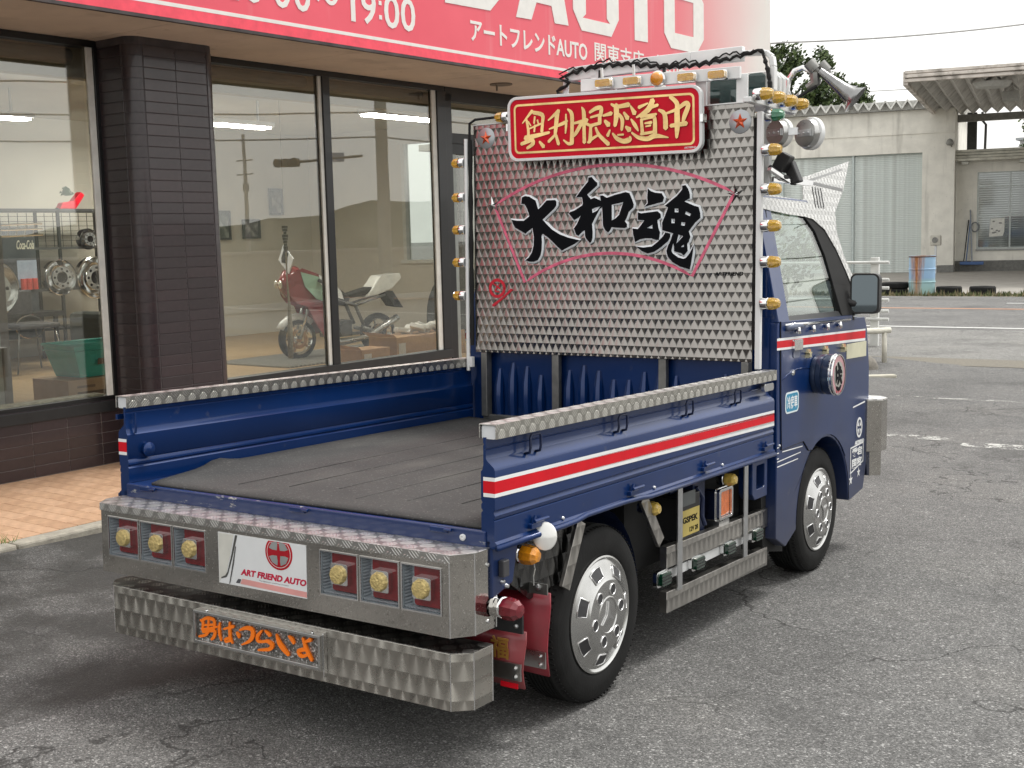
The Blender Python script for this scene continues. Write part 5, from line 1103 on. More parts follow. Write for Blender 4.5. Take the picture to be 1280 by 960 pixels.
mb = MB(); mb.box(x0+.002, x1-.002, -.121, -.1065, a+.002, b-.002)
m_, t_, p_ = nmat('glitter_silver'); p_.inputs['Metallic'].default_value = .8; p_.inputs['Roughness'].default_value = .35
vv = N(t_, 'ShaderNodeTexVoronoi', i_Scale=230.0); t_.links.new(coords(t_), vv.inputs['Vector']); sc_ = N(t_, 'ShaderNodeSeparateColor'); t_.links.new(vv.outputs['Color'], sc_.inputs[0])
t_.links.new(ramp(t_, sc_.outputs[0], [(0, (.10, .10, .09)), (.6, (.24, .23, .22)), (.85, (.42, .41, .40)), (1, (.85, .85, .85))]), p_.inputs['Base Color']); bump(t_, p_, sc_.outputs[1], .002)
mb.build('glitter_sheet', m_, sh)
mb = MB()
for i, s_ in enumerate(ORANGE): stroke_mb(mb, [(q[0], q[1], q[2]*1.35) for q in s_], XZ, -.1212, -.1245 - i*.00015)
mb.build('slogan_lettering', orange_t, sh)
mb = MB()
for x in (-.22, .20): mb.lathe([(0, .005), (.004, .003), (.005, 0)], (x, -.118, .3197), 'z', 8)
mb.box(.2385, .2415, -.12, -.107, .20, .325); mb.build('frame_screw', chrome, sh)
# ================================================================== GROUND AND ROAD
def gz(y):
    if y < -12: return .357
    if y < 6: return -.02977*y
    if y < 8: return -.1786 - .0057*(y-6)
    return -.19
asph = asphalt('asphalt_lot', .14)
asph2 = asphalt('asphalt_road', .15, cracks=True, dark_area=False)
def sheet(name, ys, x0, x1, mt, lift=0, label=None, rise=False):
    mb = MB()
    xs_ = [(x0, 1), (-2.25, 1), (-1.95, .86), (-1.6, .55), (-1.25, .22), (-.95, .03), (-.8, 0), (x1, 0)] if rise else [(x0, 0), (x1, 0)]
    n = len(xs_)
    for i, y in enumerate(ys):
        k = 0 if y > 12 or y < -12 else 1
        mb.v += [(x, y, gz(y)+lift+.078*r_*k) for x, r_ in xs_]
        if i:
            for j in range(n-1): mb.f.append([(i-1)*n+j, (i-1)*n+j+1, i*n+j+1, i*n+j]); mb.m.append(0)
    return mb.build(name, mt, None, kind='structure')
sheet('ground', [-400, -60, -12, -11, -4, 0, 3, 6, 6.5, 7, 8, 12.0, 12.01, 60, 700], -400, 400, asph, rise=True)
shoulder = asphalt('worn_shoulder', .20, (1, .985, .94), cracks=True, dark_area=False)
sheet('lot_edge_strip', [12.7, 17.0], -200, 200, shoulder, .004)
sheet('road_surface', [17.0, 26.3], -300, 300, asph2, .004)
sheet('gravel_band', [11.9, 12.7], -200, 200, M('gravel_brown', (.19, .175, .145), .95, 0, .35, 60, rvar=0, bmp=.01, bs=90), .004)
yard = streaked('yard_concrete', (.33, .31, .28), (.08, .075, .07), .5, .9, .004)
sheet('yard_paving', [27.3, 60], -200, 200, yard, .004)
def line(name, x0, x1, y, w_, mt, lift=.008, z=None):
    mb = MB(); mb.add([(x0, y-w_/2, gz(y)+lift), (x1, y-w_/2, gz(y)+lift), (x1, y+w_/2, gz(y)+lift), (x0, y+w_/2, gz(y)+lift)], [(0, 1, 2, 3)])
    return mb.build(name, mt, None, kind='structure')
wl = paint_line('road_white', (.72, .72, .70), .33); ol = paint_line('road_orange', (.62, .30, .16), .33); glint_or_wear = paint_line('worn_white', (.55, .55, .52), .535)
line('edge_line', -60, 60, 17.4, .15, wl); line('centre_line', -60, 60, 22.0, .15, ol)
for k in range(-3, 4): line('lane_dash', -2.95+12*k, 2.0+12*k, 23.85, .13, wl)
line('parking_line', -.36, .20, 6.80, .16, glint_or_wear, .004); line('parking_line', .32, .95, 6.63, .20, paint_line('worn_white_2', (.60, .60, .57), .515), .004)
line('parking_line', .9, 4.2, 6.5, .12, glint_or_wear, .004); line('parking_line', -.9, .3, 9.1, .10, glint_or_wear, .004)
# verge grass by the tyres
mb = MB(); random.seed(3)
for i in range(5200):
    x = random.uniform(-14, 6); y = 26.35 + abs(random.gauss(0, .38)); h = random.uniform(.03, .11)*(1 if random.random() < .8 else 1.8); a = random.uniform(0, PI); r = random.uniform(.012, .03)
    if y > 27.35: continue
    g = -.19; mb.add([(x-r*math.cos(a), y-r*math.sin(a), g), (x+r*math.cos(a), y+r*math.sin(a), g), (x+random.uniform(-.04, .04), y+random.uniform(-.03, .03), g+h)], [(0, 1, 2)]); mb.m[-1] = 0 if random.random() < .6 else 1
o = mb.build('grass', [M('verge_green', (.09, .11, .045), .9, 0, .3, 2), M('verge_straw', (.26, .22, .13), .9, 0, .3, 2)], None, kind='stuff')
sheet('verge_soil', [26.3, 27.3], -200, 200, M('verge_soil', (.20, .18, .13), .95, 0, .35, 18, rvar=0, bmp=.01), .005)
# far hills (also what the shop glass reflects)
def hills(name, R, h0, a0, a1, seed, mt):
    random.seed(seed); mb = MB(); n = 90
    ph = [random.uniform(0, 6) for _ in range(5)]
    for i in range(n+1):
        a = math.radians(a0+(a1-a0)*i/n); h = h0*(1+.25*math.sin(i*.21+ph[0])+.16*math.sin(i*.55+ph[1])+.08*math.sin(i*1.7+ph[2]))
        mb.v += [(R*math.sin(a), R*math.cos(a), -2), (R*math.sin(a), R*math.cos(a), h), ((R+40)*math.sin(a), (R+40)*math.cos(a), -2)]
        if i:
            b = 3*(i-1); mb.f += [[b, b+3, b+4, b+1], [b+1, b+4, b+5, b+2]]; mb.m += [0, 0]
    return mb.build(name, mt, None, kind='structure')
hills('hills', 150, 4.6, 40, 150, 4, M('hill_green', (.27, .28, .24), .95, 0, .35, .25, rvar=0))

# ================================================================== THE SHOP
AZ = -.05252
shop = thing('shop_building', 'low shop with red fascia board, dark tiled pillar and large display windows', 'shop', (-3.70, 1.70, 0), AZ)
S = shop     # local axes: x out of the facade towards the lot, y along it, z up
FL = .12
tilemat = []
for k, c in enumerate(((.034, .023, .026), (.037, .025, .028), (.032, .022, .025), (.040, .026, .029))):
    tilemat.append(M('brown_glazed_tile_%s' % 'abcd'[k], c, .30, 0, .15, 30, coat=.3, rvar=.3, bmp=.0006, bs=25))
grout = M('grout', (.20, .18, .175), .9, 0, .15, 30)
# low wall under the left window
mb = MB(); mb.box(-.16, -.003, -3.0, .70, -.1, .435); mb.build('low_wall', grout, S)
def tile_mesh(w_, h_, t_, name, mt):
    mb = MB(); mb.box(0, t_, 0, w_, 0, h_); o = mb.build(name, mt, None, bevel=.0018, bseg=1); return o
proto = [tile_mesh(.2285, .0625, .011, 'brick_tile', mt) for mt in tilemat]
used = set()
def put(pr, par, loc, rz=0):
    o = pr if pr not in used else inst(pr)
    used.add(pr); o.parent = par; o.location = loc; o.rotation_euler = (0, 0, rz); return o
random.seed(11)
for r in range(6):
    z = .085 + .0655*r
    if z + .06 > .50: break
    y = -1.55 + (0 if r % 2 == 0 else .0)
    while y < .66:
        h = .060
        if z + h <= .49: put(random.choice(proto), S, (-.011+random.uniform(0, .0006), y, z))
        y += .2315
# tiled pillar
PX0, PX1, PY0, PY1, PR = -.10, .315, .665, 1.305, .085
def pillar_outline(ins=0):
    r = PR-ins; P = [(PX0, PY0+ins)]
    P += [(PX1-PR+r*math.sin(math.radians(a)), PY0+PR-r*math.cos(math.radians(a))) for a in range(0, 91, 15)]
    P += [(PX1-PR+r*math.cos(math.radians(a)), PY1-PR+r*math.sin(math.radians(a))) for a in range(0, 91, 15)]
    P += [(PX0, PY1-ins)]; return P
mb = MB(); mb.prism(pillar_outline(.0028), XY, .05, 2.62); pil = mb.build('pillar', M('dark_grout', (.085, .075, .078), .9, 0, .2), S)
mb = MB()
for a0, mtc in ((0, 0),):
    n = 6; vs = []
    for rr in (PR, PR-.011):
        for i in range(n+1):
            a = math.radians(3+84*i/n); vs += [(PX1-PR+rr*math.sin(a), PY0+PR-rr*math.cos(a), 0), (PX1-PR+rr*math.sin(a), PY0+PR-rr*math.cos(a), .0625)]
    b = 2*(n+1); fs = []
    for i in range(n): fs += [(2*i, 2*i+2, 2*i+3, 2*i+1), (b+2*i+1, b+2*i+3, b+2*i+2, b+2*i), (2*i+1, 2*i+3, b+2*i+3, b+2*i+1), (2*i+2, 2*i, b+2*i, b+2*i+2)]
    fs += [(0, 1, b+1, b), (2*n+1, 2*n, b+2*n, b+2*n+1)]
    mb.add(vs, fs)
corner1 = [mb.build('corner_tile', mt, None, smooth=35) for mt in tilemat]
mb2 = MB(); mb2.add([(v[0], PY0+PY1-v[1], v[2]) for v in mb.v], [f[::-1] for f in mb.f])
corner2 = [mb2.build('corner_tile', mt, None, smooth=35) for mt in tilemat]
for r in range(39):
    z = .085 + .0655*r
    if z+.063 > 2.612: break
    for cs in (corner1, corner2): put(random.choice(cs), pil, (0, 0, z))
    y0 = PY0+PR+.0045; L_ = PY1-PR-.0045-y0
    # main face: two tiles of about .227 fill the flat between the rounded corners
    wd = (L_-.0045)/2
    for k in range(2):
        o = put(random.choice(proto), pil, (PX1-.011+random.uniform(0, .0006), y0+k*(wd+.0045), z)); o.scale = (1, wd/.2285, 1)
    # left return, facing the camera side
    o = put(random.choice(proto), pil, (PX1-PR-.0045, PY0+.011, z), PI/2); o.rotation_euler = (0, 0, PI/2); o.scale = (1, (PX1-PR-.0045-PX0)/.2285, 1)
    o.location = (PX1-PR-.0045, PY0, z)
# white interior post beside each window, dark frames
frm = M('black_window_frame', (.008, .008, .009), .35, 0, .15, coat=.2)
frm2 = M('anthracite_frame', (.018, .020, .022), .4, 0, .15)
pale = M('pale_wall', (.60, .57, .50), .8, 0, .05, 2)
pale2 = M('beige_wall', (.45, .39, .27), .8, 0, .05, 2)
def frame_box(x0, x1, y0, y1, z0, z1, name='window_frame', mt=frm, par=None, bv=.002):
    mb = MB(); mb.box(x0, x1, y0, y1, z0, z1); return mb.build(name, mt, par or S, bevel=bv)
dg = glass('display_glass', (.96, .97, .94), .125, 0, .97)
# left window (s -3 .. .62)
frame_box(-.10, .012, -3.0, .64, .405, .470, 'window_sill', frm2); frame_box(-.085, -.01, -3.0, .64, .4705, .499)
frame_box(-.09, .0, -3.0, .66, 2.575, 2.614); frame_box(-.09, .0, .640, .668, .499, 2.575)
frame_box(-.027, -.012, .598, .6395, .499, 2.575, 'reveal_post', M('off_white_reveal', (.88, .88, .83), .6, 0, .1)); 
frame_box(-.15, -.05, -3.0, .597, .4995, .512, 'inner_sill', M('worn_sill', (.42, .38, .28), .7, 0, .3, 20))
mb = MB(); mb.cyl((-.13, -3, 2.53), (-.13, .56, 2.53), .045, seg=12); mb.build('roller_blind', M('grey_blind', (.12, .12, .11), .7), S)
mb = MB(); mb.box(-.036, -.030, -3.0, .640, .499, 2.575); mb.build('window_pane', dg, S)
frame_box(-.60, -.50, .215, .27, .12, 2.6, 'interior_post', M('grey_brown_post', (.17, .145, .125), .6)); frame_box(-.60, -.50, .0, .214, .12, 2.6, 'interior_post', M('grey_post', (.33, .32, .29), .6))
# right windows
WY = (1.305, 2.525, 3.80)
frame_box(-.09, .012, 1.305, 3.90, .43, .499, 'window_sill', frm2); frame_box(-.09, .0, 1.305, 3.90, 2.575, 2.614)
for a, b in ((1.306, 1.33), (2.530, 2.600), (3.805, 3.905)): frame_box(-.09, .002, a, b, .499, 2.575)
for a, b in ((2.497, 2.5295), (3.752, 3.8045)): frame_box(-.027, -.012, a, b, .499, 2.575, 'reveal_post', M('off_white_reveal_2', (.75, .75, .70), .6, 0, .1))
for a, b in ((1.33, 2.53), (2.60, 3.805)):
    mb = MB(); mb.box(-.036, -.030, a, b, .499, 2.575); mb.build('window_pane', dg, S)
    mb = MB(); mb.cyl((-.13, a+.02, 2.54), (-.13, b-.06, 2.54), .04, seg=12); mb.build('roller_blind', M('grey_blind_2', (.10, .10, .09), .7), S)
frame_box(-.14, -.005, 1.305, 3.90, -.1, .43, 'low_wall', grout)
for r in range(5):
    for k in range(11): put(random.choice(proto), S, (-.005, 1.33+.2315*k, .085+.0655*r))
# glazed door to the right of them
frame_box(-.08, .0, 3.905, 3.985, .08, 2.56, 'door_frame'); frame_box(-.08, .0, 3.905, 8.1, 2.50, 2.614, 'door_frame'); frame_box(-.07, -.005, 3.986, 5.2, 2.08, 2.25, 'door_transom', frm2); frame_box(-.065, .003, 3.986, 5.2, 2.165, 2.17, 'door_transom', frm)
frame_box(-.07, -.005, 3.986, 4.03, .08, 2.08, 'door_stile', M('light_frame', (.30, .32, .30), .4, .4)); frame_box(-.07, -.005, 4.95, 5.2, .08, 2.08, 'door_stile', frm2); frame_box(-.07, -.005, 4.03, 4.95, .08, .35, 'door_rail', frm2)
mb = MB(); mb.box(-.04, -.034, 4.03, 4.95, .35, 2.08); mb.build('door_pane', dg, S); mb = MB(); mb.box(-.04, -.034, 3.986, 5.2, 2.25, 2.50); mb.build('transom_pane', dg, S)
mb = MB(); mb.box(-.04, -.034, 5.2, 8.0, .45, 2.50); mb.build('window_pane', dg, S); frame_box(-.08, 0, 5.2, 8.1, .08, .45, 'low_wall', grout)
for y in (6.6, 8.0): frame_box(-.08, .001, y, y+.1, .45, 2.5)
# soffit and fascia
soff = streaked('soffit_board', (.78, .70, .62), (.14, .12, .10), .3, .85, .001)
for k in range(8):
    mb = MB(); y = -3.9+1.5*k+ (0); mb.box(-.10, .885, y+.003, y+1.497, 2.6155, 2.63); mb.build('soffit_panel', soff, S)
mb = MB(); mb.box(-.1, .90, -4, 8.07, 2.632, 2.70); mb.build('soffit_core', blackm, S)
mb = MB(); mb.box(.886, .915, -4, 8.07, 2.597, 2.6150); mb.build('drip_edge', M('rusty_dark_edge', (.06, .05, .05), .7, 0, .5, 6), S)
# fascia sheet fading from red to white at its right end
m_, t_, p_ = nmat('fascia_print'); p_.inputs['Roughness'].default_value = .55
sp_ = N(t_, 'ShaderNodeSeparateXYZ'); t_.links.new(coords(t_), sp_.inputs[0])
fd = ramp_fac(t_, mathn(t_, 'ADD', sp_.outputs[1], mathn(t_, 'MULTIPLY', mathn(t_, 'SUBTRACT', noise(t_, .8, 3), .5), .5)), 6.0, 7.9)
rn = ramp(t_, noise(t_, 1.3, 5), [(.3, (.76, .085, .125)), (.7, (.86, .115, .16))])
c_ = mixc(t_, ramp_fac(t_, sp_.outputs[1], 2.5, 6.0), rn, (.78, .15, .185)); c_ = mixc(t_, fd, c_, (.74, .70, .66))
c_ = mixc(t_, mathn(t_, 'MULTIPLY', ramp_fac(t_, noise(t_, 1, 6, coords(t_, (1, 5, .3))), .58, .75), .25), c_, (.80, .55, .55))
t_.links.new(c_, p_.inputs['Base Color'])
mb = MB(); mb.box(.88, .90, -4, 8.07, 2.616, 4.10); fa = mb.build('fascia_board', m_, S)
mb = MB(); mb.box(-2.0, .88, 8.05, 8.07, 2.616, 4.10); mb.box(-8, .88, -4, 8.05, 4.05, 4.10); mb.build('parapet', M('parapet_white', (.6, .58, .55), .7), S)
FC = lambda u, v, d: (d, u, v)
fw = M('fascia_white', (.80, .78, .74), .5, 0, .05)
mb = MB(); mb.box(.9002, .9022, -4, 5.9, 2.679, 2.700); mb.build('white_rule', fw, fa)
mb = MB(); mb.box(.9002, .9015, -4, 6.3, 2.617, 2.6785); mb.build('bright_red_margin', M('bright_red', (.90, .075, .12), .5), fa)
mb = MB()
# hours
def digit(mb, ch, x0, x1, z0, z1): text_mb(mb, ch, FC, x0, x1, z0, z1, .9002, .903, .012)
digit(mb, '1', .93, .99, 2.775, 2.98); digit(mb, '0', 1.03, 1.17, 2.775, 2.98); 
mb.box(.9002, .903, 1.20, 1.225, 2.82, 2.845); mb.box(.9002, .903, 1.20, 1.225, 2.91, 2.935)
digit(mb, '0', 1.255, 1.39, 2.775, 2.98); digit(mb, '0', 1.42, 1.555, 2.775, 2.98)
text_mb(mb, '〜', FC, 1.60, 1.79, 2.845, 2.905, .9002, .903, .03)
mb.box(.9002, .903, 1.905, 1.945, 2.772, 2.975); mb.add([], [])
digit(mb, '9', 2.00, 2.138, 2.770, 2.98); mb.box(.9002, .903, 2.165, 2.192, 2.815, 2.842); mb.box(.9002, .903, 2.165, 2.192, 2.905, 2.932)
digit(mb, '0', 2.215, 2.362, 2.770, 2.982); digit(mb, '0', 2.378, 2.522, 2.770, 2.985)
mb.build('hours_lettering', fw, fa)
for s_, a_, b_, z_, zz_, bo in (('アートフレンドAUTO', 3.115, 4.625, 2.785, 2.935, .022), ('関東支店', 4.735, 5.52, 2.800, 2.955, .012), ('小山店', 5.66, 6.28, 2.80, 2.955, .012)):
    mb = MB(); text_mb(mb, s_, FC, a_, b_, z_, zz_, .9002, .903, bo); mb.build('shop_name_lettering', fw, fa)
# big cut-corner capitals: ...DAUTO
big = MB()
def cutU(y0, y1, z0, z1, w_, c): return [(y0, z1), (y0, z0+c), (y0+c*.8, z0), (y1-c*.8, z0), (y1, z0+c), (y1, z1), (y1-w_, z1), (y1-w_, z0+c*.9), (y1-c*.9, z0+w_*.55), (y0+c*.9, z0+w_*.55), (y0+w_, z0+c*.9), (y0+w_, z1)]
Z0, Z1 = 3.015, 3.62
big.prism(cutU(4.43, 5.115, Z0+.005, Z1, .185, .15), FC, .9002, .904)
big.prism([(5.37, Z0+.02), (5.59, Z0+.025), (5.59, Z1-.12), (5.84, Z1-.12), (5.84, Z1), (5.14, Z1), (5.14, Z1-.12), (5.37, Z1-.12)], FC, .9002, .904)
big.prism([(5.88, Z0+.14), (6.0, Z0+.02), (6.48, Z0+.02), (6.62, Z0+.16), (6.62, Z1-.12), (6.5, Z1), (6.0, Z1), (5.88, Z1-.12)], FC, .9002, .904, [[(6.07, Z0+.16), (6.07, Z1-.14), (6.42, Z1-.14), (6.42, Z0+.16)]])
big.prism([(3.665, Z0), (3.86, Z0+.005), (3.93, Z0+.14), (4.13, Z0+.14), (4.17, Z0+.015), (4.36, Z0+.02), (4.20, Z1), (3.90, Z1)], FC, .9002, .904, [[(3.96, Z0+.26), (4.03, Z1-.15), (4.09, Z0+.26)]])
big.prism([(2.84, Z0-.005), (3.35, Z0+.005), (3.56, Z0+.18), (3.56, Z1-.14), (3.4, Z1), (2.84, Z1)], FC, .9002, .904, [[(3.05, Z0+.14), (3.05, Z1-.14), (3.32, Z1-.14), (3.36, Z1-.2), (3.36, Z0+.22), (3.30, Z0+.14)]])
big.build('big_lettering', fw, fa)
# ceiling lamp under the soffit and roof lamp
mb = MB(); mb.cyl((.40, 4.13, 2.6150), (.40, 4.13, 2.605), .09, seg=24); mb.cyl((.38, 4.10, 2.605), (.38, 4.10, 2.56), .008, seg=8); mb.build('soffit_fitting', M('soffit_fitting', (.22, .19, .16), .6), S)

# pavement with tiles and kerb
pave = D.objects.new('pavement', None); COL.objects.link(pave); pave.location = (-3.70, 1.70, 0); pave.rotation_euler = (0, 0, AZ); pave['kind'] = 'structure'
mb = MB(); mb.box(-.2, 1.285, -12, 8.4, -.25, .071); mb.build('paving_bed', M('tile_joint', (.22, .15, .10), .95, 0, .2, 30), pave)
terr = [M('terracotta_tile_%s' % 'abc'[k], c, .75, 0, .13, 24, bmp=.001, bs=60) for k, c in enumerate(((.50, .31, .19), (.46, .28, .17), (.54, .34, .215)))]
pt = []
for mt in terr: mb = MB(); mb.box(.0015, .0985, .0015, .096, 0, .010); pt.append(mb.build('paving_tile', mt, None, bevel=.002, bseg=1))
cnt = 0
random.seed(21)
for j in range(22):
    for i in range(13):
        x = -.015 + .1*i; y = -1.50+.0975*j
        if cnt < 299: put(random.choice(pt), pave, (x, y, .070+random.uniform(0, .001))); cnt += 1
mb = MB(); 
for j in list(range(-60, 0)):
    for i in range(13): mb.box(-.013+.1*i, .084+.1*i, -1.50+.0975*j, -1.50+.0975*j+.0955, .0715, .080)
for j in range(22, 92):
    for i in range(13): mb.box(-.013+.1*i, .084+.1*i, -1.50+.0975*j, -1.50+.0975*j+.0955, .0715, .080)
mb.build('paving_tile_field', terr[0], pave, kind='stuff')
kerbm = M('kerb_concrete', (.36, .335, .28), .9, 0, .2, 30, bmp=.003, bs=120)
for k in range(-14, 9):
    mb = MB(); mb.box(1.286, 1.385, k*.9+.003, k*.9+.897, -.3, .0805); mb.build('kerbstone', kerbm, pave, bevel=.012)
mb = MB(); random.seed(9)
for i in range(26):
    a = random.uniform(0, 2*PI); l = random.uniform(.02, .07); x = 1.30+random.gauss(0, .02); y = -.93+random.gauss(0, .03)
    mb.add([(x, y, .08), (x+.003, y+.003, .08), (x+l*.5*math.cos(a), y+l*.5*math.sin(a), .08+l*.7)], [(0, 1, 2)])
tg = mb.build('weed', M('weed_green', (.16, .22, .06), .8), None); tg.location = (-3.70, 1.70, 0); tg.rotation_euler = (0, 0, AZ); tag(tg, 'small green weed growing from the kerb edge left of the truck', 'weed')

# ---- room
floorm = None
m_, t_, p_ = nmat('wood_floor'); p_.inputs['Roughness'].default_value = .45
vv = coords(t_, (.9, 14, 1)); c_ = ramp(t_, noise(t_, 3, 6, vv), [(.3, (.33, .22, .11)), (.7, (.47, .33, .18))]); t_.links.new(c_, p_.inputs['Base Color'])
mb = MB(); mb.box(-7.0, -.14, -4, 9.2, .0, FL); mb.build('wood_floor', m_, S)
mb = MB(); mb.box(-7.1, -7.0, -4, 9.2, FL, 2.95); mb.build('back_wall', pale, S)
mb = MB(); mb.box(-7.0, -.10, -4.1, -4.0, FL, 2.95); mb.build('side_wall', pale, S)
mb = MB(); mb.box(-7.1, -.10, -4.1, 9.3, 2.95, 3.0); mb.build('ceiling', M('ceiling_white', (.62, .60, .54), .8, 0, .05, 2), S)
mb = MB(); mb.box(-.20, -.10, -4, 8.1, 2.70, 2.95); mb.box(-.30, -.2, -4, 8.1, 2.42, 2.95); mb.build('ceiling_bulkhead', pale2, S)
# end wall with a window looking out
mb = MB(); mb.prism([(-7.0, FL), (-.05, FL), (-.05, 2.95), (-7.0, 2.95)], lambda u, v, d: (u, d, v), 9.2, 9.3, [[(-5.15, 1.12), (-5.15, 2.72), (-.6, 2.72), (-.6, 1.12)]]); mb.build('end_wall', pale, S)
whf = M('white_window_frame', (.62, .63, .60), .5)
for a in (-5.15, -3.95, -2.4, -.72): frame_box(a, a+.06, 9.16, 9.26, 1.12, 2.72, 'window_frame', whf)
frame_box(-5.2, -.6, 9.15, 9.27, 1.07, 1.119, 'window_frame', whf); frame_box(-5.2, -.6, 9.15, 9.27, 2.721, 2.77, 'window_frame', whf)
mb = MB(); mb.box(-5.09, -.72, 9.22, 9.225, 1.12, 2.72); mb.build('window_pane', glass('plain_glass', (.9, .93, .92), .03, 0, .95), S)
frame_box(-4.9, -4.45, 9.6, 10.1, .0, 2.62, 'outer_pillar', tilemat[0]); frame_box(-5.1, -.5, 9.5, 10.3, 2.63, 2.72, 'outer_beam', fw)
# ceiling lamps (lit)
lampm = M('lit_tube_diffuser', (.9, .9, .9), .5, 0, 0, emit=(1, .97, .90), es=50, rvar=0)
ci_ = 0
def ceil_lamp(x, y, L_, lab):
    t_ = thing('ceiling_light', lab, 'light', (0, 0, 0), 0, 'lit ceiling lights inside the shop')
    t_.matrix_world = shop_m @ Matrix.Translation((x, y, 2.66))
    mb = MB(); mb.box(-.07, .07, -L_/2*.85, L_/2*.85, -.02, .0); mb.build('diffuser', lampm, t_)
    mb = MB(); mb.box(-.10, .10, -L_/2*.9, L_/2*.9, .001, .05); mb.box(-.01, .01, -.4, -.38, .05, .28); mb.box(-.01, .01, .38, .40, .05, .28); mb.build('lamp_body', whitepl, t_)
    return t_
shop_m = Matrix.Translation((-3.70, 1.70, 0)) @ Matrix.Rotation(AZ, 4, 'Z')
ceil_lamp(-5.6, 5.10, 1.2, 'lit ceiling light seen through the narrow gap right of the left window, beside the pillar')
ceil_lamp(-4.6, 2.55, 1.3, 'lit ceiling light cut by the left edge of the picture')
ceil_lamp(-3.9, 5.05, 1.2, 'lit ceiling light in the display window just right of the tiled pillar')
ceil_lamp(-2.2, 5.85, 1.2, 'lit ceiling light in the middle display window above the motorcycle')

# ---- things inside
def sthing(name, lab, cat, x, y, z=FL, rz=0, group=None):
    t_ = thing(name, lab, cat, (0, 0, 0), 0, group); t_.matrix_world = shop_m @ Matrix.Translation((x, y, z)) @ Matrix.Rotation(rz, 4, 'Z'); return t_
# pictures
def picture(x, y0, y1, z0, z1, lab, cols):
    t_ = sthing('framed_picture', lab, 'picture', x, (y0+y1)/2, (z0+z1)/2, 0, 'black framed pictures on the shop wall'); a, b = (y1-y0)/2, (z1-z0)/2
    mb = MB(); mb.prism([(-a, -b), (a, -b), (a, b), (-a, b)], lambda u, v, d: (d, u, v), 0, .03, [[(-a+.03, -b+.03), (-a+.03, b-.03), (a-.03, b-.03), (a-.03, -b+.03)]]); mb.build('frame', black, t_)
    mm_, tt, pp = nmat('picture_print'); tt.links.new(ramp(tt, noise(tt, 9, 5), [(.35, cols[0]), (.5, cols[1]), (.65, cols[2])]), pp.inputs['Base Color']); pp.inputs['Roughness'].default_value = .4
    mb = MB(); mb.box(.005, .012, -a+.03, a-.03, -b+.03, b-.03); mb.build('print', mm_, t_)
picture(-6.98, 8.36, 8.62, 1.80, 2.18, 'upright pale framed picture, highest on the shop wall', ((.03, .03, .03), (.12, .115, .11), (.25, .24, .22)))
picture(-6.98, 7.84, 8.16, 1.47, 1.74, 'square dark framed picture below and left of the pale upright one', ((.02, .02, .03), (.10, .10, .11), (.3, .3, .3)))
picture(-6.98, 7.38, 7.62, 1.46, 1.86, 'dark framed picture at the edge of the tiled pillar', ((.02, .03, .02), (.09, .11, .09), (.25, .27, .24)))
# shelving with wheels
rk = sthing('wire_shelf', 'black wire shelf rack with chromed wheels behind the left window', 'shelf', -6.4, 4.35)
mb = MB()
for y in (-1.6, -.75, .05, .85):
    for x in (-.25, .2): mb.box(x, x+.03, y, y+.03, 0, 1.74)
mb.build('upright', black, rk)
for z in (.35, .80, 1.27, 1.70):
    mb = MB(); mb.box(-.25, .23, -1.6, .88, z, z+.03); mb.build('shelf_board', M('dark_shelf', (.05, .05, .05), .6), rk)
mb = MB()
for k in range(22): mb.box(.228, .234, -1.55+.11*k, -1.545+.11*k, 1.30, 1.68)
for k in range(7): mb.box(.228, .234, -1.58, .86, 1.31+.055*k, 1.315+.055*k)
mb.build('wire_mesh', black, rk)
def wheelrim(x, y, z, r, lab, tilt=0):
    t_ = sthing('spare_wheel', lab, 'wheel', x, y, z, 0, 'chrome wheels on the shelf rack')
    mb = MB(); mb.lathe([(r, -.08), (r*1.03, 0), (r*.98, .01), (r*.92, -.02), (r*.78, -.05), (r*.66, .02), (r*.62, .03), (r*.34, .03), (r*.30, .0), (0, .0)], axis='x', seg=32); q = mb.build('rim', chrome, t_, smooth=40)
    mb = MB(); mb.lathe([(0, .001), (r*.29, .001)], axis='x', seg=16)
    for k in range(8): mb.cyl((.0305, r*.48*math.cos(k*PI/4), r*.48*math.sin(k*PI/4)), (.033, r*.48*math.cos(k*PI/4), r*.48*math.sin(k*PI/4)), r*.07, seg=8)
    mb.build('bolt_hole', blackm, t_)
wheelrim(-6.15, 4.38, 1.12-.12+.07, .20, 'chrome wheel in the middle of the rack, beside the drinks cooler')
wheelrim(-6.15, 4.84, 1.10-.12+.07, .24, 'larger chrome wheel at the right end of the rack beside the window post')
wheelrim(-6.15, 4.78, 1.50, .12, 'small chrome wheel on the upper shelf above the larger wheel')
wheelrim(-4.9, 2.80, 1.02, .27, 'big chrome ring cut by the left edge of the picture')
ck = sthing('drinks_cooler', 'dark drinks cooler with a lit can display, script lettering on its front', 'cooler', -5.95, 3.72)
mb = MB(); mb.box(-.25, .0, -.2, .24, .30, 1.52); mb.build('cabinet', M('cooler_body', (.05, .06, .07), .4), ck, bevel=.01)
mb = MB(); text_mb(mb, 'Coca-Cola', lambda u, v, d: (d, u, v), .01, .22, 1.28, 1.38, .001, .004, .015, .35); mb.build('script_lettering', M('cream_letter', (.7, .68, .55), .5), ck)
mb = MB(); mb.box(.0005, .004, .0, .235, .86, 1.16); mb.build('display_window', M('cooler_window', (.35, .42, .52), .2), ck)
for k in range(3):
    mb = MB(); mb.cyl((.03, .045+.07*k, .84), (.03, .045+.07*k, .96), .03, seg=10); mb.build('can', M('red_can', (.6, .08, .06), .3), ck)
rc = sthing('chrome_grille_rack', 'chrome tubular grille piece lying on the counter left of the shelf', 'grille', -4.7, 2.9, 1.52)
mb = MB()
for z in (0, .06, .11): mb.tube([(0, -.8, z), (.02, 0, z+.01), (0, .35, z+.02)], .012, 6)
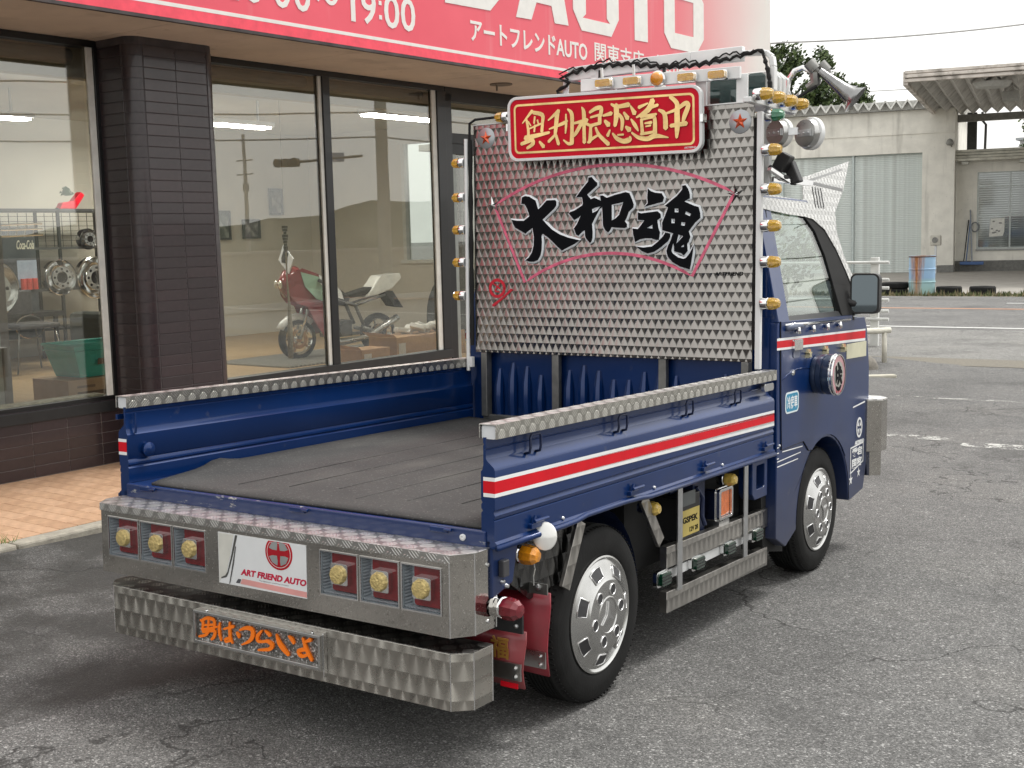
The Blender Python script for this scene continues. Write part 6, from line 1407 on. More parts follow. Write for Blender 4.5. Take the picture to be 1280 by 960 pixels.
for k in range(12): mb.cyl((0, -.75+.09*k, 0), (0, -.72+.09*k, .12), .008, seg=6)
mb.build('tubes', chrome, rc)
ct = sthing('counter', 'grey counter along the back of the room left of the shelf', 'counter', -6.0, 2.6)
mb = MB(); mb.box(-.3, .3, -2.0, .7, 1.50, 1.58); mb.box(-.25, .25, -1.9, .6, 0, 1.50); mb.build('body', M('counter_grey', (.16, .16, .16), .6), ct)
for (y, w_, h_, z, col, lab) in ((2.35, .35, .22, 1.58, (.65, .64, .58), 'white carton standing on the counter beside the taller one'), (2.75, .26, .36, 1.58, (.70, .69, .64), 'taller white carton on the counter, right of the low one')):
    t_ = sthing('white_carton', lab, 'carton', -5.95, y, z); mb = MB(); mb.box(-.1, .1, -w_/2, w_/2, 0, h_); mb.build('carton_body', M('carton_white', col, .7), t_); mb = MB(); mb.box(.1, .101, -.05, .03, h_*.55, h_*.62); mb.build('printed_mark', black, t_)
t_ = sthing('red_flower_pot', 'red ornament with a dark plant on top of the shelf rack', 'ornament', -6.3, 4.65, 1.85)
mb = MB(); mb.prism([(-.16, 0), (.05, 0), (.18, .16), (.13, .20), (.02, .09), (-.12, .07)], lambda u, v, d: (d, u, v), -.04, .06); mb.build('red_vase', redsign, t_, bevel=.01)
mb = MB(); random.seed(2)
for i in range(60): a, b, r = random.uniform(0, 6.3), random.uniform(0, 1.5), random.uniform(.03, .09); c0 = Vector((r*math.cos(a)*math.cos(b), -.05+r*math.sin(a)*math.cos(b), .15+r*math.sin(b))); mb.add([c0, c0+Vector((.02, .03, .01)), c0+Vector((0, .02, .03))], [(0, 1, 2)])
mb.build('leaves', M('dark_leaf', (.03, .06, .03), .7), t_)
# chair with thin legs and round seat
ch = sthing('chair', 'chair with thin chrome legs and a dark seat behind the left window', 'chair', -5.4, 3.45)
for (x, y) in ((.22, -.28), (.22, .30), (-.2, -.24), (-.2, .26)):
    mb = MB(); mb.tube([(x, y, 0), (x*.75, y*.72, .44), (x*.3, y*.6, .46)], .010, 6); mb.build('leg', chrome if y*x > 0 else galv, ch, smooth=True)
mb = MB(); mb.box(-.24, .24, -.24, .24, .46, .51); mb.build('seat', seatm, ch, bevel=.02); mb = MB(); mb.box(-.26, -.22, -.22, .22, .55, .85); mb.build('backrest', seatm, ch, bevel=.02)
mb = MB(); mb.tube([(.05+.0*i, .16*math.cos(i*PI/10), .47+.12*math.sin(i*PI/10)) for i in range(-10, 10)], .008, 6, closed=True); mb.build('ring', chrome, ch)
# armchair
ac = sthing('armchair', 'dark green-grey armchair beside the window post', 'armchair', -5.0, 4.30)
arm = M('green_grey_vinyl', (.045, .052, .045), .5, 0, .1)
mb = MB(); mb.prism([(-.38, 0), (.40, 0), (.40, .55), (.30, .78), (.10, .84), (.02, .70), (-.05, .50), (-.30, .45), (-.38, .40)], lambda u, v, d: (d, u, v), -.35, .30); mb.build('shell', arm, ac, bevel=.05, smooth=40)
mb = MB(); mb.box(-.3, .36, -.44, -.20, .10, .60); mb.build('armrest', arm, ac, bevel=.06)
tb = sthing('low_table', 'small dark side table with bottles behind the chair', 'table', -5.9, 3.55)
mb = MB(); mb.box(-.3, .3, -.8, .5, .55, .60); mb.build('table_top', black, tb)
for y in (-.75, .4):
    mb = MB(); mb.box(.2, .24, y, y+.04, 0, .55); mb.build('leg', black, tb)
mb = MB(); mb.box(-.25, .25, -.7, .0, .60, .82); mb.build('stacked_box', M('brown_box', (.16, .11, .08), .7), tb)
# teal basket on a cardboard box
bk = sthing('cardboard_box', 'cardboard box with printed label under the teal basket', 'box', -2.55, 2.12)
mb = MB(); mb.box(-.25, .25, -.28, .45, 0, .22); mb.build('box_body', M('cardboard', (.42, .28, .16), .8, 0, .08), bk, bevel=.004); mb = MB(); mb.box(.2503, .2512, -.20, .12, .08, .12); mb.build('label_strip', M('label_brown', (.12, .08, .05), .7), bk)
mb = MB(); mb.box(.2503, .2512, -.20, -.03, .15, .17); mb.build('printed_mark', M('label_brown_2', (.2, .13, .08), .7), bk)
bs = sthing('shopping_basket', 'teal plastic basket standing on the cardboard box behind the left window', 'basket', -2.55, 2.22, FL+.225)
teal = M('teal_plastic', (.04, .42, .34), .4, 0, .08)
mb = MB(); a0, b0, a1, b1 = .17, .21, .22, .29; h_ = .27
mb.add([(-a0, -b0, 0), (a0, -b0, 0), (a0, b0, 0), (-a0, b0, 0), (-a1, -b1, h_), (a1, -b1, h_), (a1, b1, h_), (-a1, b1, h_)], [(0, 3, 2, 1), (0, 1, 5, 4), (1, 2, 6, 5), (2, 3, 7, 6), (3, 0, 4, 7)])
o = mb.build('basket_body', teal, bs); so = o.modifiers.new('t', 'SOLIDIFY'); so.thickness = .006
mb = MB(); mb.tube([(-a1, -b1, h_), (a1, -b1, h_), (a1, b1, h_), (-a1, b1, h_)], .012, 6, closed=True); mb.tube([(-a1, -b1*.97, h_*.82), (a1*.985, -b1*.97, h_*.82), (a1*.985, b1*.97, h_*.82)], .006, 6)
for k in range(10): mb.tube([(a0+.002, -b0+.04+.04*k, .03), (a1-.012, -b1+.06+.05*k, h_*.78)], .003, 4)
mb.build('rim', teal, bs, smooth=True)
mb = MB(); mb.prism([(-.07, .10), (.07, .10), (.07, .15), (-.07, .15)], lambda u, v, d: (.188+.18*v+d, u, v), .006, .009); mb.build('brand_patch', M('brown_print', (.16, .12, .07), .7), bs)
# boxes by the bike
for (x, y, w_, d_, h_, lab, nm) in ((-2.35, 5.35, .42, .3, .18, 'small open cardboard box on the floor left of the longer box', 'cardboard_box'), (-2.45, 6.30, 1.15, .4, .26, 'long cardboard box on the floor right of the motorcycle', 'cardboard_box')):
    t_ = sthing(nm, lab, 'box', x, y); cb = M('cardboard_2', (.40, .24, .13), .8, 0, .1)
    mb = MB(); mb.box(-d_/2, d_/2, -w_/2, w_/2, 0, h_); mb.build('box_body', cb, t_, bevel=.004)
    mb = MB(); mb.add([(-d_/2, -w_/2, h_), (d_/2, -w_/2, h_), (d_/2+.05, -w_/2-.10, h_+.04), (-d_/2, -w_/2-.10, h_+.06)], [(0, 1, 2, 3)]); mb.build('flap', cb, t_)
    mb = MB(); mb.box(d_/2+.0005, d_/2+.002, -w_/2+.03, -w_/2+.14, .03, h_*.75); mb.build('label', M('label_white', (.55, .52, .48), .6), t_)
t_ = sthing('packing_foam', 'crumpled white packing foam on the long cardboard box', 'packing', -2.45, 6.45, FL+.262)
mb = MB(); random.seed(8)
for i in range(14): mb.obox((random.uniform(-.12, .12), random.uniform(-.35, .35), .03+random.uniform(0, .05)), .12, .16, .05, Matrix.Rotation(random.uniform(-.6, .6), 3, 'X') @ Matrix.Rotation(random.uniform(0, 3), 3, 'Z'))
mb.build('foam_pieces', M('foam_white', (.6, .58, .54), .7), t_, bevel=.01)
# floor mat with ribs
t_ = sthing('ribbed_mat', 'ribbed grey floor grating under the motorcycle', 'mat', -3.6, 6.1)
mb = MB()
for k in range(46): mb.box(-.5, .7, -1.3+.06*k, -1.275+.06*k, .004, .018)
mb.build('ribs', M('grate_grey', (.30, .29, .26), .6, 0, .1), t_); mb = MB(); mb.box(-.5, .7, -1.3, 1.5, .001, .004); mb.build('mat_base', M('grate_dark', (.05, .05, .045), .8), t_)
# motorcycle: local x = forward, y = left, z up
mc = thing('motorcycle', 'small racing motorcycle with red and green fairing on a stand behind the middle display window', 'motorcycle')
mc.matrix_world = shop_m @ Matrix.Translation((-3.42, 6.02, FL)) @ Matrix.Rotation(math.radians(-90-14), 4, 'Z')
def mwheel(x, z, r, w_, nm):
    mb = MB(); mb.lathe([(r*.76, -w_*.4), (r*.9, -w_/2), (r, -w_*.25), (r*1.02, 0), (r, w_*.25), (r*.9, w_/2), (r*.76, w_*.4)], (x, 0, z), 'y', 28); q = mb.build(nm, rubber, mc, smooth=True)
    mb = MB(); mb.lathe([(r*.76, -w_*.4), (r*.70, -w_*.3), (r*.70, w_*.3), (r*.76, w_*.4)], (x, 0, z), 'y', 28); mb.cyl((x, -w_*.5, z), (x, w_*.5, z), r*.16, seg=14)
    for k in range(5):
        a = 2*PI*k/5; mb.bar((x+r*.12*math.cos(a), 0, z+r*.12*math.sin(a)), (x+r*.72*math.cos(a), 0, z+r*.72*math.sin(a)), .022, .02, up=(0, 1, 0))
    mb.lathe([(r*.48, .03), (r*.30, .03), (r*.30, .034), (r*.48, .034)], (x, 0, z), 'y', 24); mb.build('rim', chrome, q, smooth=40)
mwheel(.50, .225, .225, .085, 'front_wheel'); mwheel(-.55, .225, .225, .10, 'rear_wheel')
mb = MB(); mb.tube([(.50+.24*math.cos(a), 0, .225+.24*math.sin(a)) for a in [math.radians(q) for q in range(30, 150, 15)]], .045, 8); mb.build('front_fender', white, mc, smooth=True)
mb = MB()
for y in (-.065, .065): mb.tube([(.50, y, .225), (.40, y, .52), (.33, y, .72)], .018, 8)
mb.build('fork', chrome, mc, smooth=True)
mb = MB()
for y in (-.10, .10): mb.tube([(.32, y*.4, .72), (.10, y, .66), (-.20, y, .56), (-.30, y, .34)], .022, 8); mb.tube([(-.2, y, .56), (-.62, y*.8, .66)], .014, 6); mb.tube([(-.30, y, .30), (-.55, y*.9, .225)], .022, 8)
mb.tube([(.30, 0, .60), (.22, 0, .38), (.0, 0, .22), (-.3, 0, .24)], .02, 8); mb.build('frame', galv, mc, smooth=True)
mb = MB(); mb.box(-.15, .16, -.10, .10, .22, .40); mb.cyl((.05, 0, .38), (.14, 0, .56), .07, seg=14); mb.cyl((-.05, -.13, .30), (-.05, .13, .30), .08, seg=18)
for k in range(4): mb.cyl((.07+.02*k, 0, .42+.035*k), (.075+.02*k, 0, .425+.035*k), .085, seg=14)
mb.build('engine', M('engine_grey', (.05, .05, .05), .4, .6, .3), mc, bevel=.008)
mb = MB(); mb.tube([(.14, .06, .40), (.24, .12, .30), (.05, .15, .16), (-.3, .16, .20), (-.6, .17, .34), (-.72, .17, .40)], [.018, .035, .045, .028, .04, .04], 10); mb.build('exhaust', steel, mc, smooth=True)
fa2 = [(.62, .70), (.66, .84), (.60, .94), (.48, 1.00), (.30, .93), (.20, .80), (.16, .62), (.06, .42), (.10, .26), (.26, .24), (.36, .40), (.44, .58), (.55, .62)]
mb = MB()
for sg in (-1, 1): mb.prism(fa2, lambda u, v, d: (u, d*(1.0-.9*max(0, u-.35)*1.6) , v), sg*.17-.004, sg*.17+.004)
fr_ = mb.build('fairing', M('fairing_red', (.22, .012, .018), .25, 0, .06, coat=.8), mc)
mb = MB(); mb.tube([(.46, 0, .97), (.55, 0, .91), (.60, 0, .82), (.57, 0, .70)], [.07, .11, .12, .07], 14); mb.build('fairing_nose', M('fairing_red_2', (.22, .012, .018), .25, coat=.8), fr_, smooth=True)
mb = MB()
for sg in (-1, 1): mb.prism([(.50, .96), (.30, .90), (.16, .72), (.22, .62), (.34, .66), (.46, .80)], lambda u, v, d: (u, d*(1.0-.9*max(0, u-.35)*1.6), v), sg*.176-.003, sg*.176+.003)
mb.build('green_panel', M('mint_green', (.28, .46, .34), .3, coat=.6), fr_)
mb = MB()
for sg in (-1, 1): mb.prism([(.30, .92), (.14, .86), (.02, .72), (.0, .64), (.14, .68), (.28, .82)], lambda u, v, d: (u, d, v), sg*.180-.003, sg*.180+.003)
mb.build('white_panel', white, fr_)
mb = MB()
for y in (-.045, .045): mb.lathe([(0, .02), (.036, .01), (.045, 0)], (.705, y, .83), 'x', 16)
mb.build('headlight', M('headlight_glass', (.75, .72, .6), .1, .4, coat=1), fr_, smooth=True)
mb = MB(); mb.tube([(.22, .30, .80), (.30, .20, .86), (.33, 0, .84), (.30, -.20, .86), (.22, -.30, .80)], .013, 7); mb.tube([(.30, .18, .86), (.28, .30, .83)], .02, 7); mb.tube([(.30, -.18, .86), (.28, -.30, .83)], .02, 7); mb.build('handlebar', black, mc, smooth=True)
mb = MB(); mb.prism([(.20, .80), (.05, .80), (-.15, .66), (-.10, .56), (.15, .58)], lambda u, v, d: (u, d, v), -.12, .12); mb.build('tank', black, mc, bevel=.04, smooth=40)
mb = MB(); mb.prism([(-.15, .64), (-.10, .68), (-.55, .78), (-.60, .70)], lambda u, v, d: (u, d, v), -.10, .10); mb.build('seat', blackm, mc, bevel=.03)
mb = MB(); mb.prism([(-.50, .66), (-.34, .64), (-.55, .88), (-.82, .90), (-.84, .84), (-.70, .72)], lambda u, v, d: (u, d, v), -.11, .11); mb.build('tail_cowl', M('cowl_white', (.68, .68, .64), .3, coat=.6), mc, bevel=.02)
mb = MB(); mb.prism([(-.60, .70), (-.72, .70), (-.86, .50), (-.74, .52)], lambda u, v, d: (u, d, v), -.09, .09); mb.build('rear_mudguard', blackm, mc)
mb = MB(); mb.bar((-.50, .16, .05), (-.55, .16, .30), .03, .03); mb.bar((-.50, -.16, .05), (-.55, -.16, .30), .03, .03); mb.bar((-.42, -.2, .02), (-.42, .2, .02), .03, .03); mb.bar((-.75, -.16, .03), (-.40, -.16, .05), .03, .03); mb.bar((-.75, .16, .03), (-.40, .16, .05), .03, .03); mb.build('paddock_stand', black, mc)
t_ = thing('propped_sign_card', 'small tilted card with a dark figure propped on the motorcycle fairing', 'card'); t_.matrix_world = mc.matrix_world @ Matrix.Translation((.62, .05, 1.10)) @ Matrix.Rotation(.5, 4, 'X')
mb = MB(); mb.obox((0, 0, 0), .012, .20, .26, Matrix.Rotation(.45, 3, 'X')); mb.build('card', whitepl, t_); mb = MB(); mb.obox((.008, .01, .04), .006, .13, .10, Matrix.Rotation(.45, 3, 'X')); mb.obox((.008, -.03, .0), .006, .05, .12, Matrix.Rotation(1.0, 3, 'X')); mb.build('dark_figure', blackm, t_)
t_ = sthing('macrame_hanging', 'hanging knotted rope tassel just left of the window mullion', 'hanging', -.55, 2.62, .42)
mb = MB(); mb.cyl((0, 0, 1.2), (0, 0, 2.2), .003, seg=5); mb.tube([(0, 0, .10), (.01, 0, .35), (0, .01, .52), (0, 0, .70), (0, 0, .95)], [.022, .020, .010, .006, .007], 9); mb.build('tassel', M('jute', (.42, .36, .26), .9, 0, .3, 60), t_, smooth=True)
mb = MB()
for k in range(9): mb.obox((0, 0, .92+.022*k), .025, .022+.008*(k % 3), .02, Matrix.Rotation(.4*k, 3, 'Z'))
mb.build('carved_top', M('dark_wood', (.07, .05, .03), .7), t_)
t_ = sthing('round_topped_panel', 'large dark round-topped panel standing on the floor right of the motorcycle', 'panel', -3.75, 8.7)
mb = MB(); mb.prism([(.62*math.cos(a), .25+.66*math.sin(a)) for a in [math.radians(q) for q in range(0, 181, 12)]] + [(-.62, 0), (.62, 0)], lambda u, v, d: (u, d, v), 0, .05); mb.build('panel_face', M('panel_dark', (.025, .03, .028), .4), t_)

# ---- outside the end wall: white fence and greenery
fe = sthing('white_fence', 'white mesh fence with posts seen through the shop beyond its end window', 'fence', -4.0, 13.0, 0)
for k in range(4): mb = MB(); mb.box(-3.6+1.3*k, -3.54+1.3*k, -.03, .03, -.15, 1.62); mb.build('post', white, fe)
for z in (.15, .8, 1.45): mb = MB(); mb.box(-3.6, .36, -.015, .015, z, z+.05); mb.build('rail', white, fe)
mb = MB()
for k in range(45): mb.box(-3.55+.085*k, -3.54+.085*k, -.006, .006, .15, 1.50)
mb.build('wire_panel', white, fe)
# ================================================================== FAR SIDE OF THE ROAD
FM = Matrix.Translation((-8.422, 41.61, 0)) @ Matrix.Rotation(math.atan2(.181, .983), 4, 'Z')
def fthing(name, lab, cat, group=None, loc=(0, 0, 0)):
    t_ = thing(name, lab, cat, (0, 0, 0), 0, group); t_.matrix_world = FM @ Matrix.Translation(loc); return t_
G0 = -.19
wh = fthing('warehouse', 'cream rendered warehouse with grey roller shutters and a corrugated roof across the road', 'warehouse')
wallm = streaked('cream_render', (.82, .80, .73), (.13, .12, .10), .45, .85, .006)
mb = MB(); mb.prism([(-16, G0), (-10.7, G0), (-10.7, 3.96), (-1.06, 3.96), (-1.06, G0), (.0, G0), (.0, 5.42), (-16, 5.42)][::1], lambda u, v, d: (u, -d, v), -.35, 0); mb.build('front_wall', wallm, wh)
mb = MB(); mb.box(-.30, -.001, .36, 9, G0, 5.42); mb.box(-16, -15.7, .36, 9, G0, 5.42); mb.box(-16, 0, 8.7, 9, G0, 5.42); mb.build('side_wall', wallm, wh)
mb = MB(); mb.box(-.55, .03, -.04, .38, G0, .06); mb.build('pillar_base', M('plinth_grey', (.20, .20, .19), .9, 0, .2), wh, bevel=.02)
mb = MB(); mb.box(-16, .0, -.03, -.002, 4.60, 4.66); mb.build('string_course', wallm, wh)
# shutters of separate slats
slat = M('shutter_grey_green', (.64, .69, .67), .55, 0, .12, 3, dirt=.4)
def shutter(x0, x1):
    q = MB(); q.box(x0, x1, .16, .17, G0, 3.96); sh_ = q.build('shutter', M('shutter_shadow', (.42, .47, .46), .7), wh)
    m0 = MB(); m0.prism([(0, 0), (0, .061), (-.010, .054), (-.014, .030), (-.010, .006)], lambda u, v, d: (d, .16+u, v), x0+.01, x1-.01); pr = m0.build('slat', slat, sh_)
    n = int((3.96-G0)/.064)
    for k in range(n):
        o = pr if k == 0 else inst(pr)
        o.location = (0, 0, G0+.004+.064*k)
    for y0, z0 in ((x0, 0),): pass
for x0, x1 in ((-3.36, -1.06), (-5.85, -3.44), (-8.3, -5.93), (-10.7, -8.4)): shutter(x0, x1)
for x in (-3.44, -5.93, -8.4):
    mb = MB(); mb.box(x+.0, x+.08, .08, .19, G0, 3.96); mb.build('shutter_guide', M('guide_grey', (.50, .56, .55), .5, .3), wh, bevel=.01)
# corrugated roof: folded plates end-on
mb = MB(); P = []; x = -16.0; k = 0
pts = []
while x < .4: pts.append((x, 5.46 if k % 2 == 0 else 5.74)); x += .183; k += 1
for a in range(len(pts)-1):
    (xa, za), (xb, zb) = pts[a], pts[a+1]
    mb.add([(xa, -.35, za), (xb, -.35, zb), (xb, 9.3, zb+.1), (xa, 9.3, za+.1), (xa, -.35, za-.02), (xb, -.35, zb-.02), (xb, 9.3, zb+.08), (xa, 9.3, za+.08)], [(0, 1, 2, 3), (7, 6, 5, 4), (0, 4, 5, 1)])
for a in range(len(pts)-1):
    (xa, za), (xb, zb) = pts[a], pts[a+1]; mb.bar((xa, -.36, za+.01), (xb, -.36, zb+.01), .03, .05)
mb.build('folded_roof', M('roof_grey', (.72, .72, .69), .6, .1, .2, 1.5, dirt=.5), wh)
mb = MB(); mb.lathe([(0, -.08), (.10, -.07), (.13, .0), (.08, .12), (0, .16)], (-.16, -.12, 4.22), 'z', 12); mb.bar((-.16, -.1, 4.25), (-.10, 0, 4.10), .03, .03); mb.build('wall_lamp', M('lamp_shell_grey', (.25, .25, .23), .6), wh, smooth=True)
mb = MB(); mb.box(-16, 0, -.20, -.15, 5.42, 5.73); mb.build('added_fold_board', M('underside_tone_grey', (.42, .42, .40), .8, 0, .2), wh)  # added board; its grey stands for the lit undersides of the folds
# annex to the right
an = fthing('annex', 'low cream annex with a barred sash window and tiled eave right of the warehouse', 'building', None, (0, .8, 0))
mb = MB(); mb.prism([(.02, .18), (9, .18), (9, 3.75), (.02, 3.75)], lambda u, v, d: (u, d, v), 0, .3, [[(.71, .58), (.71, 3.23), (2.85, 3.23), (2.85, .58)], [(4.0, .58), (4.0, 3.23), (6.4, 3.23), (6.4, .58)]]); mb.build('front_wall', wallm, an)
mb = MB(); mb.box(.02, 9, -.05, .3, G0, .178); mb.build('plinth', M('plinth_dark', (.17, .17, .16), .9, 0, .2), an)
for k in range(4):
    mb = MB(); mb.box(-.02, 9, -.50+.04*k, -.40+.04*k if k < 3 else .5, 3.62+.10*k, 3.70+.10*k); mb.build('eave_board', M('eave_cream', (.62, .61, .53), .7, 0, .15, 4, dirt=.5), an)
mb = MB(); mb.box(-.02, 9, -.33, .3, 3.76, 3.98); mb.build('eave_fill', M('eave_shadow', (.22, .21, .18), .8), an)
for x in (.20, 2.05): mb = MB(); mb.box(x, x+.22, -.42, -.02, 3.50, 3.60); mb.build('bracket', M('bracket_white', (.55, .55, .50), .7), an)
for X0 in (.71, 4.0):
    X1 = X0+2.14
    f_ = MB()
    for x in (X0, X0+1.05, X1-.05): f_.box(x, x+.05, .03, .09, .58, 3.23)
    for z in (.58, 2.70, 3.18): f_.box(X0, X1, .025, .095, z, z+.06)
    f_.box(X0, X1, .02, .10, 1.70, 1.74)
    fr_ = f_.build('window', M('sash_aluminium', (.42, .45, .44), .45, .5, .1), an)
    for (a, b) in ((X0+.05, X0+1.05), (X0+1.10, X1-.05)):
        mb = MB(); mb.box(a, b, .055, .06, .64, 3.18); mb.build('pane', glass('annex_pane', (.75, .8, .8), .15, .05, .8), fr_)
    n0 = MB(); n0.prism([(0, 0), (0, .07), (-.02, .06), (-.02, .01)], lambda u, v, d: (d, .14+u, v), X0, X1); pr = n0.build('blind_slat', M('blind_grey', (.36, .39, .38), .7), fr_)
    for k in range(1, 34): inst(pr).location = (0, 0, .60+.078*k)
    pr.location = (0, 0, .60)
    mb = MB(); mb.box(X0-.02, X1+.02, -.05, .02, .52, .575); mb.build('sill', M('sill_grey', (.3, .31, .3), .7), an)
t_ = fthing('notice', 'white weathered notice hanging behind the annex window', 'notice', None, (1.36, .80, 1.32))
mb = MB(); mb.prism([(-.24, -.32), (.20, -.30), (.25, -.15), (.25, .32), (-.20, .30)], lambda u, v, d: (u, d, v), -.012, -.006); mb.build('paper', M('paper_white', (.66, .66, .62), .7), t_)
mb = MB(); random.seed(4)
for k in range(9): x, z = random.uniform(-.17, .16), random.uniform(-.24, .24); mb.box(x-.035, x+.035, -.0135, -.0125, z-.02, z+.02)
mb.build('faded_marks', M('faded_ink', (.16, .16, .16), .7), t_)
t_ = fthing('leaning_tools', 'blue and grey poles with a blue broom head leaning in the annex corner', 'tools', None, (.40, .55, 0))
for a, b, mt, r in (((.0, -.12, .10), (.12, .15, 1.75), M('blue_pole', (.12, .18, .30), .5), .022), ((.20, -.14, .10), (.10, .18, 1.95), M('grey_pole', (.25, .28, .32), .5), .024), ((-.08, -.10, .1), (.05, .15, 1.60), black, .02)):
    mb = MB(); mb.cyl(a, b, r, seg=8); mb.build('pole', mt, t_)
mb = MB(); mb.box(-.20, .58, -.25, -.08, .05, .16); mb.build('broom_head', M('blue_broom', (.06, .12, .28), .6), t_, bevel=.02)
mb = MB(); mb.tube([(.26+.12*math.cos(i*PI/8), .1, 1.35+.16*math.sin(i*PI/8)) for i in range(16)], .025, 6, closed=True); mb.build('coiled_rope', M('rope_grey', (.18, .19, .20), .8), t_)
# dark posts behind, down pipe
t_ = fthing('dark_service_post', 'dark post with a bent down pipe rising between warehouse and annex', 'post', None, (0, 1.6, 0))
mb = MB(); mb.box(.30, .62, 0, .3, 3.9, 5.35); mb.build('post', M('weathered_black', (.05, .05, .045), .8, 0, .3), t_)
mb = MB(); mb.tube([(.80, -.05, 5.35), (.80, -.05, 5.05), (.92, -.05, 4.90), (.90, -.05, 3.95)], .045, 8); mb.build('down_pipe', M('pipe_grey', (.07, .07, .07), .6), t_, smooth=True)
# canopy reaching forward of the buildings
cp = fthing('canopy', 'rusty edged corrugated canopy reaching out over the yard at the right', 'canopy')
m_ = M('canopy_edge', (.66, .61, .56), .7, 0, .15, 3, dirt=.9)
mb = MB()
for k in range(3): mb.box(-.74, 12, -9.66-.05*(k == 1), -9.58, 5.32+.11*k, 5.40+.11*k)
mb.box(-.74, 12, -9.60, -9.52, 5.32, 5.62); mb.build('fascia', m_, cp, bevel=.01)
mb = MB(); P0_ = []; x = -.70; k = 0; pts = []
while x < 12: pts.append((x, 5.30 if k % 2 == 0 else 5.50)); x += .20; k += 1
for a in range(len(pts)-1):
    (xa, za), (xb, zb) = pts[a], pts[a+1]
    mb.add([(xa, -9.6, za), (xb, -9.6, zb), (xb, 1.5, zb-.02), (xa, 1.5, za-.02), (xa, -9.6, za+.02), (xb, -9.6, zb+.02), (xb, 1.5, zb), (xa, 1.5, za)], [(3, 2, 1, 0), (4, 5, 6, 7)])
mb.build('folded_sheet', M('canopy_sheet', (.50, .485, .46), .7, 0, .25, 1.2, dirt=.6), cp)
mb = MB(); mb.box(-.78, -.66, -9.6, 1.5, 5.24, 5.60); mb.build('side_edge', m_, cp)
mb = MB(); mb.box(-.2, 12, 1.2, 1.5, 5.02, 5.26); mb.build('beam', M('beam_grey', (.22, .215, .20), .8, 0, .2), cp)
mb = MB(); mb.box(8, 8.3, -6, -5.7, G0, 5.3); mb.build('column', M('column_grey', (.3, .3, .28), .8), cp)
mb = MB(); mb.lathe([(0, -.06), (.42, -.05), (.50, .06), (.50, .10)], (1.46, -8.6, 5.18), 'z', 24, True); mb.build('round_lamp', M('lamp_milky', (.40, .40, .38), .5), cp, smooth=40)
mb = MB(); mb.box(1.65, 2.1, -6.2, -5.6, 5.0, 5.25); mb.build('box_lamp', M('lamp_box', (.35, .35, .33), .6), cp, bevel=.03)

# ---- drum and tyres at the verge
m_, t2, p_ = nmat('rusty_blue_drum'); p_.inputs['Roughness'].default_value = .55
sp_ = N(t2, 'ShaderNodeSeparateXYZ'); v_ = coords(t2); t2.links.new(v_, sp_.inputs[0])
b_ = ramp(t2, mathn(t2, 'MULTIPLY', sp_.outputs[2], 1.1), [(0, (.33, .50, .46)), (.35, (.33, .52, .56)), (.45, (.28, .45, .66)), (1, (.34, .52, .70))])
wdt = mathn(t2, 'ABSOLUTE', mathn(t2, 'SUBTRACT', sp_.outputs[0], -.05))
rs = mathn(t2, 'ADD', mathn(t2, 'MULTIPLY', wdt, -4.2), mathn(t2, 'ADD', mathn(t2, 'MULTIPLY', noise(t2, 1, 5, coords(t2, (14, 14, 1.2))), 1.5), mathn(t2, 'MULTIPLY', sp_.outputs[2], .42)))
f_ = ramp_fac(t2, rs, .22, .95); c_ = mixc(t2, f_, b_, ramp(t2, noise(t2, 14, 4, coords(t2, (2, 2, .5))), [(.35, (.22, .07, .02)), (.6, (.46, .20, .07))])); t2.links.new(c_, p_.inputs['Base Color'])
dm = thing('oil_drum', 'light blue steel drum with a long rust streak standing at the road verge', 'drum', (-5.50, 26.98, G0+.006), 0)
mb = MB(); r = .295; mb.lathe([(0, .02), (r-.02, .02), (r, 0), (r, .28), (r+.012, .29), (r+.012, .31), (r, .32), (r, .58), (r+.012, .59), (r+.012, .61), (r, .62), (r, .885), (r+.012, .895), (r+.006, .91), (r-.012, .90), (r-.012, .86), (0, .86)], axis='z', seg=40); mb.build('drum_body', m_, dm, smooth=40)
mb = MB(); mb.lathe([(r+.006, .880), (r+.016, .890), (r+.012, .905), (r-.008, .908)], axis='z', seg=40); mb.build('top_rim', M('rusty_rim', (.10, .05, .03), .8, 0, .3, 30), dm, smooth=True)
def ftyre(x, y, z, lab, r=.29, h=.19):
    t_ = thing('old_tyre', lab, 'tyre', (x, y, G0+z), 0, 'old tyres lined along the verge')
    mb = MB(); mb.lathe([(r*.62, .03), (r*.70, .0), (r*.93, .0), (r, .03), (r*1.0, h*.3), (r*1.01, h*.5), (r, h*.7), (r, h-.03), (r*.93, h), (r*.70, h), (r*.62, h-.03), (r*.60, h*.5), (r*.62, .03)], axis='z', seg=32); mb.build('tyre_ring', rubber, t_, smooth=True)
    return t_
ftyre(-6.12, 26.93, .006, 'lower tyre of the stack of two left of the blue drum', .31, .14); ftyre(-6.12, 26.95, .148, 'upper tyre of the stack of two left of the blue drum', .31, .15)
ftyre(-4.90, 27.05, .006, 'single tyre just right of the blue drum'); ftyre(-4.17, 27.15, .006, 'single tyre farthest right of the drum, in the weeds', .29, .19)
# meter box on a post
t_ = thing('meter_box', 'small white meter box with a round dial on a post behind the blue drum', 'meter', (-8.75, 40.6, G0))
mb = MB(); mb.box(-.03, .03, -.03, .03, 0, .95); mb.build('post', whitepl, t_); mb = MB(); mb.box(-.18, .18, -.10, .08, .95, 1.30); mb.build('box', M('meter_cream', (.55, .53, .47), .6), t_, bevel=.04)
mb = MB(); mb.lathe([(.07, -.012), (.10, -.012), (.10, 0)], (0, -.10, 1.13), 'y', 18, True); mb.build('dial', galv, t_)
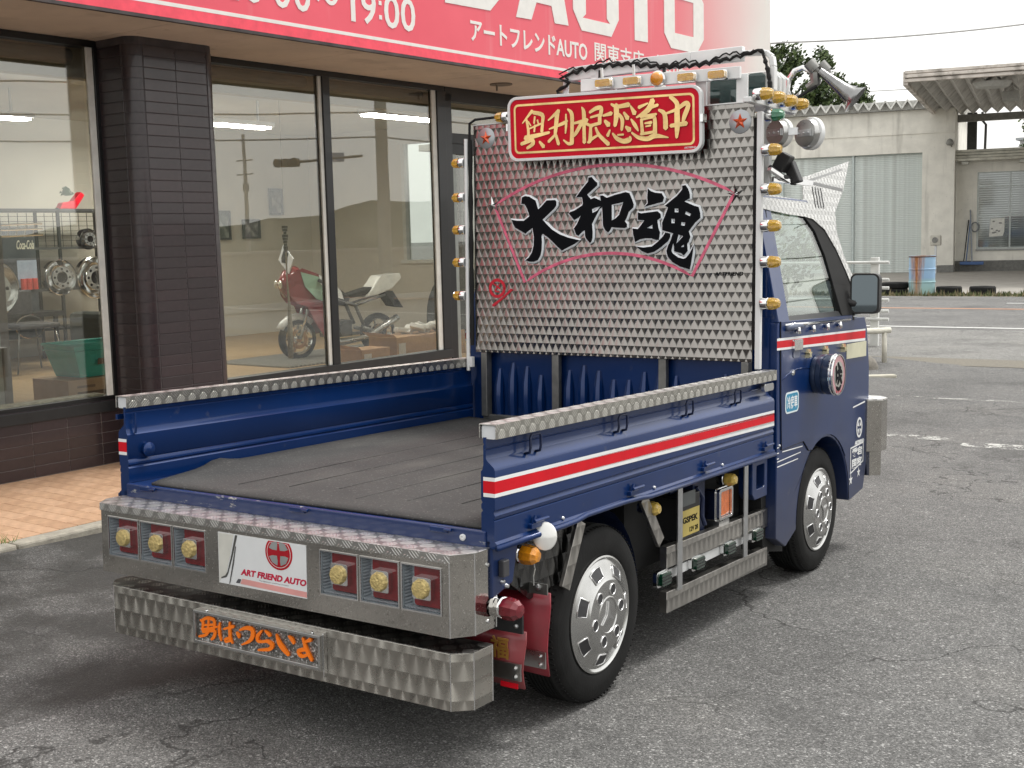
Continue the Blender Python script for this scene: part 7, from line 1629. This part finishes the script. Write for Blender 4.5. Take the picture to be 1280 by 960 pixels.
# white guard fence with pipe rails beyond the cab
gf = thing('guard_fence', 'white pipe guard fence whose end post stands beyond the cab mirror', 'fence', (-2.60, 14.0, -.19))
wp = M('fence_white', (.70, .71, .69), .45, 0, .1, 8, dirt=.25)
mb = MB(); mb.box(-.055, .055, -.03, .03, 0, 1.20); mb.build('post', wp, gf, bevel=.008); inst(gf.children[0], parent=gf, loc=(-2.0, 0, 0)); inst(gf.children[0], parent=gf, loc=(-4.0, 0, 0))
for z in (1.13, .90, .79, .63, .48, .37, .22):
    full = z in (1.13, .63, .22)
    mb = MB(); mb.cyl((-6 if full else -.10, -.045, z), (.20, -.045, z), .022, seg=10); mb.build('pipe_rail', wp, gf, smooth=40)
mb = MB(); mb.lathe([(0, .006), (.012, .004), (.014, 0)], (0, -.036, 1.13), 'y', 8); mb.build('bolt', galv, gf)
t_ = thing('tyre_stop_bar', 'low white bent pipe barrier in front of the guard fence post', 'barrier', (-1.78, 11.6, -.19))
mb = MB(); mb.tube([(-.75, -.9, .42), (-.45, -.6, .42), (.10, .0, .42)], .035, 8); mb.tube([(-.45, -.6, .42), (-.45, -.6, .0)], .035, 8); mb.tube([(.05, -.05, .42), (.05, -.05, 0)], .03, 8); mb.build('pipe', M('cream_pipe', (.62, .60, .52), .5, 0, .15), t_, smooth=True)
t_ = thing('concrete_block', 'rounded pale concrete footing beside the low white barrier', 'footing', (-1.75, 10.9, -.19))
mb = MB(); mb.lathe([(.15, 0), (.145, .08), (.11, .15), (.05, .19), (0, .195)], axis='z', seg=18); mb.build('footing_body', M('footing_concrete', (.20, .185, .16), .9, 0, .2, 20, bmp=.006), t_, smooth=True)
t_ = thing('wheel_stop', 'low cream wheel stop lying on the asphalt beyond the front bumper', 'kerb', (-1.62, 10.2, -.19), math.radians(35))
mb = MB(); mb.box(-.32, .42, -.05, .05, 0, .05); mb.build('stop_body', M('stop_cream', (.50, .48, .40), .8), t_, bevel=.012)

# ---- trees
leafm = []
for k, c in enumerate(((.055, .085, .028), (.075, .11, .035), (.10, .14, .045), (.035, .06, .022))):
    leafm.append(M('leaf_%s' % 'abcd'[k], c, .6, 0, .25, 3))
bark = M('bark', (.10, .075, .055), .9, 0, .3, 8)
def tree(lab, x, y, lobes, seed, n=5200, leaf=.13, group=None):
    random.seed(seed)
    t_ = thing('broadleaf_tree', lab, 'tree', (x, y, G0), 0, group)
    mb = MB(); top = sum(l[2] for l in lobes)/len(lobes)
    mb.tube([(0, 0, 0), (.1, 0, top*.35), (0, .1, top*.65), (.05, 0, top*.95)], [.28, .22, .14, .06], 9); 
    for l in lobes: mb.tube([(0, 0, top*.55), (l[0]*.5, l[1]*.5, l[2]*.8), (l[0], l[1], l[2])], [.10, .07, .03], 6)
    mb.build('trunk', bark, t_, smooth=True)
    mb = MB()
    clumps = []
    for (lx, ly, lz, R) in lobes:
        for _ in range(int(26*R*R)):
            v = Vector((random.gauss(0, 1), random.gauss(0, 1), random.gauss(0, 1))).normalized()*R*random.uniform(.45, 1.0)**.6
            clumps.append((Vector((lx, ly, lz))+Vector((v.x, v.y, v.z*.8)), random.uniform(.18, .42)))
    for i in range(n):
        c, r = random.choice(clumps); v = Vector((random.gauss(0, 1), random.gauss(0, 1), random.gauss(0, 1))).normalized()*r*random.random()**.4
        p = c+v; a = Vector((random.gauss(0, 1), random.gauss(0, 1), random.gauss(0, 1)+.3)).normalized(); b = a.orthogonal().normalized(); cc = a.cross(b); L_ = leaf*random.uniform(.6, 1.3)
        mb.add([p-b*L_*.5, p+cc*L_*.28, p+b*L_*.5, p-cc*L_*.28], [(0, 1, 2, 3)]); mb.m[-1] = random.choice((0, 1, 1, 2, 3))
    mb.build('crown', leafm, t_)
    return t_
tree('dense green tree rising behind the warehouse roof beside the air horns', -17.4, 51.9, [(-1.35, -.4, 9.0, 1.15), (-.9, -.2, 7.6, 1.4), (.35, .2, 9.0, .7), (.6, .3, 7.3, 1.3), (1.55, .6, 7.0, 1.1), (-.2, 0, 6.4, 1.6), (1.0, .5, 5.6, 1.5)], 5, 26000, .20)
tree('small tree behind the annex at the right edge of the picture', -9.6, 62.6, [(0, 0, 6.3, .9), (.5, .1, 5.2, 1.2), (-.5, .1, 4.8, .9)], 8, 4000, .16)
for k, (x, y) in enumerate(((-7.2, 24), (-5.0, 26), (-9.2, 25))): pass
tree('leafy shrub seen through the end window of the shop behind the white fence', -6.6, 17.0, [(0, 0, 1.5, 1.0), (-1.6, .4, 1.7, 1.1), (1.2, .3, 1.3, .9)], 12, 3500, .12)
# distant building strip and mast behind the annex
t_ = thing('distant_roof', 'pale distant roof line behind the annex', 'building', (-8, 80, 0)); mb = MB(); mb.box(-6, 8, 0, 8, 0, 6.6); mb.build('walls', M('distant_white', (.55, .56, .56), .8), t_); mb = MB(); mb.box(-6.2, 8.2, -.3, 8.3, 6.6, 6.75); mb.build('roof', M('distant_roof', (.4, .42, .44), .8), t_)
# ---- wires
def wire(name, pts, r, lab, group=None):
    mb = MB(); P = []
    for a, b in zip(pts[:-1], pts[1:]):
        a = Vector(a); b = Vector(b); L_ = (b-a).length
        for i in range(16): t = i/16; p = a.lerp(b, t); p.z -= 4*L_*.012*t*(1-t); P.append(p)
    P.append(Vector(pts[-1])); mb.tube(P, r, 5); o = mb.build(name, M('wire_grey', (.34, .34, .34), .6), None); return tag(o, lab, 'cable', group)
wire('overhead_cable', [(-38, 30, 8.6), (-12.6, 36.6, 7.45), (-6.1, 41.0, 7.85), (20, 60, 9.5)], .028, 'thick twisted cable crossing the sky above the warehouse')
wire('overhead_cable', [(-40, 60, 9.0), (-18, 58, 8.05), (10, 60, 8.4)], .02, 'thin lower cable crossing the sky just above the warehouse roof')
# street furniture behind the camera that the shop glass mirrors
pc = M('pole_concrete', (.40, .39, .36), .8)
for (x, y, lab) in ((11.35, 19.6, 'near concrete utility pole mirrored in the middle display window'), (22, 3, 'concrete utility pole mirrored in the left part of the shop glass'), (12, 58, 'far concrete utility pole down the street in the glass'), (62.4, 56, 'thin distant pole mirrored above the pictures')):
    up = thing('utility_pole', lab, 'pole', (x, y, -.2), 0, 'utility poles mirrored in the glass')
    mb = MB(); mb.cyl((0, 0, 0), (0, 0, 9.5), .17, .12, 14); mb.build('shaft', pc, up, smooth=40)
    mb = MB()
    for z in (6.6, 7.6): mb.box(-.9, .9, -.05, .05, z, z+.08)
    mb.cyl((.3, .25, 5.4), (.3, .25, 6.0), .22, seg=14); mb.build('cross_arm', galv, up)
k = 0
for (dz, dx) in ((3.9, 0), (4.5, .1), (5.2, -.1), (6.7, -.8), (6.7, .8), (7.7, -.8), (7.7, .8)):
    wire('power_line', [(34, -14, dz+.7), (22+dx, 3, dz+.3), (11.35+dx, 19.6, dz), (12+dx, 58, dz+.5)], .022 if dz < 6 else .014, 'thin power line mirrored in the display window', 'power lines mirrored in the shop glass')
tl = thing('traffic_light', 'horizontal traffic light and blue name plate on an arm mirrored in the display window', 'traffic light', (11.35, 19.45, 0))
A_ = Vector((.25, -.25, 3.45)); B_ = Vector((1.75, -1.35, 3.33)); dd = (B_-A_).normalized()
mb = MB(); mb.cyl(A_, B_, .035, seg=8); mb.build('arm', galv, tl)
Rz = Matrix.Rotation(math.atan2(dd.y, dd.x), 3, 'Z')
mb = MB(); mb.obox(A_.lerp(B_, .38)+Vector((0, 0, .02)), .50, .05, .22, Rz); mb.build('name_plate', M('sign_blue_white', (.35, .40, .50), .5), tl)
mb = MB(); mb.obox(B_+Vector((0, 0, 0)), .62, .12, .20, Rz); mb.build('signal_head', M('signal_grey', (.20, .20, .19), .6), tl, bevel=.03)
for k in range(3):
    c0 = B_ + dd*(.2*(k-1)); mb = MB(); mb.cyl(c0, c0+Vector((-.08, -.12, 0)), .10, seg=14); mb.build('lamp_hood', M('hood_grey', (.10, .10, .10), .6), tl)
# parked car row and low wall across the side street, mirrored too
cw = thing('roadside_wall', 'low pale roadside wall mirrored in the display windows', 'wall', (12.5, 8, 0))
mb = MB(); mb.box(0, .2, -22, 30, 0, 1.15); mb.build('wall_body', M('low_wall_white', (.45, .43, .38), .8), cw); mb = MB(); mb.box(-.03, .23, -22, 30, 1.15, 1.22); mb.build('coping', M('coping', (.5, .48, .44), .8), cw)
for k, (x, y, w_, h_, c) in enumerate(((140, 20, 12, 2.6, (.38, .35, .30)), (145, 60, 10, 3.0, (.30, .29, .28)), (120, 95, 14, 2.4, (.42, .39, .33)))):
    hb_ = thing('mirrored_house', ['low beige house mirrored far off in the glass', 'taller grey house mirrored far off in the glass', 'wide cream house mirrored far off in the glass'][k], 'house', (x, y, 0))
    mb = MB(); mb.box(0, 8, -w_/2, w_/2, 0, h_); mb.build('wall', M('house_wall_%s' % 'abc'[k], c, .8), hb_)
    mb = MB(); mb.prism([(-w_/2-.5, h_), (w_/2+.5, h_), (0, h_+1.8)], lambda u, v, d: (d, u, v), -.4, 8.4); mb.build('roof', M('house_roof_%s' % 'abc'[k], (.12, .12, .13), .7), hb_)
    for q in range(3): mb = MB(); mb.box(-.04, .0, -w_/2+1.5+q*w_/3.4, -w_/2+3+q*w_/3.4, 1.2, 2.6); mb.build('window', M('house_window', (.08, .09, .10), .2), hb_)
bpy.context.view_layer.update()
